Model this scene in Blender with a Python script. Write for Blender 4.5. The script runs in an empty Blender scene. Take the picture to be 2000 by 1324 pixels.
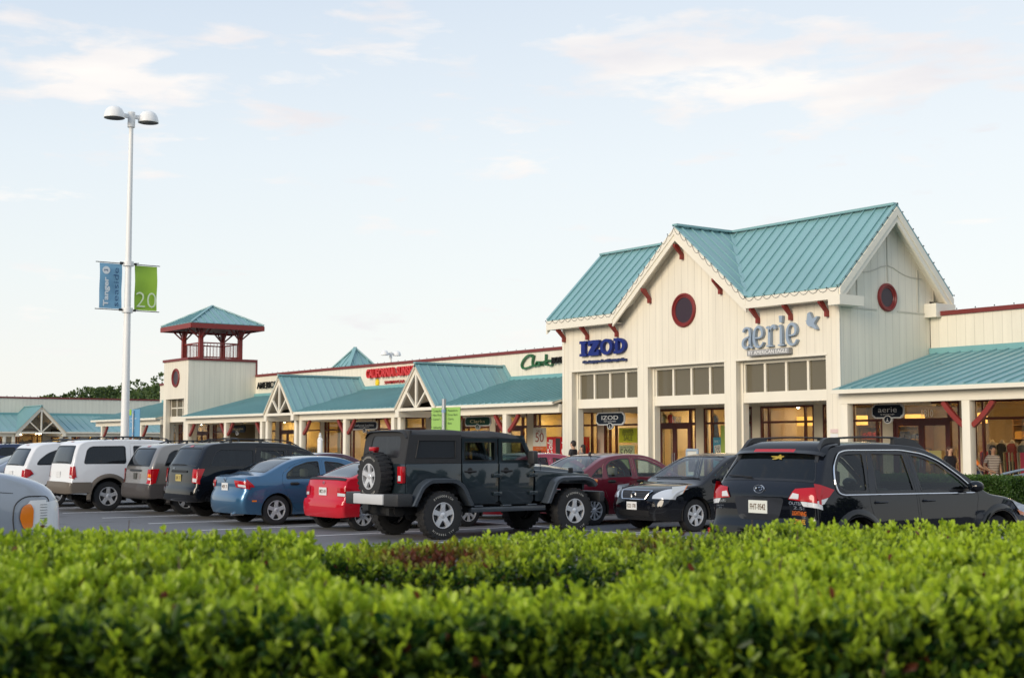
import bpy, bmesh, math, random
from mathutils import Vector, Matrix, noise
from mathutils.geometry import delaunay_2d_cdt
R = math.radians
random.seed(7)
sc = bpy.context.scene
COL = sc.collection

# ------------------------------------------------------------------ camera
F = 2700.0                       # focal length in pixels of a 2000 px wide frame
HZ = 868.0 - 662.0               # horizon below the frame's centre
H = 1.68                         # eye height
PITCH = math.atan(HZ / F)
HF = math.hypot(F, HZ)
VPL = 1970.0                     # vanishing point of the shopfront line, left of centre
a0 = math.atan(VPL / HF)
FW = Vector((-math.cos(a0), math.sin(a0), 0))
RT = Vector((math.sin(a0), math.cos(a0), 0))

def ray(u):
    du = u - 1000.0
    return FW * HF + RT * du
def PY(u, v, Y):                 # point on the plane y=Y
    d = ray(u); s = Y / d.y
    return Vector((d.x * s, Y, H + (868.0 - v) * s))
def PX(u, v, X):
    d = ray(u); s = X / d.x
    return Vector((X, d.y * s, H + (868.0 - v) * s))
def PZ(u, v, z=0.0):
    d = ray(u); s = (H - z) / (v - 868.0)
    return Vector((d.x * s, d.y * s, z))
def XY(u, Y): return PY(u, 868, Y).x

cam = bpy.data.cameras.new('camera')
co = bpy.data.objects.new('camera', cam); COL.objects.link(co)
co.location = (0, 0, H)
fwd = (FW * math.cos(PITCH) + Vector((0, 0, math.sin(PITCH))))
co.rotation_euler = fwd.to_track_quat('-Z', 'Y').to_euler()
cam.sensor_width = 36; cam.lens = F / 2000 * 36
cam.clip_start = 0.1; cam.clip_end = 3000
cam.dof.use_dof = True; cam.dof.focus_distance = 26; cam.dof.aperture_fstop = 3.5
sc.camera = co
sc.view_settings.view_transform = 'Standard'; sc.view_settings.look = 'None'
sc.view_settings.gamma = 1.0; sc.view_settings.exposure = 0.32
sc.cycles.max_bounces = 6; sc.cycles.diffuse_bounces = 3; sc.cycles.glossy_bounces = 3
sc.cycles.transparent_max_bounces = 12; sc.cycles.transmission_bounces = 4
sc.cycles.caustics_reflective = False; sc.cycles.caustics_refractive = False
sc.cycles.use_denoising = True

# ------------------------------------------------------------------ materials
MATS = {}
class NT:
    def __init__(s, name):
        s.m = bpy.data.materials.new(name); s.m.use_nodes = True
        s.t = s.m.node_tree; s.t.nodes.clear()
        s.out = s.n('ShaderNodeOutputMaterial')
    def n(s, typ, **kw):
        nd = s.t.nodes.new(typ)
        for k, v in kw.items():
            if k.startswith('i_'):
                key = k[2:]
                key = int(key) if key.isdigit() else key.replace('_', ' ')
                if isinstance(v, bpy.types.NodeSocket): s.t.links.new(v, nd.inputs[key])
                else: nd.inputs[key].default_value = v
            else: setattr(nd, k, v)
        return nd
    def l(s, a, b): s.t.links.new(a, b)
    def math(s, op, a, b=None, c=None, clamp=False):
        nd = s.t.nodes.new('ShaderNodeMath'); nd.operation = op; nd.use_clamp = clamp
        for i, v in enumerate((a, b, c)):
            if v is None: continue
            if isinstance(v, bpy.types.NodeSocket): s.t.links.new(v, nd.inputs[i])
            else: nd.inputs[i].default_value = v
        return nd.outputs[0]
    def mix(s, f, a, b):
        nd = s.t.nodes.new('ShaderNodeMix'); nd.data_type = 'RGBA'
        for k, v in ((0, f), (6, a), (7, b)):
            if isinstance(v, bpy.types.NodeSocket): s.t.links.new(v, nd.inputs[k])
            else: nd.inputs[k].default_value = v if k == 0 else (*v[:3], 1)
        return nd.outputs[2]

def noise_node(t, scale, detail=3, rough=.55, vec=None):
    nd = t.n('ShaderNodeTexNoise'); nd.inputs['Scale'].default_value = scale
    nd.inputs['Detail'].default_value = detail; nd.inputs['Roughness'].default_value = rough
    if vec is not None: t.l(vec, nd.inputs['Vector'])
    return nd.outputs['Fac']

def mat(name, col, rough=.5, metal=0., spec=.5, coat=0., var=.0, vscale=3., bump=0., bscale=40.,
        emit=None, estr=0., flake=0., trans=0., sss=0.):
    if name in MATS: return MATS[name]
    t = NT(name); b = t.n('ShaderNodeBsdfPrincipled')
    geo = t.n('ShaderNodeTexCoord').outputs['Object']
    c = (*col, 1)
    b.inputs['Base Color'].default_value = c
    b.inputs['Roughness'].default_value = rough
    b.inputs['Metallic'].default_value = metal
    b.inputs['Specular IOR Level'].default_value = spec
    b.inputs['Coat Weight'].default_value = coat
    b.inputs['Coat Roughness'].default_value = .03
    if var > 0:
        f = noise_node(t, vscale, 5, .6, geo)
        f2 = t.math('MULTIPLY_ADD', f, 2 * var, 1 - var)
        hsv = t.n('ShaderNodeHueSaturation'); hsv.inputs['Color'].default_value = c
        t.l(f2, hsv.inputs['Value']); t.l(hsv.outputs[0], b.inputs['Base Color'])
        r2 = t.math('MULTIPLY_ADD', f, .3, rough - .15, clamp=True); t.l(r2, b.inputs['Roughness'])
    if bump > 0:
        f = noise_node(t, bscale, 4, .6, geo)
        bp = t.n('ShaderNodeBump'); bp.inputs['Strength'].default_value = bump
        bp.inputs['Distance'].default_value = .02
        t.l(f, bp.inputs['Height']); t.l(bp.outputs[0], b.inputs['Normal'])
    if emit: 
        b.inputs['Emission Color'].default_value = (*emit, 1); b.inputs['Emission Strength'].default_value = estr
    t.l(b.outputs[0], t.out.inputs[0])
    MATS[name] = t.m; return t.m

def siding(name, col, pitch=.305, groove=.009, dark=.82, stain=.13):
    t = NT(name); b = t.n('ShaderNodeBsdfPrincipled'); b.inputs['Roughness'].default_value = .65
    tc = t.n('ShaderNodeTexCoord').outputs['Object']
    sep = t.n('ShaderNodeSeparateXYZ'); t.l(tc, sep.inputs[0])
    nrm = t.n('ShaderNodeSeparateXYZ'); t.l(t.n('ShaderNodeTexCoord').outputs['Normal'], nrm.inputs[0])
    ax = t.math('ABSOLUTE', nrm.outputs[0]); isx = t.math('GREATER_THAN', ax, .5)
    x, y = sep.outputs[0], sep.outputs[1]
    coord = t.math('ADD', t.math('MULTIPLY', x, t.math('SUBTRACT', 1., isx)), t.math('MULTIPLY', y, isx))
    fr = t.math('FRACT', t.math('DIVIDE', coord, pitch))
    d = t.math('ABSOLUTE', t.math('SUBTRACT', fr, .5))
    line = t.math('LESS_THAN', d, groove / pitch)
    cell = t.math('FLOOR', t.math('DIVIDE', coord, pitch))
    wn = t.n('ShaderNodeTexWhiteNoise', noise_dimensions='1D'); t.l(cell, wn.inputs['W'])
    # vertical streaks of weather
    mp = t.n('ShaderNodeMapping'); mp.inputs['Scale'].default_value = (3.5, 3.5, .35); t.l(tc, mp.inputs[0])
    st = noise_node(t, 1.2, 5, .6, mp.outputs[0])
    val = t.math('ADD', t.math('MULTIPLY_ADD', st, 2 * stain, 1 - stain), t.math('MULTIPLY_ADD', wn.outputs[0], .05, -.025))
    val = t.math('MULTIPLY', val, t.math('SUBTRACT', 1., t.math('MULTIPLY', line, 1 - dark)))
    hsv = t.n('ShaderNodeHueSaturation'); hsv.inputs['Color'].default_value = (*col, 1)
    t.l(val, hsv.inputs['Value']); t.l(hsv.outputs[0], b.inputs['Base Color'])
    bp = t.n('ShaderNodeBump', invert=True); bp.inputs['Strength'].default_value = .6; bp.inputs['Distance'].default_value = .01
    t.l(line, bp.inputs['Height']); t.l(bp.outputs[0], b.inputs['Normal'])
    t.l(b.outputs[0], t.out.inputs[0]); MATS[name] = t.m; return t.m

def glass(name, tint, opac, rough=.02, spec_f=1.45, dcol=(.01, .013, .015)):
    """tinted pane: see-through tinted film plus a fresnel reflection"""
    if name in MATS: return MATS[name]
    t = NT(name)
    tr = t.n('ShaderNodeBsdfTransparent'); tr.inputs[0].default_value = (*tint, 1)
    df = t.n('ShaderNodeBsdfDiffuse'); df.inputs[0].default_value = (*dcol, 1)
    m1 = t.n('ShaderNodeMixShader'); m1.inputs[0].default_value = opac
    t.l(tr.outputs[0], m1.inputs[1]); t.l(df.outputs[0], m1.inputs[2])
    gl = t.n('ShaderNodeBsdfGlossy'); gl.inputs['Roughness'].default_value = rough; gl.inputs[0].default_value = (.95, .97, 1, 1)
    ge = t.n('ShaderNodeNewGeometry'); dt = t.n('ShaderNodeVectorMath', operation='DOT_PRODUCT'); t.l(ge.outputs['Normal'], dt.inputs[0]); t.l(ge.outputs['Incoming'], dt.inputs[1])
    f0 = ((spec_f - 1) / (spec_f + 1)) ** 2; c_ = t.math('SUBTRACT', 1., t.math('ABSOLUTE', dt.outputs['Value']), clamp=True)
    fr = t.math('MULTIPLY_ADD', t.math('POWER', c_, 5.), 1 - f0, f0)     # Schlick, the same from both sides
    m2 = t.n('ShaderNodeMixShader'); t.l(fr, m2.inputs[0])
    t.l(m1.outputs[0], m2.inputs[1]); t.l(gl.outputs[0], m2.inputs[2])
    t.l(m2.outputs[0], t.out.inputs[0]); MATS[name] = t.m; return t.m

CREAM = (.76, .71, .59)
M_side = siding('cream_siding', CREAM)
M_sidefar = siding('cream_siding_far', (.70, .67, .57))
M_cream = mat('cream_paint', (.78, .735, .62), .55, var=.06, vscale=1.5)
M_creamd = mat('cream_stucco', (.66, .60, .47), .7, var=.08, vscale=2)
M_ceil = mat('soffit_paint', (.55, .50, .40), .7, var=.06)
M_teal = mat('teal_roof', (.20, .372, .385), .34, metal=.0, spec=.6, var=.15, vscale=.7)
M_teald = mat('teal_trim', (.17, .37, .38), .45, var=.06)
M_red = mat('red_trim', (.22, .022, .016), .45, var=.12, vscale=4)
M_redc = mat('red_coping', (.17, .022, .02), .5, var=.12)
M_frame = mat('maroon_frame', (.10, .018, .014), .4, var=.1)
M_white = mat('white_paint', (.82, .82, .80), .4, var=.03)
M_dark = mat('dark_metal', (.03, .032, .035), .5)
M_blk = mat('black', (.012, .012, .013), .6)
M_galv = mat('galvanised', (.42, .44, .46), .4, metal=.6, var=.1, vscale=8)
M_glass = glass('shop_glass', (.86, .86, .84), .04)
M_glassd = glass('upper_glass', (.35, .34, .30), .62, spec_f=1.5, dcol=(.20, .175, .12))  # tan diffuse imitates the soffit and reflections showing in these panes

# ------------------------------------------------------------------ mesh builder
ORG = {}
def tag(o, label=None, cat=None, group=None, kind=None):
    if label: o['label'] = label
    if cat: o['category'] = cat
    if group: o['group'] = group
    if kind: o['kind'] = kind
    return o
def empty(name, loc=(0, 0, 0), rz=0., label=None, cat=None, group=None, kind=None):
    o = bpy.data.objects.new(name, None); COL.objects.link(o)
    o.location = loc; o.rotation_euler = (0, 0, rz); o.empty_display_size = .2
    ORG[o.name] = Matrix.LocRotScale(Vector(loc), Matrix.Rotation(rz, 3, 'Z'), Vector((1, 1, 1)))
    return tag(o, label, cat, group, kind)

class MB:
    def __init__(s): s.v = []; s.f = []; s.m = []
    def add(s, vs, fs, mi=0):
        b = len(s.v); s.v += [tuple(v) for v in vs]
        s.f += [tuple(b + i for i in f) for f in fs]; s.m += [mi] * len(fs); return s
    def box(s, x0, x1, y0, y1, z0, z1, mi=0):
        vs = [(x, y, z) for z in (z0, z1) for y in (y0, y1) for x in (x0, x1)]
        return s.add(vs, [(0, 2, 3, 1), (4, 5, 7, 6), (0, 1, 5, 4), (2, 6, 7, 3), (0, 4, 6, 2), (1, 3, 7, 5)], mi)
    def poly(s, pts, t=None, mi=0):
        """planar polygon; with t a slab extruded against its normal by t"""
        pts = [Vector(p) for p in pts]
        if t is None: return s.add(pts, [tuple(range(len(pts)))], mi)
        n = Vector((0, 0, 0))
        for i in range(len(pts)):
            a, b = pts[i], pts[(i + 1) % len(pts)]; n += a.cross(b)
        n.normalize(); k = len(pts)
        vs = pts + [p - n * t for p in pts]
        fs = [tuple(range(k)), tuple(reversed(range(k, 2 * k)))] + [(i, k + i, k + (i + 1) % k, (i + 1) % k) for i in range(k)]
        return s.add(vs, fs, mi)
    def prism(s, pts, ax, a, b, mi=0):
        """pts 2D in the plane normal to ax ('x': (y,z), 'y': (x,z), 'z': (x,y)), extruded from a to b"""
        def P(p, c):
            return (c, p[0], p[1]) if ax == 'x' else (p[0], c, p[1]) if ax == 'y' else (p[0], p[1], c)
        k = len(pts); vs = [P(p, a) for p in pts] + [P(p, b) for p in pts]
        fs = [tuple(range(k)), tuple(reversed(range(k, 2 * k)))] + [(i, k + i, k + (i + 1) % k, (i + 1) % k) for i in range(k)]
        return s.add(vs, fs, mi)
    def bar(s, p0, p1, w, h=None, up=(0, 0, 1), mi=0):
        p0, p1 = Vector(p0), Vector(p1); h = h or w
        d = (p1 - p0).normalized(); u = Vector(up)
        if abs(d.dot(u)) > .99: u = Vector((1, 0, 0))
        sx = d.cross(u).normalized(); sy = sx.cross(d).normalized()
        vs = [p + sx * (a * w / 2) + sy * (b * h / 2) for p in (p0, p1) for a, b in ((-1, -1), (1, -1), (1, 1), (-1, 1))]
        return s.add(vs, [(0, 1, 2, 3), (7, 6, 5, 4), (0, 4, 5, 1), (1, 5, 6, 2), (2, 6, 7, 3), (3, 7, 4, 0)], mi)
    def tube(s, pts, r, n=8, cap=True, mi=0):
        pts = [Vector(p) for p in pts]; rs = r if isinstance(r, (list, tuple)) else [r] * len(pts)
        vs = []; ref = None
        for i, p in enumerate(pts):
            d = (pts[min(i + 1, len(pts) - 1)] - pts[max(i - 1, 0)]).normalized()
            if ref is None:
                ref = Vector((0, 0, 1)) if abs(d.z) < .9 else Vector((1, 0, 0))
            sx = d.cross(ref).normalized(); sy = sx.cross(d).normalized(); ref = sy
            vs += [p + (sx * math.cos(2 * math.pi * j / n) + sy * math.sin(2 * math.pi * j / n)) * rs[i] for j in range(n)]
        fs = [(i * n + j, i * n + (j + 1) % n, (i + 1) * n + (j + 1) % n, (i + 1) * n + j) for i in range(len(pts) - 1) for j in range(n)]
        if cap: fs += [tuple(reversed(range(n))), tuple((len(pts) - 1) * n + j for j in range(n))]
        return s.add(vs, fs, mi)
    def lathe(s, prof, c=(0, 0, 0), axis='z', n=20, mi=0, sx=1., sy=1.):
        """prof: (r, h) along the axis"""
        vs = []
        for r, h in prof:
            for j in range(n):
                a = 2 * math.pi * j / n; x, y = r * math.cos(a) * sx, r * math.sin(a) * sy
                p = (x, y, h) if axis == 'z' else (h, x, y) if axis == 'x' else (x, h, y)
                vs.append((c[0] + p[0], c[1] + p[1], c[2] + p[2]))
        k = len(prof)
        fs = [(i * n + j, i * n + (j + 1) % n, (i + 1) * n + (j + 1) % n, (i + 1) * n + j) for i in range(k - 1) for j in range(n)]
        return s.add(vs, fs, mi)
    def build(s, name, mats, parent=None, world=True, smooth=False, bevel=0., loc=None, label=None, cat=None, group=None, kind=None, ang=35, merge=False, segs=2):
        me = bpy.data.meshes.new(name)
        mats = mats if isinstance(mats, (list, tuple)) else [mats]
        vs = s.v
        if parent is not None and world:
            inv = ORG[parent.name].inverted(); vs = [inv @ Vector(v) for v in vs]
        if loc is not None: vs = [Vector(v) - Vector(loc) for v in vs]
        me.from_pydata([tuple(v) for v in vs], [], s.f)
        for m in mats: me.materials.append(m)
        if len(mats) > 1: me.polygons.foreach_set('material_index', s.m)
        bm = bmesh.new(); bm.from_mesh(me)
        if merge: bmesh.ops.remove_doubles(bm, verts=bm.verts, dist=1e-4)
        bmesh.ops.recalc_face_normals(bm, faces=bm.faces)
        if bevel > 0:
            es = [e for e in bm.edges if len(e.link_faces) == 2 and e.calc_face_angle(0) > R(30)]
            bmesh.ops.bevel(bm, geom=es, offset=bevel, segments=segs, profile=.5, affect='EDGES', clamp_overlap=True)
            smooth = True
        bm.to_mesh(me); bm.free()
        if smooth:
            me.polygons.foreach_set('use_smooth', [True] * len(me.polygons))
            me.set_sharp_from_angle(angle=R(ang))
        o = bpy.data.objects.new(name, me); COL.objects.link(o)
        if parent is not None: o.parent = parent
        if loc is not None: o.location = loc
        ORG[o.name] = ORG[parent.name] if parent is not None else Matrix.Translation(Vector(loc or (0, 0, 0)))
        return tag(o, label, cat, group, kind)

def text_mb(body, h, depth, M, width=None, shear=0., bold=0., spacing=1., align='CENTER'):
    """letters as geometry; M maps local x=right y=up z=out of the face"""
    cu = bpy.data.curves.new('t', 'FONT'); cu.body = body; cu.size = 1; cu.extrude = .5
    cu.align_x = 'LEFT'; cu.shear = shear; cu.offset = bold; cu.space_character = spacing; cu.resolution_u = 3
    o = bpy.data.objects.new('t', cu); COL.objects.link(o)
    dg = bpy.context.evaluated_depsgraph_get(); dg.update()
    me = bpy.data.meshes.new_from_object(o.evaluated_get(dg))
    vs = [v.co.copy() for v in me.vertices]; fs = [tuple(p.vertices) for p in me.polygons]
    bpy.data.objects.remove(o); bpy.data.meshes.remove(me); bpy.data.curves.remove(cu)
    mb = MB()
    if not vs: return mb
    x0 = min(v.x for v in vs); x1 = max(v.x for v in vs)
    k = h / .7; kx = k if width is None else width / (x1 - x0)
    cx = (x0 + x1) / 2
    if M is None: M = Matrix.Identity(4)
    mb.add([M @ Vector(((v.x - cx) * kx, v.y * k, v.z * depth)) for v in vs], fs)
    return mb
def face_front(x, y, z, tilt=0.):      # letters read from -Y, x to the right
    return Matrix.Translation((x, y, z)) @ Matrix.Rotation(R(90), 4, 'X') @ Matrix.Rotation(tilt, 4, 'Z')

# ------------------------------------------------------------------ sky and sun
SUN_EL, SUN_AZ = R(17), R(168)      # azimuth from +Y, clockwise
w = bpy.data.worlds.new('World'); sc.world = w; w.use_nodes = True
wt = w.node_tree; wt.nodes.clear()
def wn(typ, **k):
    nd = wt.nodes.new(typ)
    for a, b in k.items(): setattr(nd, a, b)
    return nd
wo = wn('ShaderNodeOutputWorld'); bg = wn('ShaderNodeBackground'); bg.inputs[1].default_value = .090
sky = wn('ShaderNodeTexSky', sky_type='NISHITA'); sky.sun_disc = False
sky.sun_elevation = SUN_EL; sky.sun_rotation = SUN_AZ; sky.air_density = 1.2; sky.dust_density = 1.5; sky.ozone_density = 1.5
tc = wn('ShaderNodeTexCoord'); sep = wn('ShaderNodeSeparateXYZ'); wt.links.new(tc.outputs['Generated'], sep.inputs[0])
def wm(op, a, b=None, c=None, clamp=False):
    nd = wt.nodes.new('ShaderNodeMath'); nd.operation = op; nd.use_clamp = clamp
    for i, v in enumerate((a, b, c)):
        if v is None: continue
        if isinstance(v, bpy.types.NodeSocket): wt.links.new(v, nd.inputs[i])
        else: nd.inputs[i].default_value = v
    return nd.outputs[0]
def wmix(f, a, b):
    nd = wt.nodes.new('ShaderNodeMix'); nd.data_type = 'RGBA'
    for k, v in ((0, f), (6, a), (7, b)):
        if isinstance(v, bpy.types.NodeSocket): wt.links.new(v, nd.inputs[k])
        else: nd.inputs[k].default_value = v if k == 0 else (*v, 1)
    return nd.outputs[2]
z = sep.outputs[2]
# thin veil of high haze: milky towards the horizon, whiter towards the right (+Y)
side = wm('MULTIPLY_ADD', sep.outputs[1], .55, .42, clamp=True)
ramp = wn('ShaderNodeValToRGB')
wt.links.new(z, ramp.inputs[0])
cr = ramp.color_ramp; cr.elements[0].position = 0.; cr.elements[0].color = (8.3, 8.25, 7.4, 1)
cr.elements[1].position = .6; cr.elements[1].color = (3.6, 4.9, 7.2, 1)
for p, c in ((.05, (8.3, 8.3, 7.8)), (.12, (7.5, 8.15, 8.3)), (.20, (6.5, 7.5, 8.4)), (.33, (3.9, 5.3, 7.3))):
    e = cr.elements.new(p); e.color = (*c, 1)
base = wmix(.90, sky.outputs[0], ramp.outputs[0])
white = wmix(wm('MULTIPLY', side, .60), base, (9.3, 9.5, 9.4))
# broken clouds
mp = wn('ShaderNodeMapping'); wt.links.new(tc.outputs['Generated'], mp.inputs[0])
mp.inputs['Scale'].default_value = (1.0, 1.0, 4.2); mp.inputs['Location'].default_value = (2.3, 1.7, .1)
def wnoise(scale, detail, rough, dist=0.):
    n_ = wn('ShaderNodeTexNoise'); wt.links.new(mp.outputs[0], n_.inputs['Vector'])
    n_.inputs['Scale'].default_value = scale; n_.inputs['Detail'].default_value = detail; n_.inputs['Roughness'].default_value = rough; n_.inputs['Distortion'].default_value = dist
    return n_.outputs[0]
# patches of altocumulus where a low frequency field allows them, thickest in two banks
def bank(az, el, wa, we):
    dirv = Vector((-math.sin(R(az)), math.cos(R(az)), 0))
    dt = wn('ShaderNodeVectorMath', operation='DOT_PRODUCT'); wt.links.new(tc.outputs['Generated'], dt.inputs[0]); dt.inputs[1].default_value = (math.cos(R(az)), math.sin(R(az)), 0)
    u = wm('DIVIDE', dt.outputs['Value'], wa); v = wm('DIVIDE', wm('SUBTRACT', z, math.sin(R(el))), we)
    return wm('EXPONENT', wm('MULTIPLY', wm('ADD', wm('MULTIPLY', u, u), wm('MULTIPLY', v, v)), -1.))
def banks():
    tot = None
    for (u_, v_, wu, wv, amp) in ((190, 140, 260, 60, 1.0), (60, 90, 260, 55, .6), (560, 210, 200, 70, .45), (1120, 80, 160, 30, .75), (1390, 120, 330, 75, 1.0), (1850, 130, 260, 80, 1.0), (1500, 70, 420, 26, .7), (560, 120, 420, 90, .4)):
        d = ray(u_); el = math.atan2(868 - v_, HF * math.hypot(1, (u_ - 1000) / HF)); azv = Vector((d.x, d.y, 0)).normalized(); sdv = Vector((azv.y, -azv.x, 0))
        dt = wn('ShaderNodeVectorMath', operation='DOT_PRODUCT'); wt.links.new(tc.outputs['Generated'], dt.inputs[0]); dt.inputs[1].default_value = sdv
        fw_ = wn('ShaderNodeVectorMath', operation='DOT_PRODUCT'); wt.links.new(tc.outputs['Generated'], fw_.inputs[0]); fw_.inputs[1].default_value = azv
        ahead = wm('GREATER_THAN', fw_.outputs['Value'], 0.)
        u = wm('DIVIDE', dt.outputs['Value'], wu / HF); v = wm('DIVIDE', wm('SUBTRACT', z, math.sin(el)), wv / HF)
        g = wm('MULTIPLY', wm('MULTIPLY', wm('EXPONENT', wm('MULTIPLY', wm('ADD', wm('MULTIPLY', u, u), wm('MULTIPLY', v, v)), -1.)), amp), ahead)
        tot = g if tot is None else wm('MAXIMUM', tot, g)
    return tot
nA = wnoise(13., 9, .55, .2); nB = wnoise(34., 5, .6)
mass = wm('ADD', wm('MULTIPLY', banks(), .29), wm('MULTIPLY_ADD', nB, .10, -.05))
cl = wm('MULTIPLY_ADD', wm('ADD', nA, mass), 6.5, -3.85, clamp=True)
shade = wm('MULTIPLY_ADD', wnoise(7., 4, .5), 3., -1.1, clamp=True)
cloud = wmix(shade, (7.7, 7.5, 7.7), (9.6, 9.1, 8.6))
fin = wmix(wm('MULTIPLY', cl, .88), white, cloud)
# the sky away from the afterglow (towards +X) is a deeper, dimmer blue
far = wm('MULTIPLY_ADD', sep.outputs[0], 1.1, .15, clamp=True)
fin = wmix(wm('MULTIPLY', far, .08), fin, (2.6, 3.5, 5.0))
wt.links.new(fin, bg.inputs[0]); wt.links.new(bg.outputs[0], wo.inputs[0])

sl = bpy.data.lights.new('sun', 'SUN'); sl.energy = 2.4; sl.angle = R(28); sl.color = (1.0, .86, .68)
so = bpy.data.objects.new('sun', sl); COL.objects.link(so)
sd = Vector((math.sin(SUN_AZ) * math.cos(SUN_EL), math.cos(SUN_AZ) * math.cos(SUN_EL), math.sin(SUN_EL)))
so.rotation_euler = sd.to_track_quat('Z', 'Y').to_euler(); so.location = sd * 100
# ------------------------------------------------------------------ ground
def asphalt():
    t = NT('asphalt'); b = t.n('ShaderNodeBsdfPrincipled')
    tc = t.n('ShaderNodeTexCoord').outputs['Object']
    big = noise_node(t, .25, 5, .6, tc); fine = noise_node(t, 55, 3, .7, tc); sp = noise_node(t, 9, 4, .6, tc)
    v = t.math('ADD', t.math('MULTIPLY_ADD', big, .06, .12), t.math('MULTIPLY_ADD', fine, .11, -.055))
    v = t.math('ADD', v, t.math('MULTIPLY_ADD', sp, .03, -.015))
    # cracks and oil spots
    vo = t.n('ShaderNodeTexVoronoi', feature='DISTANCE_TO_EDGE'); vo.inputs['Scale'].default_value = .22
    w2 = t.n('ShaderNodeVectorMath', operation='ADD'); t.l(tc, w2.inputs[0])
    nn = t.n('ShaderNodeTexNoise'); nn.inputs['Scale'].default_value = 1.4; t.l(tc, nn.inputs['Vector']); t.l(nn.outputs['Color'], w2.inputs[1])
    t.l(w2.outputs[0], vo.inputs['Vector'])
    crack = t.math('LESS_THAN', vo.outputs['Distance'], .0016)
    v = t.math('MULTIPLY', v, t.math('MULTIPLY_ADD', crack, -.45, 1.))
    spot = t.math('MULTIPLY', t.math('MULTIPLY_ADD', noise_node(t, .9, 2, .5, tc), 6, -3.7, clamp=True), .60)
    v = t.math('MULTIPLY', v, t.math('SUBTRACT', 1., spot))
    cc = t.n('ShaderNodeCombineColor'); t.l(v, cc.inputs[0]); t.l(t.math('MULTIPLY', v, 1.01), cc.inputs[1]); t.l(t.math('MULTIPLY', v, 1.05), cc.inputs[2])
    t.l(cc.outputs[0], b.inputs['Base Color']); b.inputs['Roughness'].default_value = .8
    bp = t.n('ShaderNodeBump'); bp.inputs['Strength'].default_value = .5; bp.inputs['Distance'].default_value = .01
    t.l(fine, bp.inputs['Height']); t.l(bp.outputs[0], b.inputs['Normal'])
    t.l(b.outputs[0], t.out.inputs[0]); return t.m
M_asph = asphalt()
M_conc = mat('concrete', (.42, .40, .36), .8, var=.12, vscale=2, bump=.2)
M_line = mat('line_paint', (.62, .63, .63), .7, var=.25, vscale=9)
M_grass = mat('grass_green', (.07, .12, .03), .9, var=.3, vscale=1.5, bump=.6, bscale=12)
MB().box(-900, 500, -300, 900, -.6, 0).build('parking_lot', M_asph, kind='structure', label='grey asphalt parking lot with white bay lines')
# pavement along the shops with a kerb
pv = MB(); pv.box(-86, -8, 26.6, 54, 0, .15)
pv.build('pavement', M_conc, kind='structure', bevel=.02, label='raised concrete pavement along the shopfronts')
pv = MB(); pv.box(-140, -108.5, 8, 80, 0, .15)
pv.build('pavement', M_conc, kind='structure', bevel=.02, label='concrete pavement along the far left wing')
ln = MB()
for k in range(-12, 9):
    x = -25.75 + 2.8 * k
    ln.box(x - .05, x + .05, 11.2, 22.6, .001, .005)
ln.box(-60, -2, 17.25, 17.35, .0015, .0045)
ln.build('parking_line', M_line, kind='structure', label='white painted parking bay lines')

# ------------------------------------------------------------------ shopfront units (local frame, y = face)
M_int = [mat('warm_wall_%d' % i, c, .8, var=.08) for i, c in enumerate([(.74, .62, .38), (.72, .58, .26), (.70, .63, .46), (.34, .27, .17)])]
M_floor = mat('shop_floor', (.35, .26, .16), .5, var=.1)
M_lamp = mat('lamp_glow', (.9, .8, .6), .5, emit=(1, .70, .36), estr=44)
M_lampw = mat('lamp_glow_white', (.9, .9, .8), .5, emit=(1, .86, .62), estr=30)
M_shade = mat('lamp_shade_glow', (.9, .6, .2), .7, emit=(1, .50, .10), estr=1.3)
M_wood = mat('shelf_wood', (.40, .24, .10), .5, var=.15)
M_chrome = mat('chrome', (.75, .76, .78), .12, metal=1.)
CLOTH = [mat('cloth_%d' % i, c, .9, var=.15, vscale=12) for i, c in enumerate([
    (.55, .06, .05), (.10, .14, .30), (.70, .66, .58), (.18, .30, .14), (.75, .45, .12), (.04, .04, .05), (.30, .42, .50), (.55, .50, .25)])]
def shop_window(par, xa, xb, y, zb=.45, z1=2.95, mull=(.24,), rail=2.42, body=None):
    m = MB(); w_ = .065; d0, d1 = y - .03, y + .07
    m.box(xa, xa + w_, d0, d1, zb, z1); m.box(xb - w_, xb, d0, d1, zb, z1)
    m.box(xa + w_, xb - w_, d0, d1, z1 - w_, z1); m.box(xa + w_, xb - w_, d0, d1, zb, zb + w_)
    xs = [xa + w_]
    for q in mull:
        x = xa + q * (xb - xa); xs.append(x); m.box(x - .03, x + .03, d0 + .004, d1 - .004, zb + w_, z1 - w_)
    m.box(xa + w_, xb - w_, d0 + .008, d1 - .008, rail - .035, rail + .035)
    f = m.build('shop_window', M_frame, par, world=False)
    g = MB().box(xa + w_, xb - w_, y + .02, y + .03, zb + w_, z1 - w_).build('pane', M_glass, f, world=False)
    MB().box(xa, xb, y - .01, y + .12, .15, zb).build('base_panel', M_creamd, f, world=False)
    return f
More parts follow.
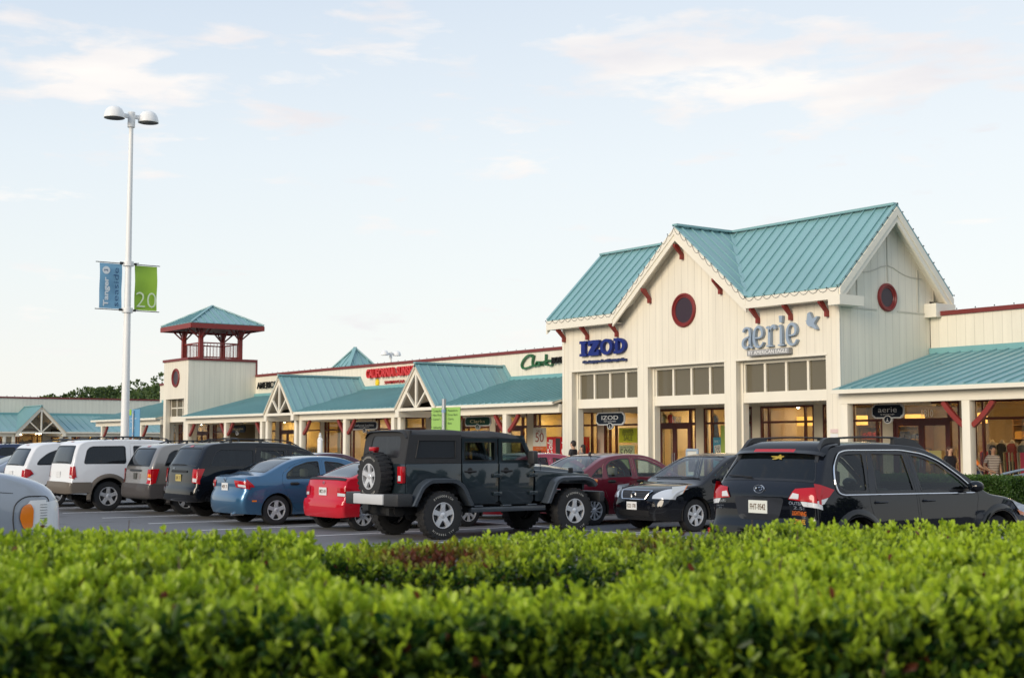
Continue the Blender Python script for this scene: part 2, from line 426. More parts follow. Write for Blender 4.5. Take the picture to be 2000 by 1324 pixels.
def door_unit(par, xa, xb, y, z1=2.95, head=2.36):
    m = MB(); w_ = .07; d0, d1 = y - .03, y + .07
    m.box(xa, xa + w_, d0, d1, .15, z1); m.box(xb - w_, xb, d0, d1, .15, z1); m.box(xa + w_, xb - w_, d0, d1, z1 - w_, z1)
    side = .16 * (xb - xa); xm = xb - side
    m.box(xm - .04, xm + .04, d0, d1, .15, z1 - w_); m.box(xa + w_, xb - w_, d0 + .006, d1 - .006, head, head + .1)
    f = m.build('door_frame', M_frame, par, world=False)
    MB().box(xa + w_, xb - w_, y + .02, y + .03, head + .1, z1 - w_).build('transom_pane', M_glass, f, world=False)
    MB().box(xm + .04, xb - w_, y + .02, y + .03, .3, head).build('side_pane', M_glass, f, world=False)
    mid = (xa + w_ + xm - .04) / 2
    for (a, b, hs) in ((xa + w_, mid - .004, 1), (mid + .004, xm - .04, -1)):
        q = MB(); s_ = .10
        q.box(a, a + s_, y - .01, y + .04, .17, head); q.box(b - s_, b, y - .01, y + .04, .17, head)
        q.box(a + s_, b - s_, y - .01, y + .04, head - .12, head); q.box(a + s_, b - s_, y - .01, y + .04, .17, .42)
        dr = q.build('door', M_frame, par, world=False)
        MB().box(a + s_, b - s_, y + .01, y + .018, .42, head - .12).build('pane', M_glass, dr, world=False)
        hx = b - .05 if hs > 0 else a + .05
        MB().tube([(hx, y - .01, 1.0), (hx, y - .07, 1.02), (hx, y - .07, 1.38), (hx, y - .01, 1.40)], .014, 6).build('handle', M_chrome, dr, world=False, smooth=True)
    return f
def interior(par, x0, x1, y0, depth=5., wi=0, seed=0, z1=3.05, shelves=True, lamps=True, pend=False):
    rnd = random.Random(seed); y1 = y0 + depth
    m = MB()
    m.box(x0, x1, y1, y1 + .1, .15, z1); m.box(x0, x0 + .08, y0 + .12, y1, .15, z1); m.box(x1 - .08, x1, y0 + .12, y1, .15, z1)
    m.build('interior_wall', M_int[wi], par, world=False)
    MB().box(x0, x1, y0 + .13, y1, z1, z1 + .08).build('shop_ceiling', mat('shop_ceiling', (.75, .68, .5), .8), par, world=False)
    MB().box(x0, x1, y0 + .13, y1, .151, .158).build('shop_floor', M_floor, par, world=False)
    if lamps:
        n = max(1, int((x1 - x0) / 2.2))
        for i in range(n):
            lx = x0 + (i + .5) * (x1 - x0) / n
            if pend:
                s_ = MB().lathe([(.30, 2.32), (.30, 2.62)], (lx, y0 + 1.6, 0), n=20)
                s_.build('pendant_lamp', M_shade, par, world=False, smooth=True)
            q = MB(); q.box(lx - .5, lx + .5, y0 + 2.2, y0 + 2.45, z1 - .05, z1 - .01)
            q.build('ceiling_lamp', M_lamp, par, world=False)
            q = MB().lathe([(0, -.05), (.045, -.03), (.055, .02), (.03, .07)], (lx + .3, y0 + .9, z1 - .12), n=8)
            q.build('spot_lamp', M_lampw, par, world=False, smooth=True)
    if shelves:
        x = x0 + .2
        while x < x1 - 1.0:
            w_ = rnd.uniform(.9, 1.5); kind = rnd.random(); ys = y1 - .5 if kind < .42 else y0 + rnd.uniform(.9, 2.4)
            if kind < .42:       # wall shelving with folded stock
                sh = MB(); sh.box(x, x + .04, ys, y1, .15, 2.5); sh.box(x + w_ - .04, x + w_, ys, y1, .15, 2.5)
                for z in (.5, .95, 1.4, 1.85, 2.3): sh.box(x + .04, x + w_ - .04, ys, y1, z, z + .03)
                shf = sh.build('shelf', M_wood, par, world=False)
                for z in (.53, .98, 1.43, 1.88):
                    c = MB(); xx = x + .08
                    while xx < x + w_ - .25:
                        ww = rnd.uniform(.16, .26); c.box(xx, xx + ww, ys + .02, ys + .32, z, z + rnd.uniform(.1, .3)); xx += ww + .03
                    c.build('folded_clothes', CLOTH[rnd.randrange(8)], shf, world=False)
            else:               # rail of hanging clothes
                sh = MB(); sh.tube([(x, ys, .15), (x, ys, 1.55), (x + w_, ys, 1.55), (x + w_, ys, .15)], .015, 6)
                shf = sh.build('clothes_rail', M_dark, par, world=False)
                xx = x + .06
                k = 0
                cs = [MB() for _ in range(3)]
                while xx < x + w_ - .08:
                    h0 = rnd.uniform(.6, .85)
                    cs[k % 3].poly([(xx, ys - .22, 1.45), (xx + .05, ys - .25, 1.5 - h0), (xx + .05, ys + .2, 1.5 - h0), (xx, ys + .22, 1.45), (xx, ys, 1.53)], .025); xx += rnd.uniform(.06, .1); k += 1
                for c in cs: c.build('hanging_clothes', CLOTH[rnd.randrange(8)], shf, world=False)
            x += w_ + rnd.uniform(.1, .5)

def fill_units(par, x0, x1, y, pitch=2.5, pier=.42, phase=0., doors=(), z1=2.95):
    """cream piers with red framed shop windows between them; returns pier boxes"""
    n = int(round((x1 - x0) / pitch)); p = (x1 - x0) / n
    for i in range(n):
        a = x0 + i * p
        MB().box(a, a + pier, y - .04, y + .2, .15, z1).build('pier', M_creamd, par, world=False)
        if i in doors: door_unit(par, a + pier, a + p, y)
        else: shop_window(par, a + pier, a + p, y, mull=((.16, .84) if i % 2 else (.20,)))

def knee(m, x, y, z, s, L=.62, Hh=.62, t=.11):
    """curved brace from a post (x) up to the beam, s = +1/-1 along x"""
    pts = []
    for i in range(7):
        a = i / 6 * math.pi / 2; pts.append((x + s * (L - L * math.cos(a) * 1.0) * .9 + s * .0, z - Hh + Hh * math.sin(a)))
    # gently bowed bar
    o = []; w_ = .13
    P0 = Vector((x, z - Hh)); P1 = Vector((x + s * L, z)); C = (P0 + P1) / 2 + Vector((s * .05, -.05))
    a, b = [], []
    for i in range(7):
        q = i / 6; p = P0 * (1 - q) ** 2 + C * 2 * q * (1 - q) + P1 * q * q
        dd = (P1 - P0).normalized(); nn = Vector((-dd.y, dd.x)) * w_ / 2
        a.append(p + nn); b.append(p - nn)
    poly = a + b[::-1]
    m.prism([tuple(p) for p in poly], 'y', y - t / 2, y + t / 2)

def roof_ribs(m, pts_fn, step, x0, x1, h=.05, w_=.03):
    x = x0
    while x <= x1:
        seg = pts_fn(x)
        if seg: m.bar(seg[0] + Vector((0, 0, h / 2)), seg[1] + Vector((0, 0, h / 2)), w_, h)
        x += step

def porch(root, x0, x1, gables, posts, ze=3.2, zt=4.36, yE=-.4, hw=1.57, zp=4.93, yw=4., hipL=0., step=.40, lamps=True, endpost=()):
    mslope = (zp - ze) / hw; hw2 = (zp - zt) / mslope
    zr = lambda y: ze + (zt - ze) * (y - yE) / (yw - yE)
    yr = lambda z: yE + (z - ze) / (zt - ze) * (yw - yE)
    gs = sorted(gables)
    edges = [(x0, x0 + hipL, None)] + [(g - hw, g - hw2, g) for g in gs] + [(x1, x1, None)]
    # planes between the gables
    cur_e, cur_t = x0, x0 + hipL
    cover, deck, ceil, beam, gut = MB(), MB(), MB(), MB(), MB()
    def seg(e0, t0, e1, t1):
        up = [(e0, yE, ze), (e1, yE, ze), (t1, yw, zt), (t0, yw, zt)]
        cover.poly(up, .03)
        deck.poly([(a, b, c - .034) for a, b, c in up], .08)
        ceil.poly([(e0, .15, 3.0), (e0, yw, 3.0), (e1, yw, 3.0), (e1, .15, 3.0)], .03)
        beam.box(e0 + .02, e1 - .02, -.13, .13, 2.80, 3.10)
        gut.box(e0, e1, yE - .05, yE + .03, ze - .13, ze - .02)
        x = math.ceil(e0 / step) * step
        while x < e1:
            ya, yb = yE, yw
            for g in gs:
                d = abs(x - g)
                if d < hw2: ya = None; break
                if d < hw: ya = max(ya, yE) ; yb = min(yb, yr(zp - mslope * d)) if False else yb
            lo = yE; hi = yw
            if x < t0 and hipL and e0 == x0: hi = yE + (x - e0) / (t0 - e0) * (yw - yE)
            if hi - lo > .1:
                cover.bar((x, lo - .01, zr(lo) + .02), (x, hi, zr(hi) + .02), .03, .05)
            x += step
        # ribs above the open gable footprint handled below
        for (ee, tt, sgn) in ((e0, t0, -1), (e1, t1, 1)):
            if abs(ee - tt) > .2 and not (hipL and ee == x0):
                x = min(ee, tt); x = math.ceil(x / step) * step
                while x < max(ee, tt):
                    q = (x - ee) / (tt - ee); y = yE + q * (yw - yE)
                    cover.bar((x, y, zr(y) + .02), (x, yw, zt + .02), .03, .05); x += step
    for g in gs:
        seg(cur_e, cur_t, g - hw, g - hw2); cur_e, cur_t = g + hw, g + hw2
    seg(cur_e, cur_t, x1, x1)
    for g in gs:
        for s in (-1, 1):
            up = [(g + s * hw, yE - .06, ze), (g + s * hw2, yw, zt), (g, yw, zp), (g, yE - .06, zp)]
            if s > 0: up = up  # winding fixed by recalc; slab direction needs care
            n = (Vector(up[1]) - Vector(up[0])).cross(Vector(up[2]) - Vector(up[0]))
            if n.z < 0: up = up[::-1]
            cover.poly(up, .03); deck.poly([(a, b, c - .036) for a, b, c in up], .09)
            y = yE + .1
            while y < yw:
                d = (zp - zr(y)) / mslope
                cover.bar((g, y, zp + .02), (g + s * d, y, zr(y) + .02), .03, .05, up=(0, 1, 0)); y += .42
            # wall flashing of the gable, valley
            cover.bar((g + s * hw2, yw - .05, zt + .06), (g, yw - .05, zp + .06), .10, .12, up=(0, 1, 0))
            cover.bar((g + s * hw, yE, ze + .015), (g + s * hw2, yw, zt + .015), .10, .02)
        cover.bar((g, yE - .07, zp + .04), (g, yw, zp + .04), .16, .07)
        # truss
        yT = yE + .04; tr = MB(); o = .22
        tr.prism([(g - hw - .04, ze - .16), (g, zp - .02), (g + hw + .04, ze - .16), (g + hw - .26, ze - .16), (g, zp - .36), (g - hw + .26, ze - .16)], 'y', yT - .05, yT + .05)
        tr.box(g - hw + .27, g + hw - .27, yT - .045, yT + .055, ze - .16, ze - .04)
        tr.box(g - .055, g + .055, yT - .04, yT + .04, ze - .04, zp - .36)
        for s in (-1, 1):
            tr.bar((g + s * .06, yT, ze - .03), (g + s * (hw * .47), yT, zp - .36 - (hw * .47) * mslope + .06), .07, .09, up=(0, 1, 0))
        tr.build('gable_truss', M_cream, root, world=False)
        # boxed beam ends beside the gable, running back to the wall
        for s in (-1, 1):
            beam.box(min(g + s * (hw - .02), g + s * (hw - .30)), max(g + s * (hw - .02), g + s * (hw - .30)), -.42, yw, 2.80, 3.06)
        if lamps:
            lm = MB(); lm.tube([(g, .6, 3.55), (g, .6, 3.1)], .012, 5)
            lm.lathe([(.0, .42), (.07, .40), (.08, .26), (.12, .18), (.30, .04), (.32, 0), (.29, 0), (.1, .12), (0, .14)], (g, .6, 2.72), n=20)
            lp = lm.build('pendant_lamp', M_dark, root, world=False, smooth=True)
            MB().lathe([(0, 0), (.07, .02), (.08, .08), (0, .13)], (g, .6, 2.68), n=10).build('bulb', M_white, lp, world=False, smooth=True)
    # flashing on the wall over the porch roof
    fl = MB(); cur = x0 + hipL
    for g in gs: fl.box(cur, g - hw2, yw - .09, yw - .004, zt - .02, zt + .15); cur = g + hw2
    fl.box(cur, x1, yw - .09, yw - .004, zt - .02, zt + .15)
    cover.build('porch_roof', M_teal, root, world=False)
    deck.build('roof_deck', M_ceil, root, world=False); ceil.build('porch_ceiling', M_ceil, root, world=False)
    beam.build('porch_beam', M_cream, root, world=False); gut.build('gutter', M_cream, root, world=False)
    fl.build('flashing', M_teald, root, world=False)
    for (x, br) in posts:
        MB().box(x - .12, x + .12, -.12, .12, .15, 2.80).build('post', M_cream, root, world=False, bevel=.012)
        for s in br:
            if s == 0: continue
            k = MB(); knee(k, x + s * .13, 0, 2.78, s); k.build('bracket', M_red, root, world=False)

def coping(m, x0, x1, y, z, beads=True):
    m.box(x0, x1, y - .06, y + .28, z, z + .13)
def bulbs(par, pts, r=.021, name='string_lights'):
    m = MB()
    for p in pts: m.lathe([(0, -r), (r, 0), (r * .7, r), (0, r * 1.6)], p, n=5)
    return m.build(name, M_dark, par, world=False)
def every(a, b, step):
    n = int(abs(b - a) / step); return [a + (b - a) * i / max(n, 1) for i in range(n + 1)]

# ------------------------------------------------------------------ long shop row left of the gabled building
XL, XR = -85.2, -38.24
ox = -62.; root = empty('shop_row', (ox, 30, 0), 0, 'long cream shop row with teal porch roof, two small porch gables and red coping', 'building')
L = lambda X: X - ox
m = MB(); m.box(L(XL), L(-74.68), 4, 4.25, 2.95, 5.45); m.box(L(-74.68), L(-71.16), 4, 4.25, 2.95, 5.45); m.box(L(-71.16), L(XR), 4, 4.25, 2.95, 5.45)
m.box(L(XL), L(XL) + .25, 4.25, 22, .15, 5.45); m.box(L(XL) + .25, L(XR), 21.75, 22, .15, 5.45)
m.build('wall', M_side, root, world=False)
MB().box(L(XL) + .25, L(XR), 4.25, 21.75, 5.0, 5.1).build('roof', M_conc, root, world=False)
m = MB(); coping(m, L(XL), L(-74.7), 4, 5.45); coping(m, L(-71.14), L(XR), 4, 5.45); m.box(L(XL) - .05, L(XL) + .28, 4.28, 22, 5.45, 5.58)
m.build('coping', M_redc, root, world=False)
bulbs(root, [(x, 4, 5.61) for x in every(L(-71), L(XR), .62)])
gA, gB = L(-59.45), L(-47.28)
pA = [(L(XY(442.8, 30)), (-1, 1)), (L(XY(513.5, 30)), (-1,)), (L(XY(524.4, 30)), ()), (L(XY(580.6, 30)), ()), (L(XY(590.5, 30)), (1,)),
      (L(XY(676.6, 30)), (-1, 1)), (L(XY(771, 30)), (-1,)), (L(XY(783.6, 30)), ()), (L(-45.85), ()), (L(-45.35), (1,)), (L(XY(990, 30)), (-1, 1)), (L(-71.0), (1,))]
porch(root, L(-71.18), L(XR), [gA, gB], pA)
# short canopy left of the tower: part of the row
posts = [(L(XY(201, 30)), (1,)), (L(XY(277.5, 30)), (1,))]
porch(root, L(-85.3), L(-74.7), [], posts, hipL=.6)
fill_units(root, L(-71.1), L(-60.9), 4, doors=(1,)); fill_units(root, L(-60.9), L(-48.3), 4, doors=(2, 3)); fill_units(root, L(-48.3), L(-42.95), 4, doors=(0,)); MB().box(L(-42.95), L(-42.6), 3.96, 4.2, .15, 2.95).build('pier', M_creamd, root, world=False)
fill_units(root, L(-85.), L(-74.7), 4, doors=(2,))
for i, (a, b, wi) in enumerate(((-85, -74.9, 3), (-71, -62, 1), (-61.9, -55.5, 0), (-55.4, -48.3, 1), (-48.2, -43.3, 1))):
    interior(root, L(a), L(b), 4.1, 5., wi, 10 + i)

# small wall fixtures: blade brackets on double posts
# ------------------------------------------------------------------ right hand shop row
ox = -17.; root2 = empty('shop_row', (ox, 30, 0), 0, 'cream shop row with teal porch roof at the right edge, beyond the gabled building', 'building')
L = lambda X: X - ox
X2, X3 = -25.68, -9.
m = MB(); m.box(L(X2), L(X3), 4, 4.25, 2.95, 5.45); m.box(L(X3) - .25, L(X3), 4.25, 22, .15, 5.45)
m.build('wall', M_side, root2, world=False)
MB().box(L(X2), L(X3) - .25, 4.25, 21.75, 5.0, 5.1).build('roof', M_conc, root2, world=False)
m = MB(); coping(m, L(X2), L(X3), 4, 5.45); m.build('coping', M_redc, root2, world=False)
bulbs(root2, [(x, 4, 5.61) for x in every(L(X2) + .3, L(X3), .62)])
porch(root2, L(X2), L(X3), [], [(L(XY(1893, 30)), (-1, 1)), (L(-16.2), (-1, 1)), (L(-25.5), ())], lamps=False)
U = lambda u: L(XY(u, 34))
shop_window(root2, U(1665), U(1726), 4, mull=(.8,)); door_unit(root2, U(1746), U(1877), 4)
shop_window(root2, U(1902), U(2020), 4, mull=(.17,)); shop_window(root2, U(2030), L(-15.5), 4)
m = MB()
for a, b in ((U(1647), U(1665)), (U(1726), U(1746)), (U(1877), U(1902)), (U(2020), U(2030)), (L(-15.5), L(X3))): MB().box(a, b, 3.96, 4.2, .15, 2.95).build('pier', M_creamd, root2, world=False)
interior(root2, L(-33.25), L(-17.5), 4.1, 6., 3, 31, pend=True); interior(root2, L(-17.4), L(-9.5), 4.1, 6., 3, 32, pend=True, shelves=False)

# ------------------------------------------------------------------ gabled building
ox, oy = -31.95, 30.; G0 = empty('gabled_building', (ox, oy, 0), 0, 'tall cream gabled building with steep teal metal roof and round red window', 'building')
x0, x1 = -38.2, -25.7; yF, yB = 30., 34.2
eY, eYb, rY = 29.58, 34.62, 32.1; eZ, rZ = 6.03, 8.53; xg0, xg1, xgc = -34.98, -28.86, -31.92; xe0, xe1 = -38.56, -25.34
wf = MB()
bays = [(-37.7, -34.24), (-33.73, -30.24), (-29.74, -26.22)]
slope = (rZ - eZ) / (rY - eY); mg = (rZ - eZ) / ((xg1 - xg0) / 2)
zwall = eZ + slope * (yF - eY) - .15
pts = [(x0, .15)]
for a, b in bays: pts += [(a, .15), (a, 4.19), (b, 4.19), (b, .15)]
dx = (rZ - zwall) / mg - .12
pts += [(x1, .15), (x1, zwall), (xgc + dx, zwall), (xgc, rZ - .15), (xgc - dx, zwall), (x0, zwall)]
wf.prism(pts, 'y', yF, yF + .22)
wf.build('front_wall', M_side, G0)
for a, b in bays:
    fr = MB()
    for s, xx in ((1, a), (-1, b)): fr.box(min(xx - .0, xx + s * .07), max(xx, xx + s * .07), yF + .222, yF + .46, .15, 4.19)
    fr.box(a + .07, b - .07, yF + .24, yF + .46, 2.93, 3.24); fr.box(a + .07, b - .07, yF + .26, yF + .44, 4.09, 4.19)
    n = 4; w_ = (b - a - .14) / n
    for i in range(n + 1):
        xx = a + .07 + i * w_; 
        if i == 0: fr.box(xx, xx + .05, yF + .28, yF + .40, 3.24, 4.09)
        elif i == n: fr.box(xx - .05, xx, yF + .28, yF + .40, 3.24, 4.09)
        else: fr.box(xx - .04, xx + .04, yF + .28, yF + .40, 3.24, 4.09)
    f = fr.build('transom_window', M_cream, G0)
    MB().box(a + .1, b - .1, yF + .34, yF + .345, 3.24, 4.09).build('pane', M_glassd, f)
# trim lines at the pier heads
tm = MB(); tm.box(x0 - .01, x0 + .10, yF - .015, yF - .001, .15, zwall); tm.box(x1 - .10, x1 + .012, yF - .015, yF - .001, .15, zwall)
for a, b in bays:
    tm.box(a - .06, b + .06, yF - .012, yF - .001, 4.19, 4.25)
tm.build('corner_trim', M_cream, G0)
# side wall (right), left wall, back
sw = MB()
pts = [(yF + .222, .15), (yF + .50, .15), (yF + .50, 2.82), (yB, 2.82), (yB, zwall), (rY, rZ - .16), (yF + .222, zwall)]
sw.prism(pts, 'x', x1 - .22, x1); sw.prism(pts, 'x', x0, x0 + .22)
sw.box(x0, x1, 34.0, 34.2, 2.95, 5.9)
sw.build('side_wall', M_side, G0)
st = MB()   # applied trim on the side gable, in a darker cream
ya, yb = yF + .3, yB - .1
st.box(x1 + .001, x1 + .018, ya - .2, 31.6, 5.50, 5.54); st.box(x1 + .001, x1 + .018, 32.5, yb + .1, 5.50, 5.54)
for yy in (30.75, 32.1, 33.45):
    z1 = min(rZ - .5, eZ + slope * (yy - eY) - .4, eZ + slope * (eYb - yy) - .4)
    st.box(x1 + .001, x1 + .02, yy - .02, yy + .02, 6.36 if yy == 32.1 else 5.54, z1)
arc = []
for i in range(13):
    q = -1 + 2 * i / 12; arc.append((32.1 + q * 1.55, 6.55 + .28 * math.exp(-(q / .38) ** 2)))
for a, b in zip(arc[:-1], arc[1:]): st.bar((x1 + .01, a[0], a[1]), (x1 + .01, b[0], b[1]), .022, .02, up=(1, 0, 0))
st.build('side_trim', mat('cream_trim_dark', (.55, .52, .43), .6), G0)
# roof
cov, dk = MB(), MB()
def plane(pts):
    n = (Vector(pts[1]) - Vector(pts[0])).cross(Vector(pts[2]) - Vector(pts[0]))
    if n.z < 0: pts = pts[::-1]
    cov.poly(pts, .03); dk.poly([(a, b, c - .04) for a, b, c in pts], .12)
plane([(xe0, eY, eZ), (xg0, eY, eZ), (xgc, rY, rZ), (xe0, rY, rZ)])
plane([(xg1, eY, eZ), (xe1, eY, eZ), (xe1, rY, rZ), (xgc, rY, rZ)])
plane([(xe0, eYb, eZ), (xe1, eYb, eZ), (xe1, rY, rZ), (xe0, rY, rZ)])
plane([(xg0, eY, eZ), (xgc, eY, rZ), (xgc, rY, rZ)]); plane([(xg1, eY, eZ), (xgc, eY, rZ), (xgc, rY, rZ)])
x = xe0 + .05
while x < xe1:
    d = abs(x - xgc); yv = eY
    if xg0 < x < xg1: yv = rY - d / ((xg1 - xg0) / 2) * (rY - eY)
    if rY - yv > .12: cov.bar((x, yv, eZ + slope * (yv - eY) + .022), (x, rY, rZ + .022), .035, .06)
    cov.bar((x, eYb, eZ + .022), (x, rY, rZ + .022), .035, .06)
    x += .43
y = eY + .25
while y < rY - .1:
    for s in (-1, 1):
        dd = (xg1 - xg0) / 2 * (1 - (1 - (y - eY) / (rY - eY)) * 0)  # full slope length to the valley
        q = (y - eY) / (rY - eY); xe = (xg1 - xg0) / 2 * (1 - q)
        cov.bar((xgc, y, rZ + .022), (xgc + s * xe, y, rZ - mg * xe + .022), .035, .06, up=(0, 1, 0))
    y += .43
cov.bar((xe0, rY, rZ + .05), (xe1, rY, rZ + .05), .22, .07); cov.bar((xgc, eY - .02, rZ + .05), (xgc, rY, rZ + .05), .22, .07)
for s in (-1, 1): cov.bar((xgc + s * (xg1 - xg0) / 2, eY, eZ + .03), (xgc, rY, rZ + .03), .14, .03)
for xx in (xe0 + .04, xe1 - .04):
    cov.bar((xx, eY, eZ + .03), (xx, rY, rZ + .03), .12, .07); cov.bar((xx, eYb, eZ + .03), (xx, rY, rZ + .03), .12, .07)
cov.build('roof', M_teal, G0); dk.build('soffit', M_cream, G0)
# fascia boards and rakes
fa = MB(); fh = .34
fa.box(xe0, xg0 + .02, eY - .04, eY + .02, eZ - fh, eZ - .03); fa.box(xg1 - .02, xe1, eY - .04, eY + .02, eZ - fh, eZ - .03)
fa.box(xe0, xe1, eYb - .02, eYb + .04, eZ - fh, eZ - .03)
fa.box(xe0 + .02, xg0, eY + .02, yF - .002, eZ - fh + .01, eZ - fh + .04); fa.box(xg1, xe1 - .02, eY + .02, yF - .002, eZ - fh + .01, eZ - fh + .04)
def rake_y(y, t0, t1, off, w_):   # chevron in the plane y
    hwg = (xg1 - xg0) / 2
    fa.prism([(xgc - hwg, eZ - off), (xgc, rZ - off), (xgc + hwg, eZ - off), (xgc + hwg, eZ - off - w_), (xgc, rZ - off - w_), (xgc - hwg, eZ - off - w_)], 'y', y + t0, y + t1)
rake_y(eY, -.05, .03, .03, .22); rake_y(eY, -.02, .04, .25, .20)
def rake_x(xx, t0, t1, off, w_):
    fa.prism([(eY, eZ - off), (rY, rZ - off), (eYb, eZ - off), (eYb, eZ - off - w_), (rY, rZ - off - w_), (eY, eZ - off - w_)], 'x', xx + t0, xx + t1)
rake_x(xe1, -.02, .05, .04, .24); rake_x(xe1, -.05, .02, .28, .2); rake_x(xe0, -.05, .02, .04, .44)
# boxed returns at the feet of the side gable
fa.box(x1 + .002, xe1 + .06, eY - .045, 30.55, eZ - .50, eZ - .22); fa.box(x1 + .002, xe1 + .06, 33.75, eYb + .05, eZ - .62, eZ - .22)
fa.build('fascia', M_cream, G0)
# red brackets
def corbel(x, y, z):
    m_ = MB(); m_.prism([(y, z), (y - .34, z), (y - .34, z - .02), (y - .14, z - .40), (y - .06, z - .46), (y, z - .46)], 'x', x - .06, x + .06)
    m_.prism([(y - .42, z), (y - .42, z - .06), (y - .1, z - .46), (y, z - .50), (y, z)], 'x', x - .055, x + .055)
    m_ = MB(); pts = [(y - .40, z + .02), (y - .40, z - .06), (y - .13, z - .30), (y - .13, z - .44), (y - .005, z - .44), (y - .005, z - .30), (y - .26, z + .02)]
    m_.prism(pts, 'x', x - .042, x + .042); m_.build('bracket', M_red, G0)
for X in (-38.05, -36.75, -35.2): corbel(X, yF, eZ - .33)
for X in (-28.75, -27.45, -26.1): corbel(X, yF, eZ - .33)
for X in (-33.55, -32.0, -30.3):
    corbel(X, yF, rZ - mg * abs(X - xgc) - .50)
# round windows
def roundwin(c, ax, r):
    m_ = MB(); prof = [(r, .0), (r, .05), (r - .03, .08), (r - .07, .08), (r - .09, .04), (r - .13, .04), (r - .15, .0)]
    if ax == 'y': m_.lathe([(a, -b) for a, b in prof], c, 'y', 40)
    else: m_.lathe(prof, c, 'x', 40)
    f = m_.build('round_window', mat('window_red', (.19, .016, .014), .45), G0 if c[0] > -60 else TW, smooth=True)
    m_ = MB(); k = 32; rr = r - .14; o = .012
    if ax == 'y': m_.poly([(c[0] + rr * math.cos(2 * math.pi * i / k), c[1] - o, c[2] + rr * math.sin(2 * math.pi * i / k)) for i in range(k)])
    else: m_.poly([(c[0] + o, c[1] + rr * math.cos(2 * math.pi * i / k), c[2] + rr * math.sin(2 * math.pi * i / k)) for i in range(k)])
    m_.build('pane', mat('round_pane', (.035, .018, .028), .35, spec=.4), f)
roundwin((-31.98, yF, 5.91), 'y', .54); roundwin((x1, 32.05, 5.9), 'x', .41)
# arcade ceiling and shopfront behind the piers
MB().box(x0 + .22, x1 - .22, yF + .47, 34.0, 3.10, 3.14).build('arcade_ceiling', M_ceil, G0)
U = lambda u: XY(u, 34) - ox
def wdw(a, b, **k): shop_window(G0, a, b, 4, **k)
wdw(U(1136), U(1168.5), mull=(.62,)); wdw(U(1181), U(1258), mull=(.14, .3)); door_unit(G0, U(1286.5), U(1361), 4)
wdw(U(1376), U(1436), mull=(.25,)); wdw(U(1440), U(1471), mull=(.5,)); wdw(U(1487), U(1592), mull=(.15, .83)); wdw(U(1609), U(1645), mull=(.5,))
m = MB()
ed = [(x0 - ox + .22, U(1136)), (U(1168.5), U(1181)), (U(1258), U(1286.5)), (U(1361), U(1376)), (U(1436), U(1440)), (U(1471), U(1487)), (U(1592), U(1609))]
for a, b in ed:
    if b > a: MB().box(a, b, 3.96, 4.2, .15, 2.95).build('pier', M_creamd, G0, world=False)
for a, b, wi, sd_ in ((-43.2, -38.3, 0, 41), (-38.2, -33.35, 0, 42)):
    interior(G0, a - ox, b - ox, 4.1, 5., wi, sd_, shelves=(wi == 0))
bulbs(G0, [(x - ox, eY - .06 - oy, eZ - .02) for x in every(xe0, xg0, .36)] + [(x - ox, eY - .06 - oy, eZ - .02) for x in every(xg1, xe1, .36)]
      + [(xgc + s * (xg1 - xg0) / 2 * q - ox, eY - .07 - oy, rZ - mg * (xg1 - xg0) / 2 * q) for s in (-1, 1) for q in every(0, 1, .09)]
      + [(xe1 + .06 - ox, rY + s * (rY - eY) * q - oy, rZ - (rZ - eZ) * q + .05) for s in (-1, 1) for q in every(0, 1, .085)])
# drooping wire of the string lights
wr = MB()
def swag(a, b, n):
    a, b = Vector(a), Vector(b)
    for i in range(n):
        p, q = a.lerp(b, i / n), a.lerp(b, (i + 1) / n); mid = (p + q) / 2 - Vector((0, 0, .11))
        wr.tube([p, (p + mid) / 2 - Vector((0, 0, .03)), mid, (q + mid) / 2 - Vector((0, 0, .03)), q], .006, 4, cap=False)
swag((xe0, eY - .055, eZ - .02), (xg0, eY - .055, eZ - .02), 10); swag((xg1, eY - .055, eZ - .02), (xe1, eY - .055, eZ - .02), 10)
swag((xg0, eY - .065, eZ - .03), (xgc, eY - .065, rZ - .03), 11); swag((xgc, eY - .065, rZ - .03), (xg1, eY - .065, eZ - .03), 11)
wr.build('light_wire', M_dark, G0)

# ------------------------------------------------------------------ lookout tower
tx0, tx1, ty0, ty1, tz = -74.65, -71.2, 30., 34., 6.28
TW = empty('lookout_tower', ((tx0 + tx1) / 2, 32, 0), 0, 'square cream tower topped by an open red belvedere with teal pyramid roof', 'tower')
m = MB()
ba, bb = XY(322.5, 30), XY(357.6, 30)
m.prism([(tx0, .15), (ba, .15), (ba, 4.2), (bb, 4.2), (bb, .15), (tx1, .15), (tx1, tz), (tx0, tz)], 'y', ty0, ty0 + .25)
tp = [(ty0 + .25, .15), (ty0 + .55, .15), (ty0 + .55, 2.82), (ty1, 2.82), (ty1, tz), (ty0 + .25, tz)]
m.prism(tp, 'x', tx1 - .22, tx1); m.prism(tp, 'x', tx0, tx0 + .22)
m.box(tx0 + .22, tx1 - .22, ty1 - .2, ty1, 2.9, tz); m.build('wall', M_side, TW)
MB().box(tx0 + .22, tx1 - .22, ty0 + .5, ty1 - .2, 4.6, 4.7).build('floor_slab', M_creamd, TW)
fr = MB(); fr.box(ba, bb, ty0 + .27, ty0 + .48, 2.93, 3.24)
for q in (0, .333, .667, 1): xx = ba + .03 + q * (bb - ba - .06); fr.box(xx - .03, xx + .03, ty0 + .3, ty0 + .4, 3.24, 4.2)
fr.box(ba, bb, ty0 + .31, ty0 + .39, 3.68, 3.74); f = fr.build('window', M_cream, TW)
MB().box(ba, bb, ty0 + .345, ty0 + .35, 3.24, 4.2).build('pane', M_glassd, f)
m = MB(); e = .07
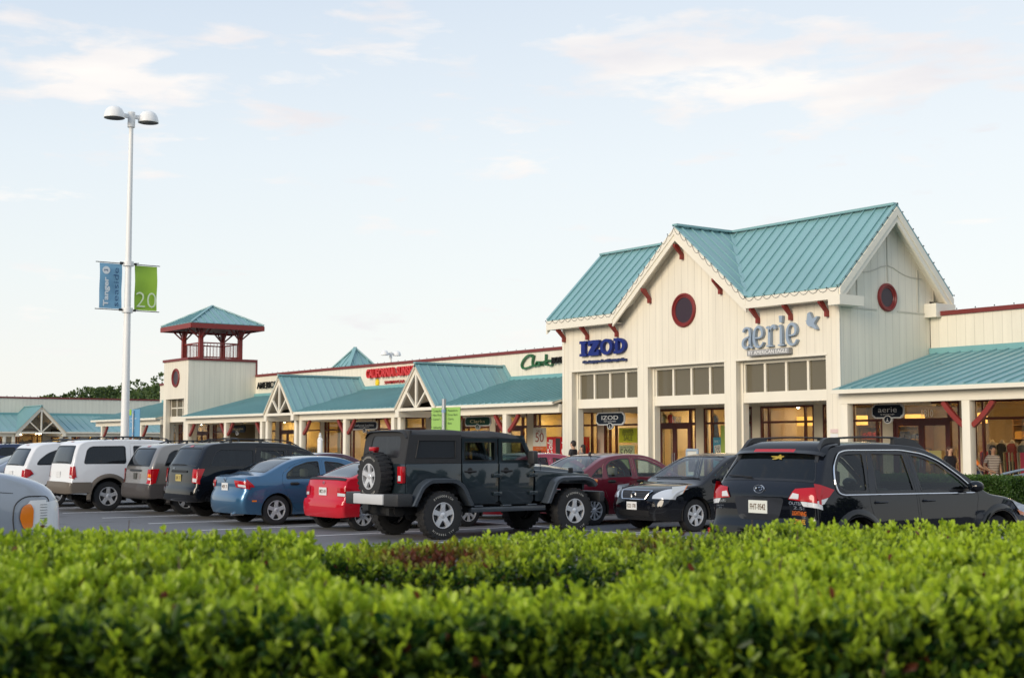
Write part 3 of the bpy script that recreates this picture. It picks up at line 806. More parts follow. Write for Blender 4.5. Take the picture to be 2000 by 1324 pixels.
m.box(tx0 - e, tx1 + e, ty0 - e, ty0 + .2, tz, tz + .14); m.box(tx0 - e, tx1 + e, ty1 - .2, ty1 + e, tz, tz + .14)
m.box(tx0 - e, tx0 + .2, ty0 + .2, ty1 - .2, tz, tz + .14); m.box(tx1 - .2, tx1 + e, ty0 + .2, ty1 - .2, tz, tz + .14)
m.box(tx1 - .05, tx1 + .05, ty1, ty1 + .08, 5.45, tz)
m.build('coping', M_redc, TW)
MB().box(tx0 + .2, tx1 - .2, ty0 + .2, ty1 - .2, tz - .1, tz).build('deck', M_creamd, TW)
cx, cy, p, ze_ = -72.7, 32., 1.17, 8.30
for sx in (-1, 1):
    for sy in (-1, 1):
        MB().box(cx + sx * p - .11, cx + sx * p + .11, cy + sy * p - .11, cy + sy * p + .11, tz, ze_ - .25).build('post', M_red, TW)
        b_ = MB()
        for dx_, dy_ in ((sx, 0), (0, sy)):
            b_.bar((cx + sx * p, cy + sy * p, 7.45), (cx + sx * p + dx_ * .75, cy + sy * p + dy_ * .75, ze_ - .22), .07)
            b_.bar((cx + sx * p, cy + sy * p, 7.45), (cx + sx * p - dx_ * .6, cy + sy * p - dy_ * .6, ze_ - .22), .07)
        b_.build('brace', M_red, TW)
for (a, b) in (((-1, -1), (1, -1)), ((1, -1), (1, 1)), ((1, 1), (-1, 1)), ((-1, 1), (-1, -1))):
    q = MB(); A = Vector((cx + a[0] * p, cy + a[1] * p, 0)); B = Vector((cx + b[0] * p, cy + b[1] * p, 0))
    for z in (6.5, 7.28): q.bar(A + Vector((0, 0, z)), B + Vector((0, 0, z)), .05, .07)
    for i in range(1, 12): c_ = A.lerp(B, i / 12); q.bar(c_ + Vector((0, 0, 6.5)), c_ + Vector((0, 0, 7.28)), .022)
    q.build('railing', M_red, TW)
h = 2.15; za = 9.45
q = MB(); rf = MB()
cs = [(-h, -h), (h, -h), (h, h), (-h, h)]
for i in range(4):
    a, b = cs[i], cs[(i + 1) % 4]
    A, B, C_ = Vector((cx + a[0], cy + a[1], ze_)), Vector((cx + b[0], cy + b[1], ze_)), Vector((cx, cy, za))
    rf.poly([A, B, C_], .04)
    for k in range(1, 10):
        t_ = k / 10; base_ = A.lerp(B, t_); mid = A.lerp(B, .5); 
        # rib runs up-slope, stopping at the hip
        top = base_ + (C_ - mid) * (1 - abs(2 * t_ - 1)); rf.bar(base_ + Vector((0, 0, .03)), top + Vector((0, 0, .03)), .03, .05)
    rf.bar(A + Vector((0, 0, .04)), C_ + Vector((0, 0, .04)), .12, .06)
    q.bar(A - Vector((0, 0, .17)), B - Vector((0, 0, .17)), .08, .26)
rf.build('roof', M_teal, TW); q.build('fascia', M_red, TW)
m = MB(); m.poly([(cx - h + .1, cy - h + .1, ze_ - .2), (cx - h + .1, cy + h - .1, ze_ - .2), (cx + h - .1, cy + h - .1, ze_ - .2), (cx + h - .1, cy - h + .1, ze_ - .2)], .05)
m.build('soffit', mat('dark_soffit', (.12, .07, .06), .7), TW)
roundwin((XY(341.5, 30), ty0, PY(341.5, 738, 30).z), 'y', .52)

# ------------------------------------------------------------------ far left wing, facing +X
wo_ = PX(77, 868, -112.); W0 = empty('shop_wing', (-112., wo_.y, 0), R(90), 'far cream shop wing at left with teal porch roof and one small porch gable', 'building')
Lw = lambda u, X=-112.: PX(u, 868, X).y - wo_.y
za_ = PX(150, 780, -116).z
wl, wr_ = -24., 46.
m = MB(); m.box(wl, wr_, 4, 4.25, 2.6, za_); m.box(wr_ - .2, wr_, 4.25, 16, .15, za_); m.build('wall', M_sidefar, W0, world=False)
MB().box(wl, wr_ - .2, 4.25, 16, za_ - .5, za_ - .4).build('roof', M_conc, W0, world=False)
m = MB(); coping(m, wl, wr_, 4, za_); m.build('coping', M_redc, W0, world=False)
bulbs(W0, [(x, 4, za_ + .17) for x in every(wl, wr_, .62)], .04)
ze2 = PX(77, 842.5, -111.6).z; zt2 = PX(160, 811, -116).z; hw_ = (Lw(124.5, -111.6) - Lw(26, -111.6)) / 2; zp2 = PX(77, 792.5, -111.6).z
# the wing's porch, same kit with its own sizes (all heights dropped by dz)
dz = ze2 - 3.2
W1 = empty('tmp', (0, 0, 0)); bpy.data.objects.remove(W1)
class _Z: pass
_old = MB.build
def shifted(self, name, mats, parent=None, **k):
    if parent is W0: self.v = [(a, b, c + dz if c > 1. else c) for a, b, c in self.v]
    return _old(self, name, mats, parent, **k)
MB.build = shifted
posts = [(Lw(u, -112.), b) for u, b in ((7.5, (-1,)), (25.5, ()), (119, ()), (135.5, (1,)))] + [(Lw(135.5) + 4.5 * i, (-1, 1)) for i in range(1, 7)] + [(Lw(7.5) - 4.5 * i, (-1, 1)) for i in range(1, 3)]
porch(W0, wl, wr_, [0.], posts, zt=zt2 - dz, hw=hw_, zp=zp2 - dz, step=.62, lamps=False)
MB.build = _old
fill_units(W0, wl, wr_, 4, pitch=3.2, pier=.7, doors=(3, 8, 14, 19), z1=2.62)
for i in range(7): interior(W0, wl + i * 10, wl + i * 10 + 9.9, 4.1, 5., (3, 0, 1)[i % 3], 60 + i, z1=2.6)

# ------------------------------------------------------------------ tower roof behind the row
PT = empty('pyramid_roof_tower', (PY(692, 868, 52).x, 52, 0), 0, 'teal pyramid roof rising behind the red coping of the shop row', 'tower')
c_ = PY(692, 679, 52); bz = 5.2; hh = 3.1
rf = MB(); cs = [(-hh, -hh), (hh, -hh), (hh, hh), (-hh, hh)]
for i in range(4):
    a, b = cs[i], cs[(i + 1) % 4]
    A, B = Vector((c_.x + a[0], c_.y + a[1], bz)), Vector((c_.x + b[0], c_.y + b[1], bz)); rf.poly([A, B, c_], .05)
    rf.bar(A + Vector((0, 0, .05)), c_ + Vector((0, 0, .05)), .25, .08)
    for k in range(1, 10):
        t_ = k / 10; bs = A.lerp(B, t_); rf.bar(bs + Vector((0, 0, .03)), bs + (c_ - A.lerp(B, .5)) * (1 - abs(2 * t_ - 1)) + Vector((0, 0, .03)), .05, .07)
rf.build('roof', M_teal, PT)
MB().box(c_.x - 2.6, c_.x + 2.6, c_.y - 2.6, c_.y + 2.6, 0, bz - .06).build('wall', M_side, PT)
# ------------------------------------------------------------------ vehicles
def paint(name, col, metal=.0, rough=.28, coat=1., flake=.0):
    t = NT(name); b = t.n('ShaderNodeBsdfPrincipled')
    tc = t.n('ShaderNodeTexCoord').outputs['Object']
    sp = t.n('ShaderNodeSeparateXYZ'); t.l(tc, sp.inputs[0])
    n = noise_node(t, 2.2, 6, .65, tc)
    # road dust gathers low on the body
    low = t.math('MULTIPLY_ADD', sp.outputs[2], -1.8, .95, clamp=True)
    dust = t.math('MULTIPLY', t.math('MULTIPLY', low, n), .30, clamp=True)
    t.l(t.mix(dust, col, (.16, .15, .13)), b.inputs['Base Color'])
    b.inputs['Metallic'].default_value = metal; b.inputs['Specular IOR Level'].default_value = .0 if metal == 0 else .2
    t.l(t.math('MULTIPLY_ADD', dust, .5, rough, clamp=True), b.inputs['Roughness'])
    b.inputs['Coat Weight'].default_value = coat; b.inputs['Coat Roughness'].default_value = .04
    bp = t.n('ShaderNodeBump'); bp.inputs['Strength'].default_value = .06; bp.inputs['Distance'].default_value = .01
    t.l(noise_node(t, 6, 2, .5, tc), bp.inputs['Height']); t.l(bp.outputs[0], b.inputs['Coat Normal'])
    t.l(b.outputs[0], t.out.inputs[0]); return t.m
M_tyre = mat('tyre_rubber', (.018, .018, .019), .75, var=.2, vscale=6)
M_rim = mat('alloy', (.66, .67, .69), .28, metal=.35, var=.05)
M_rimd = mat('wheel_back', (.02, .02, .022), .6)
M_under = mat('underbody', (.010, .010, .011), .8)
M_plast = mat('black_plastic', (.025, .026, .028), .5, var=.08)
M_trimg = mat('window_trim', (.012, .012, .013), .35)
M_seat = mat('seat_cloth', (.22, .21, .20), .85, var=.1)
M_seatb = mat('seat_tan', (.42, .38, .31), .8, var=.1)
M_seatd = mat('seat_dark', (.05, .05, .055), .8, var=.1)
M_tail = mat('tail_lens', (.42, .006, .012), .12, coat=.4, spec=.3)
M_clearlens = mat('clear_lens', (.62, .64, .66), .15, coat=.3, spec=.4)
M_amber = mat('amber_lens', (.85, .22, .01), .12, coat=1., spec=.8)
M_headl = mat('headlight_lens', (.62, .64, .66), .06, metal=.35, coat=1.)
M_plate = mat('plate_white', (.75, .76, .76), .4)
M_gcar = glass('car_glass', (.60, .68, .66), .10, spec_f=1.5)
M_gpriv = glass('privacy_glass', (.07, .085, .10), .5, spec_f=1.5)
M_gmid = glass('tinted_glass', (.34, .40, .40), .25, spec_f=1.5)

def catmull(pts, step=.045):
    out = []; lab = {}
    P = [Vector((p[0], p[1])) for p in pts]; n = len(P)
    for i in range(n - 1):
        p0 = P[i - 1] if i > 0 else P[i] * 2 - P[i + 1]; p1, p2 = P[i], P[i + 1]; p3 = P[i + 2] if i + 2 < n else P[i + 1] * 2 - P[i]
        k = max(2, int((p2 - p1).length / step))
        t0 = 0; t1 = t0 + max((p1 - p0).length, 1e-4) ** .5; t2 = t1 + max((p2 - p1).length, 1e-4) ** .5; t3 = t2 + max((p3 - p2).length, 1e-4) ** .5
        if len(pts[i]) > 2: lab[pts[i][2]] = len(out)
        for j in range(k):
            t = t1 + (t2 - t1) * j / k
            A1 = p0 * ((t1 - t) / (t1 - t0)) + p1 * ((t - t0) / (t1 - t0)); A2 = p1 * ((t2 - t) / (t2 - t1)) + p2 * ((t - t1) / (t2 - t1))
            A3 = p2 * ((t3 - t) / (t3 - t2)) + p3 * ((t - t2) / (t3 - t2))
            B1 = A1 * ((t2 - t) / (t2 - t0)) + A2 * ((t - t0) / (t2 - t0)); B2 = A2 * ((t3 - t) / (t3 - t1)) + A3 * ((t - t1) / (t3 - t1))
            out.append(B1 * ((t2 - t) / (t2 - t1)) + B2 * ((t - t1) / (t2 - t1)))
    if len(pts[-1]) > 2: lab[pts[-1][2]] = len(out)
    out.append(P[-1]); return out, lab

def rounded(poly, r, n=4):
    out = []; k = len(poly)
    for i in range(k):
        a, b, c = Vector(poly[i - 1]), Vector(poly[i]), Vector(poly[(i + 1) % k])
        da, dc = (a - b), (c - b); rr = min(r, da.length * .45, dc.length * .45)
        p, q = b + da.normalized() * rr, b + dc.normalized() * rr
        for j in range(n + 1):
            t = j / n; out.append(p * (1 - t) ** 2 + b * 2 * t * (1 - t) + q * t * t)
    return out
def inside(p, poly):
    c = False; n = len(poly); x, y = p[0], p[1]; j = n - 1
    for i in range(n):
        xi, yi = poly[i][0], poly[i][1]; xj, yj = poly[j][0], poly[j][1]
        if (yi > y) != (yj > y) and x < (xj - xi) * (y - yi) / (yj - yi) + xi: c = not c
        j = i
    return c
def densify(poly, step):
    out = []
    for i in range(len(poly)):
        a, b = Vector(poly[i]), Vector(poly[(i + 1) % len(poly)]); k = max(1, int((b - a).length / step + .5))
        out += [a.lerp(b, j / k) for j in range(k)]
    return out
def cdt(outer, holes, gx, gy, keep_outer=False):
    """triangulate a 2D region with holes and inner grid points"""
    loops = [outer] + holes; vs, es = [], []
    for lp in loops:
        b = len(vs); vs += [Vector((p[0], p[1])) for p in lp]; es += [(b + i, b + (i + 1) % len(lp)) for i in range(len(lp))]
    xs = [p[0] for p in outer]; ys = [p[1] for p in outer]
    for x in gx:
        if not min(xs) < x < max(xs): continue
        for y in gy:
            if min(ys) < y < max(ys) and inside((x, y), outer) and not any(inside((x, y), h) for h in holes): vs.append(Vector((x, y)))
    rv, re, rf, ov, oe, of = delaunay_2d_cdt(vs, es, [], 0, 1e-5)
    tris = []
    for f in rf:
        c = (rv[f[0]] + rv[f[1]] + rv[f[2]]) / 3
        if inside(c, outer) and not any(inside(c, h) for h in holes): tris.append(tuple(f))
    return rv, tris

class CarShape:
    def __init__(s, L, W, sil, belt, tum=.30, rr=.16, rf=.28, lr=1.0, lf=1.5, crown=.05, p=2.8, ar=.07, af=.13, yr=.9, yf=1.1, zb=.2, tuck=.05, zm=.55, tumr=0.):
        s.L, s.W, s.belt, s.tum, s.rr, s.rf, s.lr, s.lf, s.crown, s.p = L, W, belt, tum, rr, rf, lr, lf, crown, p
        s.ar, s.af, s.yr, s.yf, s.zb, s.tuck, s.zm = ar, af, yr, yf, zb, tuck, zm
        s.P, s.lab = catmull(sil)
        s.T = [0.]
        for a, b in zip(s.P[:-1], s.P[1:]): s.T.append(s.T[-1] + (b - a).length)
        s.S = [s.side_of(p_) for p_ in s.P]
    def side_of(s, q):
        y, z = q[0], q[1]
        if y < s.lr: y = s.rr + y * (s.lr - s.rr) / s.lr
        if y > s.L - s.lf: y = s.L - s.rf - (s.L - y) * (s.lf - s.rf) / s.lf
        k = max(0, min(1, (z - .45) / .4)); return Vector((y, z - s.crown * k * k * (3 - 2 * k)))
    def w(s, y, z):
        w_ = s.W / 2
        if y < s.yr: w_ -= s.ar * ((s.yr - y) / s.yr) ** 2
        if y > s.L - s.yf: w_ -= s.af * ((y - s.L + s.yf) / s.yf) ** 2
        if z < s.zm: w_ -= s.tuck * ((s.zm - z) / s.zm) ** 1.5 * 1.4
        elif z < s.belt: w_ -= .035 * ((z - s.zm) / (s.belt - s.zm)) ** 2
        else:
            d = z - s.belt; w_ -= .035 + s.tum * d + .10 * d * d
        return w_
    def at_t(s, t, arr):
        T = s.T; t = max(0, min(T[-1], t)); lo, hi = 0, len(T) - 1
        while hi - lo > 1:
            m = (lo + hi) // 2
            if T[m] <= t: lo = m
            else: hi = m
        k = (t - T[lo]) / max(1e-9, T[hi] - T[lo]); return arr[lo].lerp(arr[hi], k)
    def shell(s, t, q, off=0.):
        th = min(1, abs(q)) * math.pi / 2; sg = 1 if q >= 0 else -1
        sx = math.sin(th) ** (2 / s.p); g = 1 - math.cos(th) ** (2 / s.p) if th < math.pi / 2 - 1e-6 else 1.
        c, sd = s.at_t(t, s.P), s.at_t(t, s.S); pt = c.lerp(sd, g)
        v = Vector((sg * sx * s.w(sd[0], sd[1]), pt[0], pt[1]))
        if off:
            d = s.at_t(t + .02, s.P) - s.at_t(t - .02, s.P); n = Vector((-d[1], d[0])).normalized()
            c2 = max(0, math.cos(th)) ** .7; s2 = math.sin(th) ** 3
            v += (Vector((0, n[0], n[1])) * c2 + Vector((sg, 0, 0)) * s2).normalized() * off
        return v
    def side(s, y, z, sg=1, off=0.): return Vector((sg * (s.w(y, z) + off), y, z))
    def q_of(s, frac): return math.asin(min(1, frac) ** (s.p / 2)) * 2 / math.pi
    def t_where(s, y=None, z=None, end='rear'):
        """arc position where the centre outline crosses a height (rear or front half) or a y (top side)"""
        n = len(s.P); idx = range(n - 1) if end != 'front' else range(n - 2, -1, -1)
        top = max(range(n), key=lambda i: s.P[i][1])
        for i in idx:
            a, b = s.P[i], s.P[i + 1]
            if z is not None and min(a[1], b[1]) <= z <= max(a[1], b[1]):
                if end == 'rear' and i > top: break
                return s.T[i] + (s.T[i + 1] - s.T[i]) * abs(z - a[1]) / max(1e-9, abs(b[1] - a[1]))
            if y is not None and min(a[0], b[0]) <= y <= max(a[0], b[0]) and (a[1] > s.belt * .62):
                if abs(b[0] - a[0]) < 1e-6: continue
                return s.T[i] + (s.T[i + 1] - s.T[i]) * abs(y - a[0]) / abs(b[0] - a[0])
        return 0.

def mesh_from(name, vs, tris, m, parent, smooth=True, ang=40, **k):
    mb = MB(); mb.add(vs, tris); return mb.build(name, m, parent, world=False, smooth=smooth, ang=ang, merge=True, **k)

QG = [math.copysign((abs(i / 14)) ** .8, i) for i in range(-14, 15)]
def shell_patch(cs, poly, off=.005, step=.06, extra_q=QG):
    """poly in (t, q)"""
    dp = []
    for i in range(len(poly)):
        a, b = Vector(poly[i]), Vector(poly[(i + 1) % len(poly)]); k = max(1, int(max(abs(b.x - a.x) / step, abs(b.y - a.y) / .06) + .5))
        dp += [a.lerp(b, j / k) for j in range(k)]
    gx = [i * step + .011 for i in range(int(cs.T[-1] / step) + 1)]
    rv, tris = cdt(dp, [], gx, [q * .999 + .003 for q in extra_q])
    return [cs.shell(v.x, v.y, off) for v in rv], tris
def side_patch(cs, poly, off=.005, sg=1, step=.09, holes=()):
    dp = densify(poly, step); hs = [densify(h, step) for h in holes]
    gx = [i * step + .013 for i in range(int(cs.L / step) + 2)]; gy = [i * step + .007 for i in range(int(2.2 / step))]
    rv, tris = cdt(dp, hs, gx, gy)
    return [cs.side(v.x, v.y, sg, off) for v in rv], tris
def thick(mb, vs, tris, d, mi=0):
    """adds the patch plus a back copy pushed inwards by vector function d"""
    mb.add(vs, tris, mi)
def inset(poly, d):
    c = sum((Vector(p) for p in poly), Vector((0, 0))) / len(poly); out = []
    k = len(poly)
    area = sum(poly[i][0] * poly[(i + 1) % k][1] - poly[(i + 1) % k][0] * poly[i][1] for i in range(k)); sg = 1 if area > 0 else -1
    for i in range(k):
        a, b, e = Vector(poly[i - 1]), Vector(poly[i]), Vector(poly[(i + 1) % k])
        n1 = Vector((-(b - a).y, (b - a).x)).normalized() * sg; n2 = Vector((-(e - b).y, (e - b).x)).normalized() * sg
        n = n1 + n2; n = n / max(.5, n.length_squared / 2) if n.length > 1e-6 else n1
        out.append(b + n * d)
    return out

def wheel(par, x, y, r, width, rimr, style='five', side=1, metal=None, n=30, knob=False):
    w_ = empty('wheel'); w_.parent = par; w_.location = (x, y, r)
    hw = width / 2; sg = side
    m = MB(); pr = [(rimr, -hw * .9), (rimr + (r - rimr) * .35, -hw), (r * .97, -hw * .86), (r, -hw * .55), (r, hw * .55), (r * .97, hw * .86), (rimr + (r - rimr) * .35, hw), (rimr, hw * .9)]
    m.lathe(pr, (0, 0, 0), 'x', n)
    if knob:
        for i in range(26):
            a = 2 * math.pi * i / 26
            for s_ in (-1, 1):
                a2 = a + s_ * .06; c, sn = math.cos(a2), math.sin(a2); R_ = r + .006
                m.bar((s_ * hw * .52, c * (r - .02), sn * (r - .02)), (s_ * hw * .52, c * R_, sn * R_), .05, hw * .8, up=(1, 0, 0))
    m.build('tyre', M_tyre, w_, world=False, smooth=True, ang=50)
    b = MB(); xf = sg * hw
    b.lathe([(rimr, xf * .92), (rimr * 1.0, xf * .98), (rimr * .93, xf * .98), (rimr * .90, xf * .55), (rimr * .9, -xf * .5)], (0, 0, 0), 'x', n)
    N = {'five': 5, 'six': 6, 'multi': 10, 'cover': 7}.get(style, 5)
    for i in range(N):
        a = 2 * math.pi * i / N + .3; wo_, wi_ = {'five': (.17, .22), 'six': (.13, .18), 'multi': (.055, .06), 'cover': (.15, .14)}[style]
        pts = []
        for rr_, ww in ((rimr * .15, wi_ * rimr * 1.1), (rimr * .55, wi_ * rimr * .85 if style != 'five' else .17 * rimr), (rimr * .93, wo_ * rimr * 1.25)):
            pts.append((rr_, ww))
        ca, sa = math.cos(a), math.sin(a)
        vs = []
        for rr_, ww in pts:
            for s_ in (-1, 1):
                xx = xf * (.93 - .10 * (rr_ / rimr < .3)) 
                vs.append((xx, ca * rr_ - sa * ww * s_, sa * rr_ + ca * ww * s_))
        for rr_, ww in pts:
            for s_ in (-1, 1): vs.append((xf * .62, ca * rr_ - sa * ww * s_ * 1.1, sa * rr_ + ca * ww * s_ * 1.1))
        b.add(vs, [(0, 1, 3, 2), (2, 3, 5, 4), (0, 2, 8, 6), (2, 4, 10, 8), (1, 7, 9, 3), (3, 9, 11, 5)])
    b.lathe([(0, xf * .95), (rimr * .16, xf * .95), (rimr * .24, xf * .85), (rimr * .26, xf * .6)], (0, 0, 0), 'x', 14)
    b.build('rim', metal or M_rim, w_, world=False, smooth=True, ang=40)
    d = MB(); d.lathe([(0, xf * .35), (rimr * .95, xf * .35)], (0, 0, 0), 'x', 20); d.lathe([(rimr * .25, xf * .45), (rimr * .68, xf * .45)], (0, 0, 0), 'x', 20, 1)
    d.build('brake_disc', [M_rimd, mat('disc_steel', (.12, .12, .125), .4, metal=.7)], w_, world=False)
    return w_

def seats(par, rows, x=.36, zf=.42, m=None, hz=1.12, w_=.25):
    for y in rows:
        for sx in (-1, 1):
            b = MB(); c = sx * x
            b.box(c - w_, c + w_, y - .05, y + .48, zf, zf + .16)
            b.add([(c - w_, y - .05, zf + .1), (c + w_, y - .05, zf + .1), (c + w_, y + .10, zf + .1), (c - w_, y + .10, zf + .1),
                   (c - w_ * .8, y - .24, hz - .22), (c + w_ * .8, y - .24, hz - .22), (c + w_ * .8, y - .12, hz - .22), (c - w_ * .8, y - .12, hz - .22)],
                  [(0, 1, 5, 4), (2, 3, 7, 6), (1, 2, 6, 5), (3, 0, 4, 7), (4, 5, 6, 7)])
            b.box(c - .12, c + .12, y - .26, y - .16, hz - .17, hz)
            b.build('seat', m or M_seat, par, world=False, bevel=.03, segs=2)

def arch_loop(cs, yc, r, n=14):
    """arch cut from the body bottom"""
    zc = cs['r']; a0_ = math.asin(max(-1, min(1, (cs['zb'] - zc) / r)))
    return [(yc + r * math.cos(math.pi - a0_ - (math.pi - 2 * a0_) * i / n), zc + r * math.sin(math.pi - a0_ - (math.pi - 2 * a0_) * i / n)) for i in range(n + 1)]

def make_car(name, label, loc, rz, sp):
    root = empty(name, loc, rz, label, sp.get('cat', 'car'), 'cars parked in the bays')
    k = dict(sp['shape']); cs = CarShape(**k); zb = cs.zb; r = sp['r']; wr_, wf_ = sp['wheels']; ar_ = sp.get('arch', r + .055)
    body_m = sp['paint']
    # body: shell strip over the top and ends
    holes = []
    panes = []
    for (nm, t0, t1, f0, f1, gm, rad) in sp.get('shellwin', []):
        ta, tb = t0(cs), t1(cs); qa, qb = cs.q_of(f0), cs.q_of(f1)
        pl = rounded([(ta, -qa), (tb, -qb), (tb, qb), (ta, qa)], rad)
        dp = []
        for i in range(len(pl)):
            a, b = pl[i], pl[(i + 1) % len(pl)]; kk = max(1, int(abs(b.y - a.y) / .06 + abs(b.x - a.x) / .09 + .5)); dp += [a.lerp(b, j / kk) for j in range(kk)]
        holes.append(dp); panes.append((nm, dp, gm))
    outer = [(t, -1.) for t in cs.T] + [(cs.T[-1], q) for q in QG[1:-1]] + [(t, 1.) for t in reversed(cs.T)] + [(0., q) for q in reversed(QG[1:-1])]
    outer = [Vector(p) for p in outer]
    gx = cs.T[1:-1:2]
    rv, tris = cdt(outer, holes, gx, [q * .9995 for q in QG[1:-1]])
    mb = MB(); mb.add([cs.shell(v.x, v.y) for v in rv], tris)
    # sides with wheel arches, doors and quarter windows cut out
    bot = arch_loop({'r': r, 'zb': max(zb, r * .3)}, wf_, ar_)[::-1] ; botr = arch_loop({'r': r, 'zb': max(zb, r * .3)}, wr_, ar_)[::-1]
    sil = [Vector(p) for p in cs.S]
    sil_end = sil[-1]
    under = [Vector((wf_ + ar_ + .02, max(zb, sil_end.y)))] if sil_end.x > wf_ + ar_ + .06 else []
    loop = sil + [Vector(p) for p in bot]
    zs = sp.get('sill', zb)
    loop += [Vector((wf_ - ar_ - .03, zs)), Vector((wr_ + ar_ + .03, zs))] + [Vector(p) for p in botr]
    clean = []
    for p_ in loop:
        if not clean or (p_ - clean[-1]).length > 1e-3: clean.append(p_)
    loop = clean
    doors = [rounded(d, .05) for d in sp['doors']]; wins = sp['wins']; win_l = [rounded(w_[0], w_[2] if len(w_) > 2 else .05) for w_ in wins]
    dwin = {}
    qwin = []
    for i, w_ in enumerate(win_l):
        c = sum(w_, Vector((0, 0))) / len(w_); d_i = next((j for j, d in enumerate(doors) if inside(c, d)), None)
        if d_i is None: qwin.append(i)
        else: dwin.setdefault(d_i, []).append(i)
    st = .10; gxs = [i * st + .013 for i in range(int(cs.L / st) + 2)]; gys = [i * st + .007 for i in range(int(2.2 / st))]
    def dens_loop(lp):
        # silhouette points keep as they are (they meet the shell); long runs get split
        out = []
        for i in range(len(lp)):
            a, b = lp[i], lp[(i + 1) % len(lp)]; kk = max(1, int((b - a).length / .12)); out += [a.lerp(b, j / kk) for j in range(kk)]
        return out
    rv, tris = cdt(dens_loop(loop), [densify(d, .08) for d in doors] + [densify(win_l[i], .08) for i in qwin], gxs, gys)
    for sg in (1, -1): mb.add([cs.side(v.x, v.y, sg) for v in rv], tris)
    bd = mb.build('body', body_m, root, world=False, smooth=True, ang=38, merge=True)
    for nm, dp, gm in panes:
        gx = [cs.T[-1] * i / 90 for i in range(90)]
        rv, tris = cdt(dp, [], gx, QG); mesh_from(nm, [cs.shell(v.x, v.y, -.006) for v in rv], tris, gm, root)
        big = dp; sm = []
        ta_ = [p.x for p in dp]; qa_ = [p.y for p in dp]; cx_ = (min(ta_) + max(ta_)) / 2
        for p in dp: sm.append(Vector((cx_ + (p.x - cx_) * (1 - .07 / (max(ta_) - min(ta_))), p.y * .955)))
        rv, tris = cdt(dp, [sm], [], []); mesh_from('window_seal', [cs.shell(v.x, v.y, .003) for v in rv], tris, M_trimg, root)
    for sg in (1, -1):
        dcol = sp.get('glass', {})
        for j, d in enumerate(doors):
            dd = inset(d, .005); hs = [densify(win_l[i], .08) for i in dwin.get(j, [])]
            rv, tris = cdt(densify(dd, .08), hs, gxs, gys)
            dm = MB(); dm.add([cs.side(v.x, v.y, sg) for v in rv], tris)
            do = dm.build('door', body_m, root, world=False, smooth=True, ang=38)
            for i in dwin.get(j, []): sidepane(cs, win_l[i], wins[i][1], do, sg, sp)
            hy, hz_ = sp['handles'][j] if j < len(sp.get('handles', [])) else (None, None)
            if hy:
                h = MB(); hx = sg * (cs.w(hy, hz_) + .03)
                h.tube([(hx - sg * .03, hy - .10, hz_), (hx, hy - .08, hz_), (hx + sg * .006, hy, hz_), (hx, hy + .08, hz_), (hx - sg * .03, hy + .10, hz_)], .014, 6)
                v_, t_ = side_patch(cs, rounded([(hy - .11, hz_ - .035), (hy + .09, hz_ - .035), (hy + .09, hz_ + .03), (hy - .11, hz_ + .03)], .03), .002, sg, .05); h.add(v_, t_)
                h.build('handle', sp.get('handle_m', body_m), do, world=False, smooth=True)
        for i in qwin: sidepane(cs, win_l[i], wins[i][1], root, sg, sp)
        # wheels and wells
        for yy in (wr_, wf_):
            wl_ = MB(); wy = cs.w(yy, r) - .008; seg = [(yy + (ar_ + .0) * math.cos(a), r + ar_ * math.sin(a)) for a in [math.pi * i / 12 for i in range(-1, 14)]]
            vs = [(sg * x_, y_, z_) for y_, z_ in seg for x_ in (wy, wy - .34)]
            wl_.add(vs, [(2 * i, 2 * i + 1, 2 * i + 3, 2 * i + 2) for i in range(len(seg) - 1)]); 
            n_ = len(vs); wl_.add([(sg * (wy - .34), y_, z_) for y_, z_ in seg], [tuple(range(len(seg)))])
            wl_.build('wheel_arch', M_under, root, world=False)
            ww = sp.get('tw', .21); ty = cs.w(yy, r) - ww / 2 - sp.get('wheel_in', .025)
            wheel(root, sg * ty, yy, r, ww, sp['rim'], sp.get('style', 'five'), sg, sp.get('rim_m'))
        # mirror
        if 'mirror' in sp:
            my, mz = sp['mirror']; bx = cs.w(my, mz)
            m_ = MB(); m_.lathe([(0, -.05), (.05, -.045), (.085, -.0), (.08, .06), (.04, .11), (0, .12)], (sg * (bx + .15), my, mz), 'y', 14, sx=1.25, sy=.85)
            m_.bar((sg * (bx - .01), my, mz - .03), (sg * (bx + .08), my + .02, mz - .02), .05, .04); m_.build('wing_mirror', sp.get('mirror_m', body_m), root, world=False, smooth=True, ang=50)
    # underbody, floor and dash
    u = MB(); u.box(-cs.W / 2 + .32, cs.W / 2 - .32, .35, cs.L - .4, zb + .02, zb + .12); u.box(-cs.W / 2 + .13, cs.W / 2 - .13, wr_ + ar_ + .02, wf_ - ar_ - .02, zb + .03, zb + .14)
    u.tube([(-.45, .15, zb + .0), (-.45, .9, zb + .02)], .04, 8); u.box(-cs.W / 2 + .2, cs.W / 2 - .2, wr_ - .06, wr_ + .06, r - .06, r + .05)
    u.build('underbody', M_under, root, world=False)
    inn = MB(); y0_, y1_ = sp.get('cabin', (wr_, wf_ - .5)); zf = zb + .2
    inn.box(-cs.W / 2 + .16, cs.W / 2 - .16, y0_, y1_, zf, zf + .05); inn.box(-cs.W / 2 + .2, cs.W / 2 - .2, y1_ - .35, y1_ + .2, zf, cs.belt - .04)
    inn.box(-cs.W / 2 + .22, cs.W / 2 - .22, y0_ - .4, y0_ + .03, zf, cs.belt - .05)
    inn.build('dashboard', sp.get('dash_m', M_seatd), root, world=False, bevel=.03)
    seats(root, sp.get('seats', ()), zf=zf, m=sp.get('seat_m'), hz=sp.get('headz', cs.belt + .2), x=sp.get('seatx', .36))
    sw_ = MB(); n = 16; c0 = Vector((-.36, y1_ - .52, cs.belt - .02))
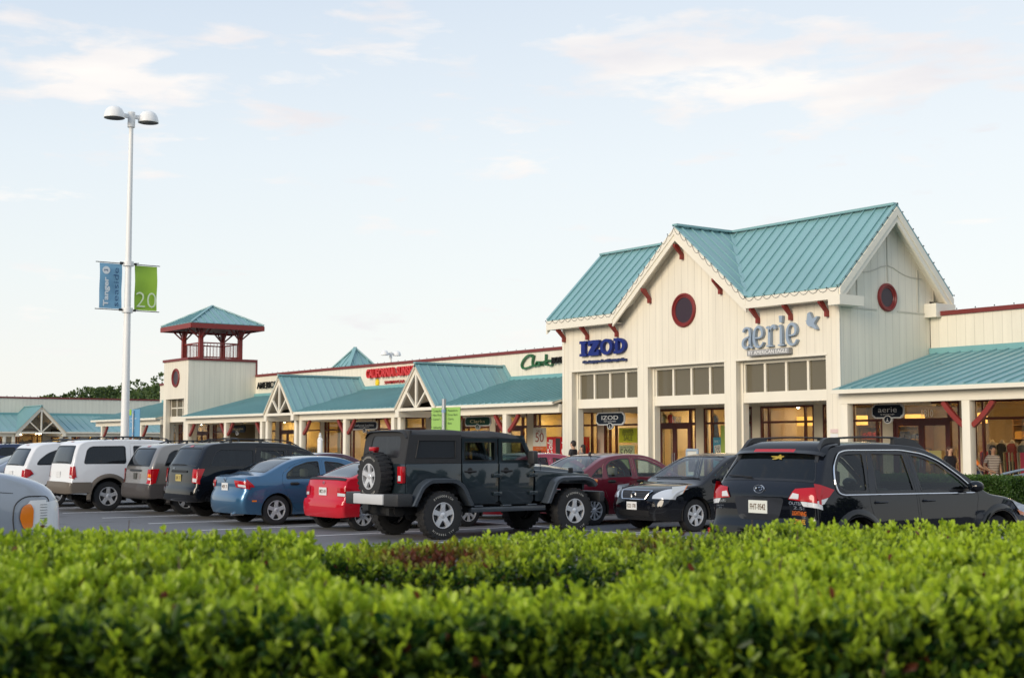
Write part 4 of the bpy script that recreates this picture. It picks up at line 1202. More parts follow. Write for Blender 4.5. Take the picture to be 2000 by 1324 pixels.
    sw_.tube([c0 + Vector((.18 * math.cos(2 * math.pi * i / n), .07 * math.sin(2 * math.pi * i / n), .16 * math.sin(2 * math.pi * i / n))) for i in range(n + 1)], .014, 5, cap=False)
    sw_.build('steering_wheel', M_seatd, root, world=False, smooth=True)
    for f in sp.get('extras', []): f(cs, root, sp)
    return root, cs

def sidepane(cs, wl_, gm, par, sg, sp):
    rv, tris = cdt(densify(wl_, .08), [], [i * .1 for i in range(60)], [i * .1 for i in range(24)])
    o = MB(); o.add([cs.side(v.x, v.y, sg, -.012) for v in rv], tris); po = o.build('side_window', gm, par, world=False, smooth=True)
    ins = inset(wl_, .022)
    rv, tris = cdt(wl_, [ins], [], []); mm = MB(); mm.add([cs.side(v.x, v.y, sg, .003) for v in rv], tris)
    mm.build('window_seal', sp.get('seal_m', M_trimg), par, world=False)
    return po

# feature helpers ------------------------------------------------------------
def lamp_corner(cs, root, name, m, t0, t1, f0, f1, side_poly=None, off=.008, sides=(1, -1), taper=None):
    """lens on the shell between outline positions, wrapping on to the side when side_poly is given"""
    for sg in sides:
        mb = MB(); q0, q1 = cs.q_of(f0), 1. if side_poly is not None else cs.q_of(f1)
        if taper is None: pl = [(t0, q0 * sg), (t1, q0 * sg), (t1, q1 * sg), (t0, q1 * sg)]
        else: pl = [(t, (q if q < 9 else 1.) * sg) for t, q in taper]
        v, t = shell_patch(cs, [Vector(p) for p in pl], off, .05); mb.add(v, t)
        if side_poly is not None:
            v, t = side_patch(cs, [Vector(p) for p in side_poly], off, sg, .05); mb.add(v, t)
        mb.build(name, m, root, world=False, smooth=True, ang=60, merge=True)
def on_rear(cs, root, name, m, z0, z1, f, off=.006, end='rear', f0=None):
    t0, t1 = cs.t_where(z=z0, end=end), cs.t_where(z=z1, end=end); q = cs.q_of(f)
    v, t = shell_patch(cs, rounded([(t0, -q), (t1, -q), (t1, q), (t0, q)], .03), off); return mesh_from(name, v, t, m, root)
def plate(cs, root, z, end='rear', txt='', colr=None, w_=.305, h=.152, tcol=(.05, .07, .25), x=0.):
    t = cs.t_where(z=z, end=end); p = cs.shell(t, 0); sgn = -1 if end == 'rear' else 1
    y = p.y + sgn * .014
    pm = MB(); pm.box(x - w_ / 2, x + w_ / 2, min(y, y - sgn * .008), max(y, y - sgn * .008), z - h / 2, z + h / 2)
    po = pm.build('number_plate', colr or M_plate, root, world=False)
    if txt:
        M = Matrix.Translation((x, y + sgn * .002, z - h * .22)) @ (Matrix.Rotation(math.pi, 4, 'Z') if end != 'rear' else Matrix.Identity(4)) @ Matrix.Rotation(R(90), 4, 'X')
        tm_ = text_mb(txt, h * .46, .002, M, width=w_ * .82, bold=.01); tm_.build('plate_number', mat('plate_ink', tcol, .5), po, world=False)
    return po
def badge(cs, root, txt, z, x, h, end='rear', m=None, sg=1, width=None, name='badge'):
    t = cs.t_where(z=z, end=end); q = cs.q_of(min(.999, abs(x) / (cs.W / 2 - .06))) * (1 if x >= 0 else -1); p = cs.shell(t, q, .006); p2 = cs.shell(t, q + .05, .006); p3 = cs.shell(t + .03, q, .006)
    s_ = -1 if end == 'rear' else 1
    xa = (p2 - p).normalized() * (1 if end == 'rear' else -1)
    up = (p3 - p).normalized() * (1 if end == 'rear' else -1); up = (up - xa * up.dot(xa)).normalized(); n = xa.cross(up)
    M = Matrix(((xa.x, up.x, n.x, p.x), (xa.y, up.y, n.y, p.y), (xa.z, up.z, n.z, p.z), (0, 0, 0, 1)))
    return text_mb(txt, h, .004, M, width=width).build(name, m or M_chrome, root, world=False)
def emblem(cs, root, z, r_, end='rear', m=None, kind='ring', oy=.012):
    t = cs.t_where(z=z, end=end); p = cs.shell(t, 0); s_ = -1 if end == 'rear' else 1
    mb = MB(); n = 20
    if kind == 'h':
        for sx in (-1, 1): mb.bar((sx * r_ * .45, p.y + s_ * oy, z - r_ * .6), (sx * r_ * .6, p.y + s_ * oy, z + r_ * .6), r_ * .22, .01, up=(0, 1, 0))
        mb.bar((-r_ * .5, p.y + s_ * oy, z), (r_ * .5, p.y + s_ * oy, z), r_ * .2, .01, up=(0, 1, 0))
    mb.tube([(r_ * math.cos(2 * math.pi * i / n) * (1.35 if kind == 'oval' else 1), p.y + s_ * oy, z + r_ * math.sin(2 * math.pi * i / n) * (.75 if kind == 'oval' else 1)) for i in range(n + 1)], r_ * .11, 5, cap=False)
    if kind == 'bar': mb.box(-r_ * 1.25, r_ * 1.25, p.y + s_ * oy - .006, p.y + s_ * oy + .006, z - r_ * .2, z + r_ * .2)
    if kind == 'oval':
        for i, (ax, az) in enumerate(((-.8, .1), (-.1, .25), (.3, -.25), (.7, -.05), (.25, .3), (.75, .3))): mb.lathe([(0, -.006), (r_ * (.3 if i == 0 else .17), 0), (0, .006)], (ax * r_, p.y + s_ * oy, z + az * r_), 'y', 4)
    return mb.build('emblem', m or M_chrome, root, world=False, smooth=True)
def rails(cs, root, y0, y1, xf=.80, h=.06, m=None, r_=.016, cross=()):
    pts = []
    mm = MB()
    for sg in (-1, 1):
        pl = []
        for i in range(9):
            y = y0 + (y1 - y0) * i / 8; t = cs.t_where(y=y, end='top'); p = cs.shell(t, cs.q_of(xf) * sg); hh = h * min(1, 5 * min(i, 8 - i) / 8 * 1.6); pl.append(p + Vector((0, 0, hh)))
        mb = MB(); mb.tube(pl, r_, 6); 
        for i in (1, 4, 7): mb.bar(pl[i] - Vector((0, 0, h + .01)), pl[i], .03, .09)
        mb.build('roof_rail', m or M_plast, root, world=False, smooth=True)
        pts.append(pl)
    for q in cross:
        a = pts[0][4].lerp(pts[0][1 if q < .5 else 7], abs(q - .5) * 2); b = Vector((-a.x, a.y, a.z)); c_ = (a + b) / 2 + Vector((0, 0, .035))
        m2 = MB(); m2.tube([a, a.lerp(c_, .5) + Vector((0, 0, .012)), c_, b.lerp(c_, .5) + Vector((0, 0, .012)), b], .013, 6); m2.build('roof_bar', m or M_plast, root, world=False, smooth=True)
def sidestrip(cs, root, name, m, poly, off=.008, sides=(1, -1)):
    for sg in sides:
        v, t = side_patch(cs, [Vector(p) for p in poly], off, sg, .07); mesh_from(name, v, t, m, root)
def flare(cs, root, yc, rc, r_, w_, m, off=.02, zmin=None, a_from=-8, a_to=188):
    for sg in (1, -1):
        n = 18; A = [R(a_from + (a_to - a_from) * i / n) for i in range(n + 1)]; vs = []
        for a in A:
            for rr, o in ((r_, off + .002), (r_ + w_ * .3, off + .008), (r_ + w_, .002)):
                y, z = yc + rr * math.cos(a), rc + rr * math.sin(a); vs.append(cs.side(y, z, sg, o))
            y, z = yc + r_ * math.cos(a), rc + r_ * math.sin(a); vs.append(cs.side(y, z, sg, -.05))
        fs = []
        for i in range(n):
            b = 4 * i
            fs += [(b, b + 1, b + 5, b + 4), (b + 1, b + 2, b + 6, b + 5), (b + 3, b, b + 4, b + 7)]
        mb = MB(); mb.add(vs, fs); mb.build('wheel_flare', m, root, world=False, smooth=True, ang=50)
def wiper(cs, root, t, q0, q1, dt=0., m=None):
    a, b = cs.shell(t, q0, .02), cs.shell(t + dt, q1, .02); mb = MB(); mb.tube([a, (a + b) / 2 + Vector((0, 0, .005)), b], .009, 5); mb.build('wiper', M_blk, root, world=False)
TZ = lambda z, e='rear': (lambda cs: cs.t_where(z=z, end=e))
TY = lambda y: (lambda cs: cs.t_where(y=y, end='top'))
P_white = paint('paint_white', (.74, .75, .76), rough=.3)
P_taupe = paint('cladding_taupe', (.15, .13, .11), rough=.5, coat=.2)
P_champ = paint('paint_champagne', (.28, .26, .235), metal=.55, rough=.32)
P_greycl = paint('cladding_grey', (.075, .07, .07), rough=.5, coat=.2)
P_black = paint('paint_black', (.004, .0045, .006), rough=.3)
P_blackb = paint('paint_blue_black', (.0045, .0055, .009), rough=.3)
P_blue = paint('paint_blue', (.045, .135, .25), metal=.5, rough=.3)
P_redc = paint('paint_red', (.52, .010, .025), rough=.28)
P_jeep = paint('paint_slate', (.020, .032, .040), metal=.3, rough=.3)
P_wine = paint('paint_wine', (.15, .008, .022), metal=.3, rough=.28)
P_silver = paint('paint_silver_blue', (.36, .40, .46), metal=.55, rough=.32)
P_plum = paint('paint_plum', (.06, .015, .035), metal=.3, rough=.3)
P_rose = paint('paint_rose', (.36, .03, .07), metal=.3, rough=.3)
P_navy = paint('paint_navy', (.02, .035, .09), metal=.3, rough=.3)

def brake_lamp(cs, root, t, f=.16):
    q = cs.q_of(f); v, tt = shell_patch(cs, [Vector(p) for p in ((t, -q), (t + .06, -q), (t + .06, q), (t, q))], .008); mesh_from('brake_lamp', v, tt, M_tail, root)
def bumper_rear(cs, root, z0, z1, m, off=.03, ys=.6, name='bumper'):
    mb = MB(); t0, t1 = cs.t_where(z=z0, end='rear'), cs.t_where(z=z1, end='rear')
    v, t = shell_patch(cs, [Vector(p) for p in ((t0, -1), (t1, -1), (t1, 1), (t0, 1))], off); mb.add(v, t)
    for sg in (1, -1):
        v, t = side_patch(cs, [Vector(p) for p in ((cs.rr - .02, z0), (ys, z0), (ys, z1), (cs.rr - .02, z1))], off, sg); mb.add(v, t)
    # top lip
    a = [cs.shell(t1, q, off) for q in QG]; b = [cs.shell(t1, q, 0) for q in QG]
    mb.add(a + b, [(i, i + 1, len(QG) + i + 1, len(QG) + i) for i in range(len(QG) - 1)])
    mb.build(name, m, root, world=False, smooth=True, ang=50, merge=True)

# --- full size SUV, white with taupe cladding
def x_explorer(cs, root, sp):
    bumper_rear(cs, root, .47, .74, P_taupe, .035, .58)
    lamp_corner(cs, root, 'tail_lamp', M_tail, cs.t_where(z=.86), cs.t_where(z=1.14), .87, 1, [(cs.rr - .01, .86), (cs.rr + .09, .86), (cs.rr + .06, 1.14), (cs.rr + .01, 1.14)])
    lamp_corner(cs, root, 'reversing_lamp', M_clearlens, cs.t_where(z=.88), cs.t_where(z=.93), .885, .97, None, .013)
    flare(cs, root, sp['wheels'][0], sp['r'], sp['arch'], .10, P_taupe, .03); flare(cs, root, sp['wheels'][1], sp['r'], sp['arch'], .10, P_taupe, .03)
    sidestrip(cs, root, 'sill_cladding', P_taupe, [(1.5, .36), (3.42, .36), (3.42, .60), (1.5, .60)], .02)
    sidestrip(cs, root, 'rear_cladding', P_taupe, [(.55, .44), (.60, .44), (.58, .72), (.55, .74)], .033)
    brake_lamp(cs, root, cs.t_where(y=.42, end='top') - .05); rails(cs, root, 1.0, 2.9, .80, .07)
    plate(cs, root, .93, txt='', x=0); badge(cs, root, 'XLT', .85, -.62, .035); wiper(cs, root, cs.t_where(z=1.24), -.1, .28)
    t = MB(); t.tube([(0, .12, .42), (0, -.10, .42)], .035, 8); t.lathe([(0, .06), (.03, .05), (.03, .0), (0, -.01)], (0, -.1, .44), n=8); t.build('tow_hitch', M_blk, root, world=False)
    q = cs.q_of(.95); 
EXPL = dict(cat='car', paint=P_white, shape=dict(L=4.81, W=1.84, belt=1.17, tum=.16, rr=.13, rf=.24, crown=.045, p=3.6, ar=.05, af=.10, zb=.42, lr=.8,
    sil=[(.20, .44), (.03, .46), (.0, .55), (.01, .70), (.045, .80), (.06, 1.0), (.085, 1.17), (.15, 1.40), (.235, 1.62), (.30, 1.71), (.42, 1.765), (.8, 1.80), (1.8, 1.815), (2.55, 1.785), (2.85, 1.70), (3.15, 1.52), (3.52, 1.24), (3.66, 1.17), (4.1, 1.13), (4.5, 1.06), (4.68, .95), (4.75, .80), (4.79, .65), (4.81, .52), (4.74, .40)]),
    r=.378, arch=.47, wheels=(1.05, 3.94), rim=.235, tw=.25, zb=.42,
    shellwin=[('rear_window', TZ(1.20), TZ(1.66), .90, .86, M_gpriv, .09), ('windshield', TY(3.50), TY(2.90), .90, .84, M_gcar, .08)],
    doors=[[(2.42, .58), (3.52, .58), (3.52, 1.18), (3.36, 1.30), (2.98, 1.66), (2.42, 1.72)], [(1.62, .58), (2.38, .58), (2.38, 1.72), (1.62, 1.72), (1.62, 1.0), (1.50, .86), (1.56, .70)]],
    wins=[([(2.50, 1.19), (3.40, 1.19), (3.02, 1.55), (2.92, 1.62), (2.50, 1.645)], M_gmid), ([(1.70, 1.19), (2.34, 1.19), (2.34, 1.645), (1.70, 1.65)], M_gpriv), ([(.40, 1.19), (1.50, 1.19), (1.50, 1.65), (.62, 1.64), (.50, 1.56)], M_gpriv, .07)],
    handles=[(2.56, 1.06), (1.78, 1.06)], seats=(2.5, 1.7), mirror=(3.25, 1.22), mirror_m=M_plast, cabin=(.7, 3.4), extras=[x_explorer])
# --- minivan, white
def x_van(cs, root, sp):
    lamp_corner(cs, root, 'tail_lamp', M_tail, cs.t_where(z=.80), cs.t_where(z=1.02), .86, 1, [(cs.rr - .01, .80), (cs.rr + .06, .79), (cs.rr + .24, .90), (cs.rr + .16, 1.01), (cs.rr + .02, 1.04)], .01)
    rails(cs, root, 1.1, 3.1, .82, .06, M_plast, .02, cross=(.1, .45, .8)); brake_lamp(cs, root, cs.t_where(z=1.66), .14)
    plate(cs, root, .90); wiper(cs, root, cs.t_where(z=1.14), -.2, .2)
VAN = dict(cat='minivan', paint=P_white, shape=dict(L=5.09, W=1.97, belt=1.12, tum=.20, rr=.16, rf=.34, crown=.05, p=3.0, ar=.06, af=.16, zb=.30, lf=1.8,
    sil=[(.20, .32), (.03, .34), (0, .45), (.02, .64), (.07, .74), (.09, .95), (.13, 1.10), (.27, 1.38), (.42, 1.60), (.55, 1.685), (.85, 1.73), (1.7, 1.765), (2.6, 1.74), (3.1, 1.66), (3.5, 1.50), (4.2, 1.13), (4.35, 1.08), (4.75, .95), (4.97, .78), (5.07, .60), (5.09, .42), (5.0, .26)]),
    r=.335, arch=.385, wheels=(.98, 4.01), rim=.205, tw=.21, zb=.30, style='cover',
    shellwin=[('rear_window', TZ(1.12), TZ(1.58), .88, .80, M_gpriv, .08), ('windshield', TY(4.15), TY(3.15), .9, .82, M_gcar, .08)],
    doors=[[(2.75, .40), (3.62, .40), (3.70, 1.10), (3.55, 1.26), (3.1, 1.55), (2.75, 1.62)], [(1.62, .40), (2.71, .40), (2.71, 1.63), (1.62, 1.64), (1.62, .9), (1.45, .7)]],
    wins=[([(2.83, 1.13), (3.72 - .18, 1.13), (3.12, 1.47), (2.83, 1.545)], M_gmid), ([(1.70, 1.13), (2.66, 1.13), (2.66, 1.55), (1.70, 1.57)], M_gpriv), ([(.46, 1.13), (1.50, 1.13), (1.50, 1.57), (1.10, 1.56), (.80, 1.46), (.56, 1.28)], M_gpriv, .1)],
    handles=[(2.88, 1.0), (1.8, 1.0)], seats=(2.7, 1.8), mirror=(3.5, 1.16), cabin=(.8, 3.8), extras=[x_van])
# --- champagne SUV with grey lower cladding
def x_wj(cs, root, sp):
    bumper_rear(cs, root, .40, .74, P_greycl, .03, .56)
    for a, b in ((.76, 1.10),):
        lamp_corner(cs, root, 'tail_lamp', M_tail, cs.t_where(z=a), cs.t_where(z=b), .83, 1, [(cs.rr - .01, a), (cs.rr + .10, a), (cs.rr + .20, b), (cs.rr - .01, b)], .012)
    lamp_corner(cs, root, 'indicator', M_amber, cs.t_where(z=.92), cs.t_where(z=.99), .86, .97, None, .018); lamp_corner(cs, root, 'reversing_lamp', M_clearlens, cs.t_where(z=.85), cs.t_where(z=.90), .86, .97, None, .018)
    flare(cs, root, sp['wheels'][0], sp['r'], sp['arch'], .09, P_greycl, .035); flare(cs, root, sp['wheels'][1], sp['r'], sp['arch'], .09, P_greycl, .035)
    sidestrip(cs, root, 'sill_cladding', P_greycl, [(1.5, .36), (3.2, .36), (3.2, .66), (1.5, .66)], .018)
    rails(cs, root, .9, 2.7, .80, .06); plate(cs, root, .92, colr=mat('plate_dark', (.06, .06, .05), .4), w_=.2); brake_lamp(cs, root, cs.t_where(z=1.62), .12)
    on_rear(cs, root, 'tailgate_handle', M_plast, 1.03, 1.08, .40, .02); wiper(cs, root, cs.t_where(z=1.17), -.25, .1)
WJ = dict(cat='car', paint=P_champ, shape=dict(L=4.61, W=1.84, belt=1.14, tum=.20, rr=.13, rf=.24, crown=.045, p=3.3, ar=.06, af=.10, zb=.36, lr=.8,
    sil=[(.2, .40), (.02, .42), (0, .55), (.02, .72), (.06, .80), (.075, 1.0), (.10, 1.13), (.24, 1.42), (.36, 1.60), (.46, 1.66), (.7, 1.70), (1.6, 1.725), (2.3, 1.69), (2.65, 1.60), (3.0, 1.40), (3.3, 1.17), (3.42, 1.12), (3.9, 1.08), (4.3, 1.02), (4.5, .90), (4.56, .75), (4.61, .55), (4.54, .40)]),
    r=.362, arch=.44, wheels=(1.03, 3.72), rim=.215, tw=.235, zb=.36, style='five',
    shellwin=[('rear_window', TZ(1.16), TZ(1.60), .86, .80, M_gpriv, .08), ('windshield', TY(3.25), TY(2.70), .9, .84, M_gcar, .07)],
    doors=[[(2.22, .55), (3.22, .55), (3.24, 1.15), (3.10, 1.28), (2.78, 1.54), (2.22, 1.62)], [(1.50, .66), (2.18, .55), (2.18, 1.62), (1.45, 1.62), (1.40, 1.0), (1.38, .80)]],
    wins=[([(2.30, 1.16), (3.12, 1.16), (2.80, 1.46), (2.70, 1.52), (2.30, 1.55)], M_gmid), ([(1.50, 1.16), (2.13, 1.16), (2.13, 1.55), (1.52, 1.56)], M_gpriv), ([(.45, 1.16), (1.34, 1.16), (1.34, 1.56), (.74, 1.55), (.60, 1.47)], M_gpriv, .06)],
    handles=[(2.35, 1.03), (1.6, 1.03)], seats=(2.3, 1.5), mirror=(3.0, 1.2), mirror_m=M_plast, cabin=(.6, 3.1), extras=[x_wj])
# --- black SUV
def x_wk(cs, root, sp):
    lamp_corner(cs, root, 'tail_lamp', M_tail, cs.t_where(z=.84), cs.t_where(z=1.14), .80, 1, [(cs.rr - .01, .84), (cs.rr + .03, .84), (cs.rr + .17, 1.14), (cs.rr - .01, 1.14)], .01)
    lamp_corner(cs, root, 'reversing_lamp', M_clearlens, cs.t_where(z=.86), cs.t_where(z=.94), .83, .96, None, .015)
    rails(cs, root, .8, 2.8, .78, .065, cross=(.15, .85)); plate(cs, root, .93, colr=mat('plate_yellow', (.50, .40, .12), .4), txt='3K 7', tcol=(.1, .05, .02)); brake_lamp(cs, root, cs.t_where(z=1.62), .12)
    on_rear(cs, root, 'tailgate_bar', M_blk, 1.05, 1.10, .5, .015); wiper(cs, root, cs.t_where(z=1.22), -.3, .1); bumper_rear(cs, root, .42, .72, P_black, .03, .5)
    badge(cs, root, 'Jeep', 1.13, -.35, .04)
WK = dict(cat='car', paint=P_black, shape=dict(L=4.74, W=1.88, belt=1.16, tum=.22, rr=.14, rf=.22, crown=.045, p=3.2, ar=.06, af=.08, zb=.40, lr=.8,
    sil=[(.2, .42), (.02, .44), (0, .55), (.02, .70), (.05, .76), (.07, 1.0), (.10, 1.16), (.25, 1.44), (.36, 1.62), (.48, 1.69), (.75, 1.73), (1.7, 1.745), (2.5, 1.70), (2.9, 1.58), (3.3, 1.34), (3.52, 1.19), (3.62, 1.15), (4.1, 1.12), (4.5, 1.04), (4.64, .92), (4.69, .75), (4.74, .58), (4.66, .42)]),
    r=.376, arch=.45, wheels=(1.05, 3.83), rim=.23, tw=.24, zb=.40, style='five', rim_m=mat('rim_dark', (.06, .06, .065), .3, metal=.8),
    shellwin=[('rear_window', TZ(1.19), TZ(1.62), .90, .84, M_gpriv, .07), ('windshield', TY(3.42), TY(2.90), .9, .84, M_gcar, .07)],
    doors=[[(2.40, .55), (3.40, .55), (3.42, 1.17), (3.25, 1.30), (2.92, 1.52), (2.40, 1.62)], [(1.55, .66), (2.36, .55), (2.36, 1.62), (1.60, 1.64), (1.50, 1.1), (1.42, .85)]],
    wins=[([(2.48, 1.18), (3.30, 1.18), (2.92, 1.44), (2.48, 1.55)], M_gmid), ([(1.66, 1.18), (2.31, 1.18), (2.31, 1.56), (1.68, 1.57)], M_gmid), ([(.42, 1.18), (1.50, 1.18), (1.54, 1.57), (.70, 1.58), (.58, 1.50)], M_gpriv, .06)],
    handles=[(2.53, 1.05), (1.7, 1.05)], seats=(2.45, 1.6), mirror=(3.2, 1.22), cabin=(.6, 3.3), extras=[x_wk])
# --- blue sedan
def x_civic(cs, root, sp):
    lamp_corner(cs, root, 'tail_lamp', M_tail, 0, 0, .6, 1, [(cs.rr - .02, .80), (cs.rr + .16, .80), (cs.rr + .12, .86), (cs.rr - .01, .97)], .01,
                taper=[(cs.t_where(z=.80), cs.q_of(.62)), (cs.t_where(z=.94), cs.q_of(.54)), (cs.t_where(z=.945), 1.), (cs.t_where(z=.80), 1.)])
    lamp_corner(cs, root, 'reversing_lamp', M_clearlens, cs.t_where(z=.82), cs.t_where(z=.87), .72, .96, None, .016)
    plate(cs, root, .80, txt='4EK 71', tcol=(.3, .03, .05)); emblem(cs, root, .945, .045, kind='h'); badge(cs, root, 'Civic', .90, .0, .03)
    sidestrip(cs, root, 'side_marker', M_amber, [(.30, .50), (.40, .50), (.40, .53), (.30, .53)], .006)
    ex = MB(); ex.tube([(.45, .02, .24), (.45, .3, .24)], .035, 10); ex.build('exhaust_pipe', M_chrome, root, world=False)
CIVIC = dict(cat='car', paint=P_blue, shape=dict(L=4.49, W=1.75, belt=.93, tum=.30, rr=.20, rf=.36, crown=.05, p=2.7, ar=.08, af=.16, zb=.22,
    sil=[(.22, .24), (.06, .25), (.01, .36), (0, .52), (.03, .66), (.08, .74), (.07, .92), (.10, 1.00), (.22, 1.045), (.48, 1.06), (.80, 1.18), (1.20, 1.345), (1.55, 1.42), (2.05, 1.442), (2.45, 1.415), (2.75, 1.33), (3.15, 1.13), (3.50, .95), (3.62, .91), (4.0, .83), (4.28, .72), (4.42, .58), (4.49, .42), (4.42, .22)]),
    r=.315, arch=.36, wheels=(.87, 3.57), rim=.205, tw=.205, zb=.22, style='five',
    shellwin=[('rear_window', TY(.62), TY(1.36), .86, .76, M_gmid, .08), ('windshield', TY(3.42), TY(2.62), .9, .80, M_gcar, .08)],
    doors=[[(1.98, .30), (2.98, .30), (3.10, .60), (3.20, .90), (3.14, .99), (2.75, 1.225), (2.40, 1.335), (1.98, 1.37)], [(1.10, .62), (1.30, .30), (1.94, .30), (1.94, 1.372), (1.60, 1.352), (1.27, 1.25), (1.02, 1.09), (.98, .9)]],
    wins=[([(2.04, .96), (3.08, .96), (2.72, 1.185), (2.40, 1.295), (2.04, 1.332)], M_gcar), ([(1.08, .955), (1.90, .96), (1.90, 1.335), (1.62, 1.315), (1.30, 1.215), (1.11, 1.08)], M_gcar)],
    handles=[(2.12, .86), (1.28, .86)], handle_m=M_blk, seats=(1.95, 1.2), seat_m=M_seatb, mirror=(2.85, .98), cabin=(.95, 3.1), headz=1.16, extras=[x_civic])
# --- red coupe
def x_red(cs, root, sp):
    on_rear(cs, root, 'spoiler_strip', M_blk, .985, 1.03, .95, .012)
    mb_s = None
    lamp_corner(cs, root, 'tail_lamp', M_tail, cs.t_where(z=.68), cs.t_where(z=.85), .70, 1, [(cs.rr - .02, .68), (cs.rr + .14, .70), (cs.rr + .10, .82), (cs.rr - .01, .85)], .012)
    lamp_corner(cs, root, 'reversing_lamp', M_clearlens, cs.t_where(z=.685), cs.t_where(z=.745), .72, .97, None, .018)
    plate(cs, root, .76, txt='M22 A9', tcol=(.4, .1, .1)); bumper_rear(cs, root, .28, .60, P_redc, .035, .40); emblem(cs, root, .93, .03, kind='bar')
RED = dict(cat='car', paint=P_redc, shape=dict(L=4.20, W=1.70, belt=.92, tum=.30, rr=.12, rf=.32, crown=.04, p=3.2, ar=.06, af=.15, zb=.24,
    sil=[(.18, .26), (.03, .27), (0, .38), (.01, .56), (.05, .64), (.06, .85), (.09, .98), (.14, 1.03), (.30, 1.06), (.75, 1.22), (1.15, 1.335), (1.5, 1.375), (1.95, 1.38), (2.3, 1.33), (2.6, 1.22), (3.1, .96), (3.25, .92), (3.8, .82), (4.05, .70), (4.16, .55), (4.20, .38), (4.1, .22)]),
    r=.292, arch=.34, wheels=(.52, 3.0), rim=.19, tw=.19, zb=.24, style='cover',
    shellwin=[('rear_window', TY(.24), TY(1.08), .88, .76, M_gmid, .06), ('windshield', TY(3.0), TY(2.34), .9, .8, M_gcar, .08)],
    doors=[[(1.35, .32), (2.60, .32), (2.80, .92), (2.70, 1.02), (2.25, 1.22), (1.35, 1.28)]],
    wins=[([(1.42, .95), (2.72, .95), (2.28, 1.16), (1.42, 1.23)], M_gmid), ([(.70, .96), (1.28, .95), (1.28, 1.22), (1.05, 1.17)], M_gmid)],
    handles=[(1.72, .84)], seats=(1.7,), mirror=(2.65, .96), cabin=(.9, 2.8), headz=1.12, extras=[x_red])
# --- wine red sedan
def x_focus(cs, root, sp):
    lamp_corner(cs, root, 'tail_lamp', M_tail, cs.t_where(z=.75), cs.t_where(z=.98), .72, 1, [(cs.rr - .02, .75), (cs.rr + .12, .80), (cs.rr + .10, .95), (cs.rr - .01, .98)], .01)
    plate(cs, root, .72); t = cs.t_where(y=1.45, end='top'); a = cs.shell(t, 0)
    m = MB(); m.tube([a, a + Vector((0, .02, .06))], .03, 8); m.tube([a + Vector((0, 0, .05)), a + Vector((0, -.08, .22))], .005, 4); m.build('antenna', M_blk, root, world=False)
FOCUS = dict(cat='car', paint=P_wine, shape=dict(L=4.45, W=1.72, belt=.97, tum=.28, rr=.18, rf=.34, crown=.05, p=2.7, ar=.07, af=.15, zb=.22,
    sil=[(.2, .24), (.05, .25), (.0, .4), (.01, .60), (.06, .68), (.07, .95), (.11, 1.04), (.25, 1.085), (.52, 1.10), (.86, 1.24), (1.25, 1.41), (1.6, 1.475), (2.1, 1.495), (2.5, 1.46), (2.8, 1.36), (3.2, 1.13), (3.48, 1.0), (3.6, .96), (4.0, .88), (4.25, .76), (4.38, .60), (4.45, .42), (4.36, .22)]),
    r=.315, arch=.36, wheels=(.93, 3.55), rim=.205, tw=.2, zb=.22, style='multi',
    shellwin=[('rear_window', TY(.66), TY(1.36), .88, .78, M_gcar, .08), ('windshield', TY(3.40), TY(2.66), .9, .80, M_gcar, .08)],
    doors=[[(2.05, .30), (3.02, .30), (3.12, .60), (3.20, .94), (3.13, 1.04), (2.82, 1.25), (2.47, 1.38), (2.05, 1.425)], [(1.22, .62), (1.40, .30), (2.01, .30), (2.01, 1.43), (1.7, 1.425), (1.38, 1.37), (1.2, 1.25), (1.10, .95)]],
    wins=[([(2.11, 1.0), (3.10, 1.0), (2.80, 1.205), (2.45, 1.34), (2.11, 1.385)], M_gcar), ([(1.28, .99), (1.96, 1.0), (1.96, 1.392), (1.70, 1.385), (1.42, 1.33), (1.28, 1.23)], M_gcar), ([(.82, 1.0), (1.13, .99), (1.16, 1.22), (1.02, 1.16)], M_gcar, .04)],
    handles=[(2.18, .91), (1.38, .91)], handle_m=M_blk, seats=(2.0, 1.3), seat_m=M_seatb, mirror=(2.88, 1.03), cabin=(1.0, 3.1), headz=1.2, extras=[x_focus])
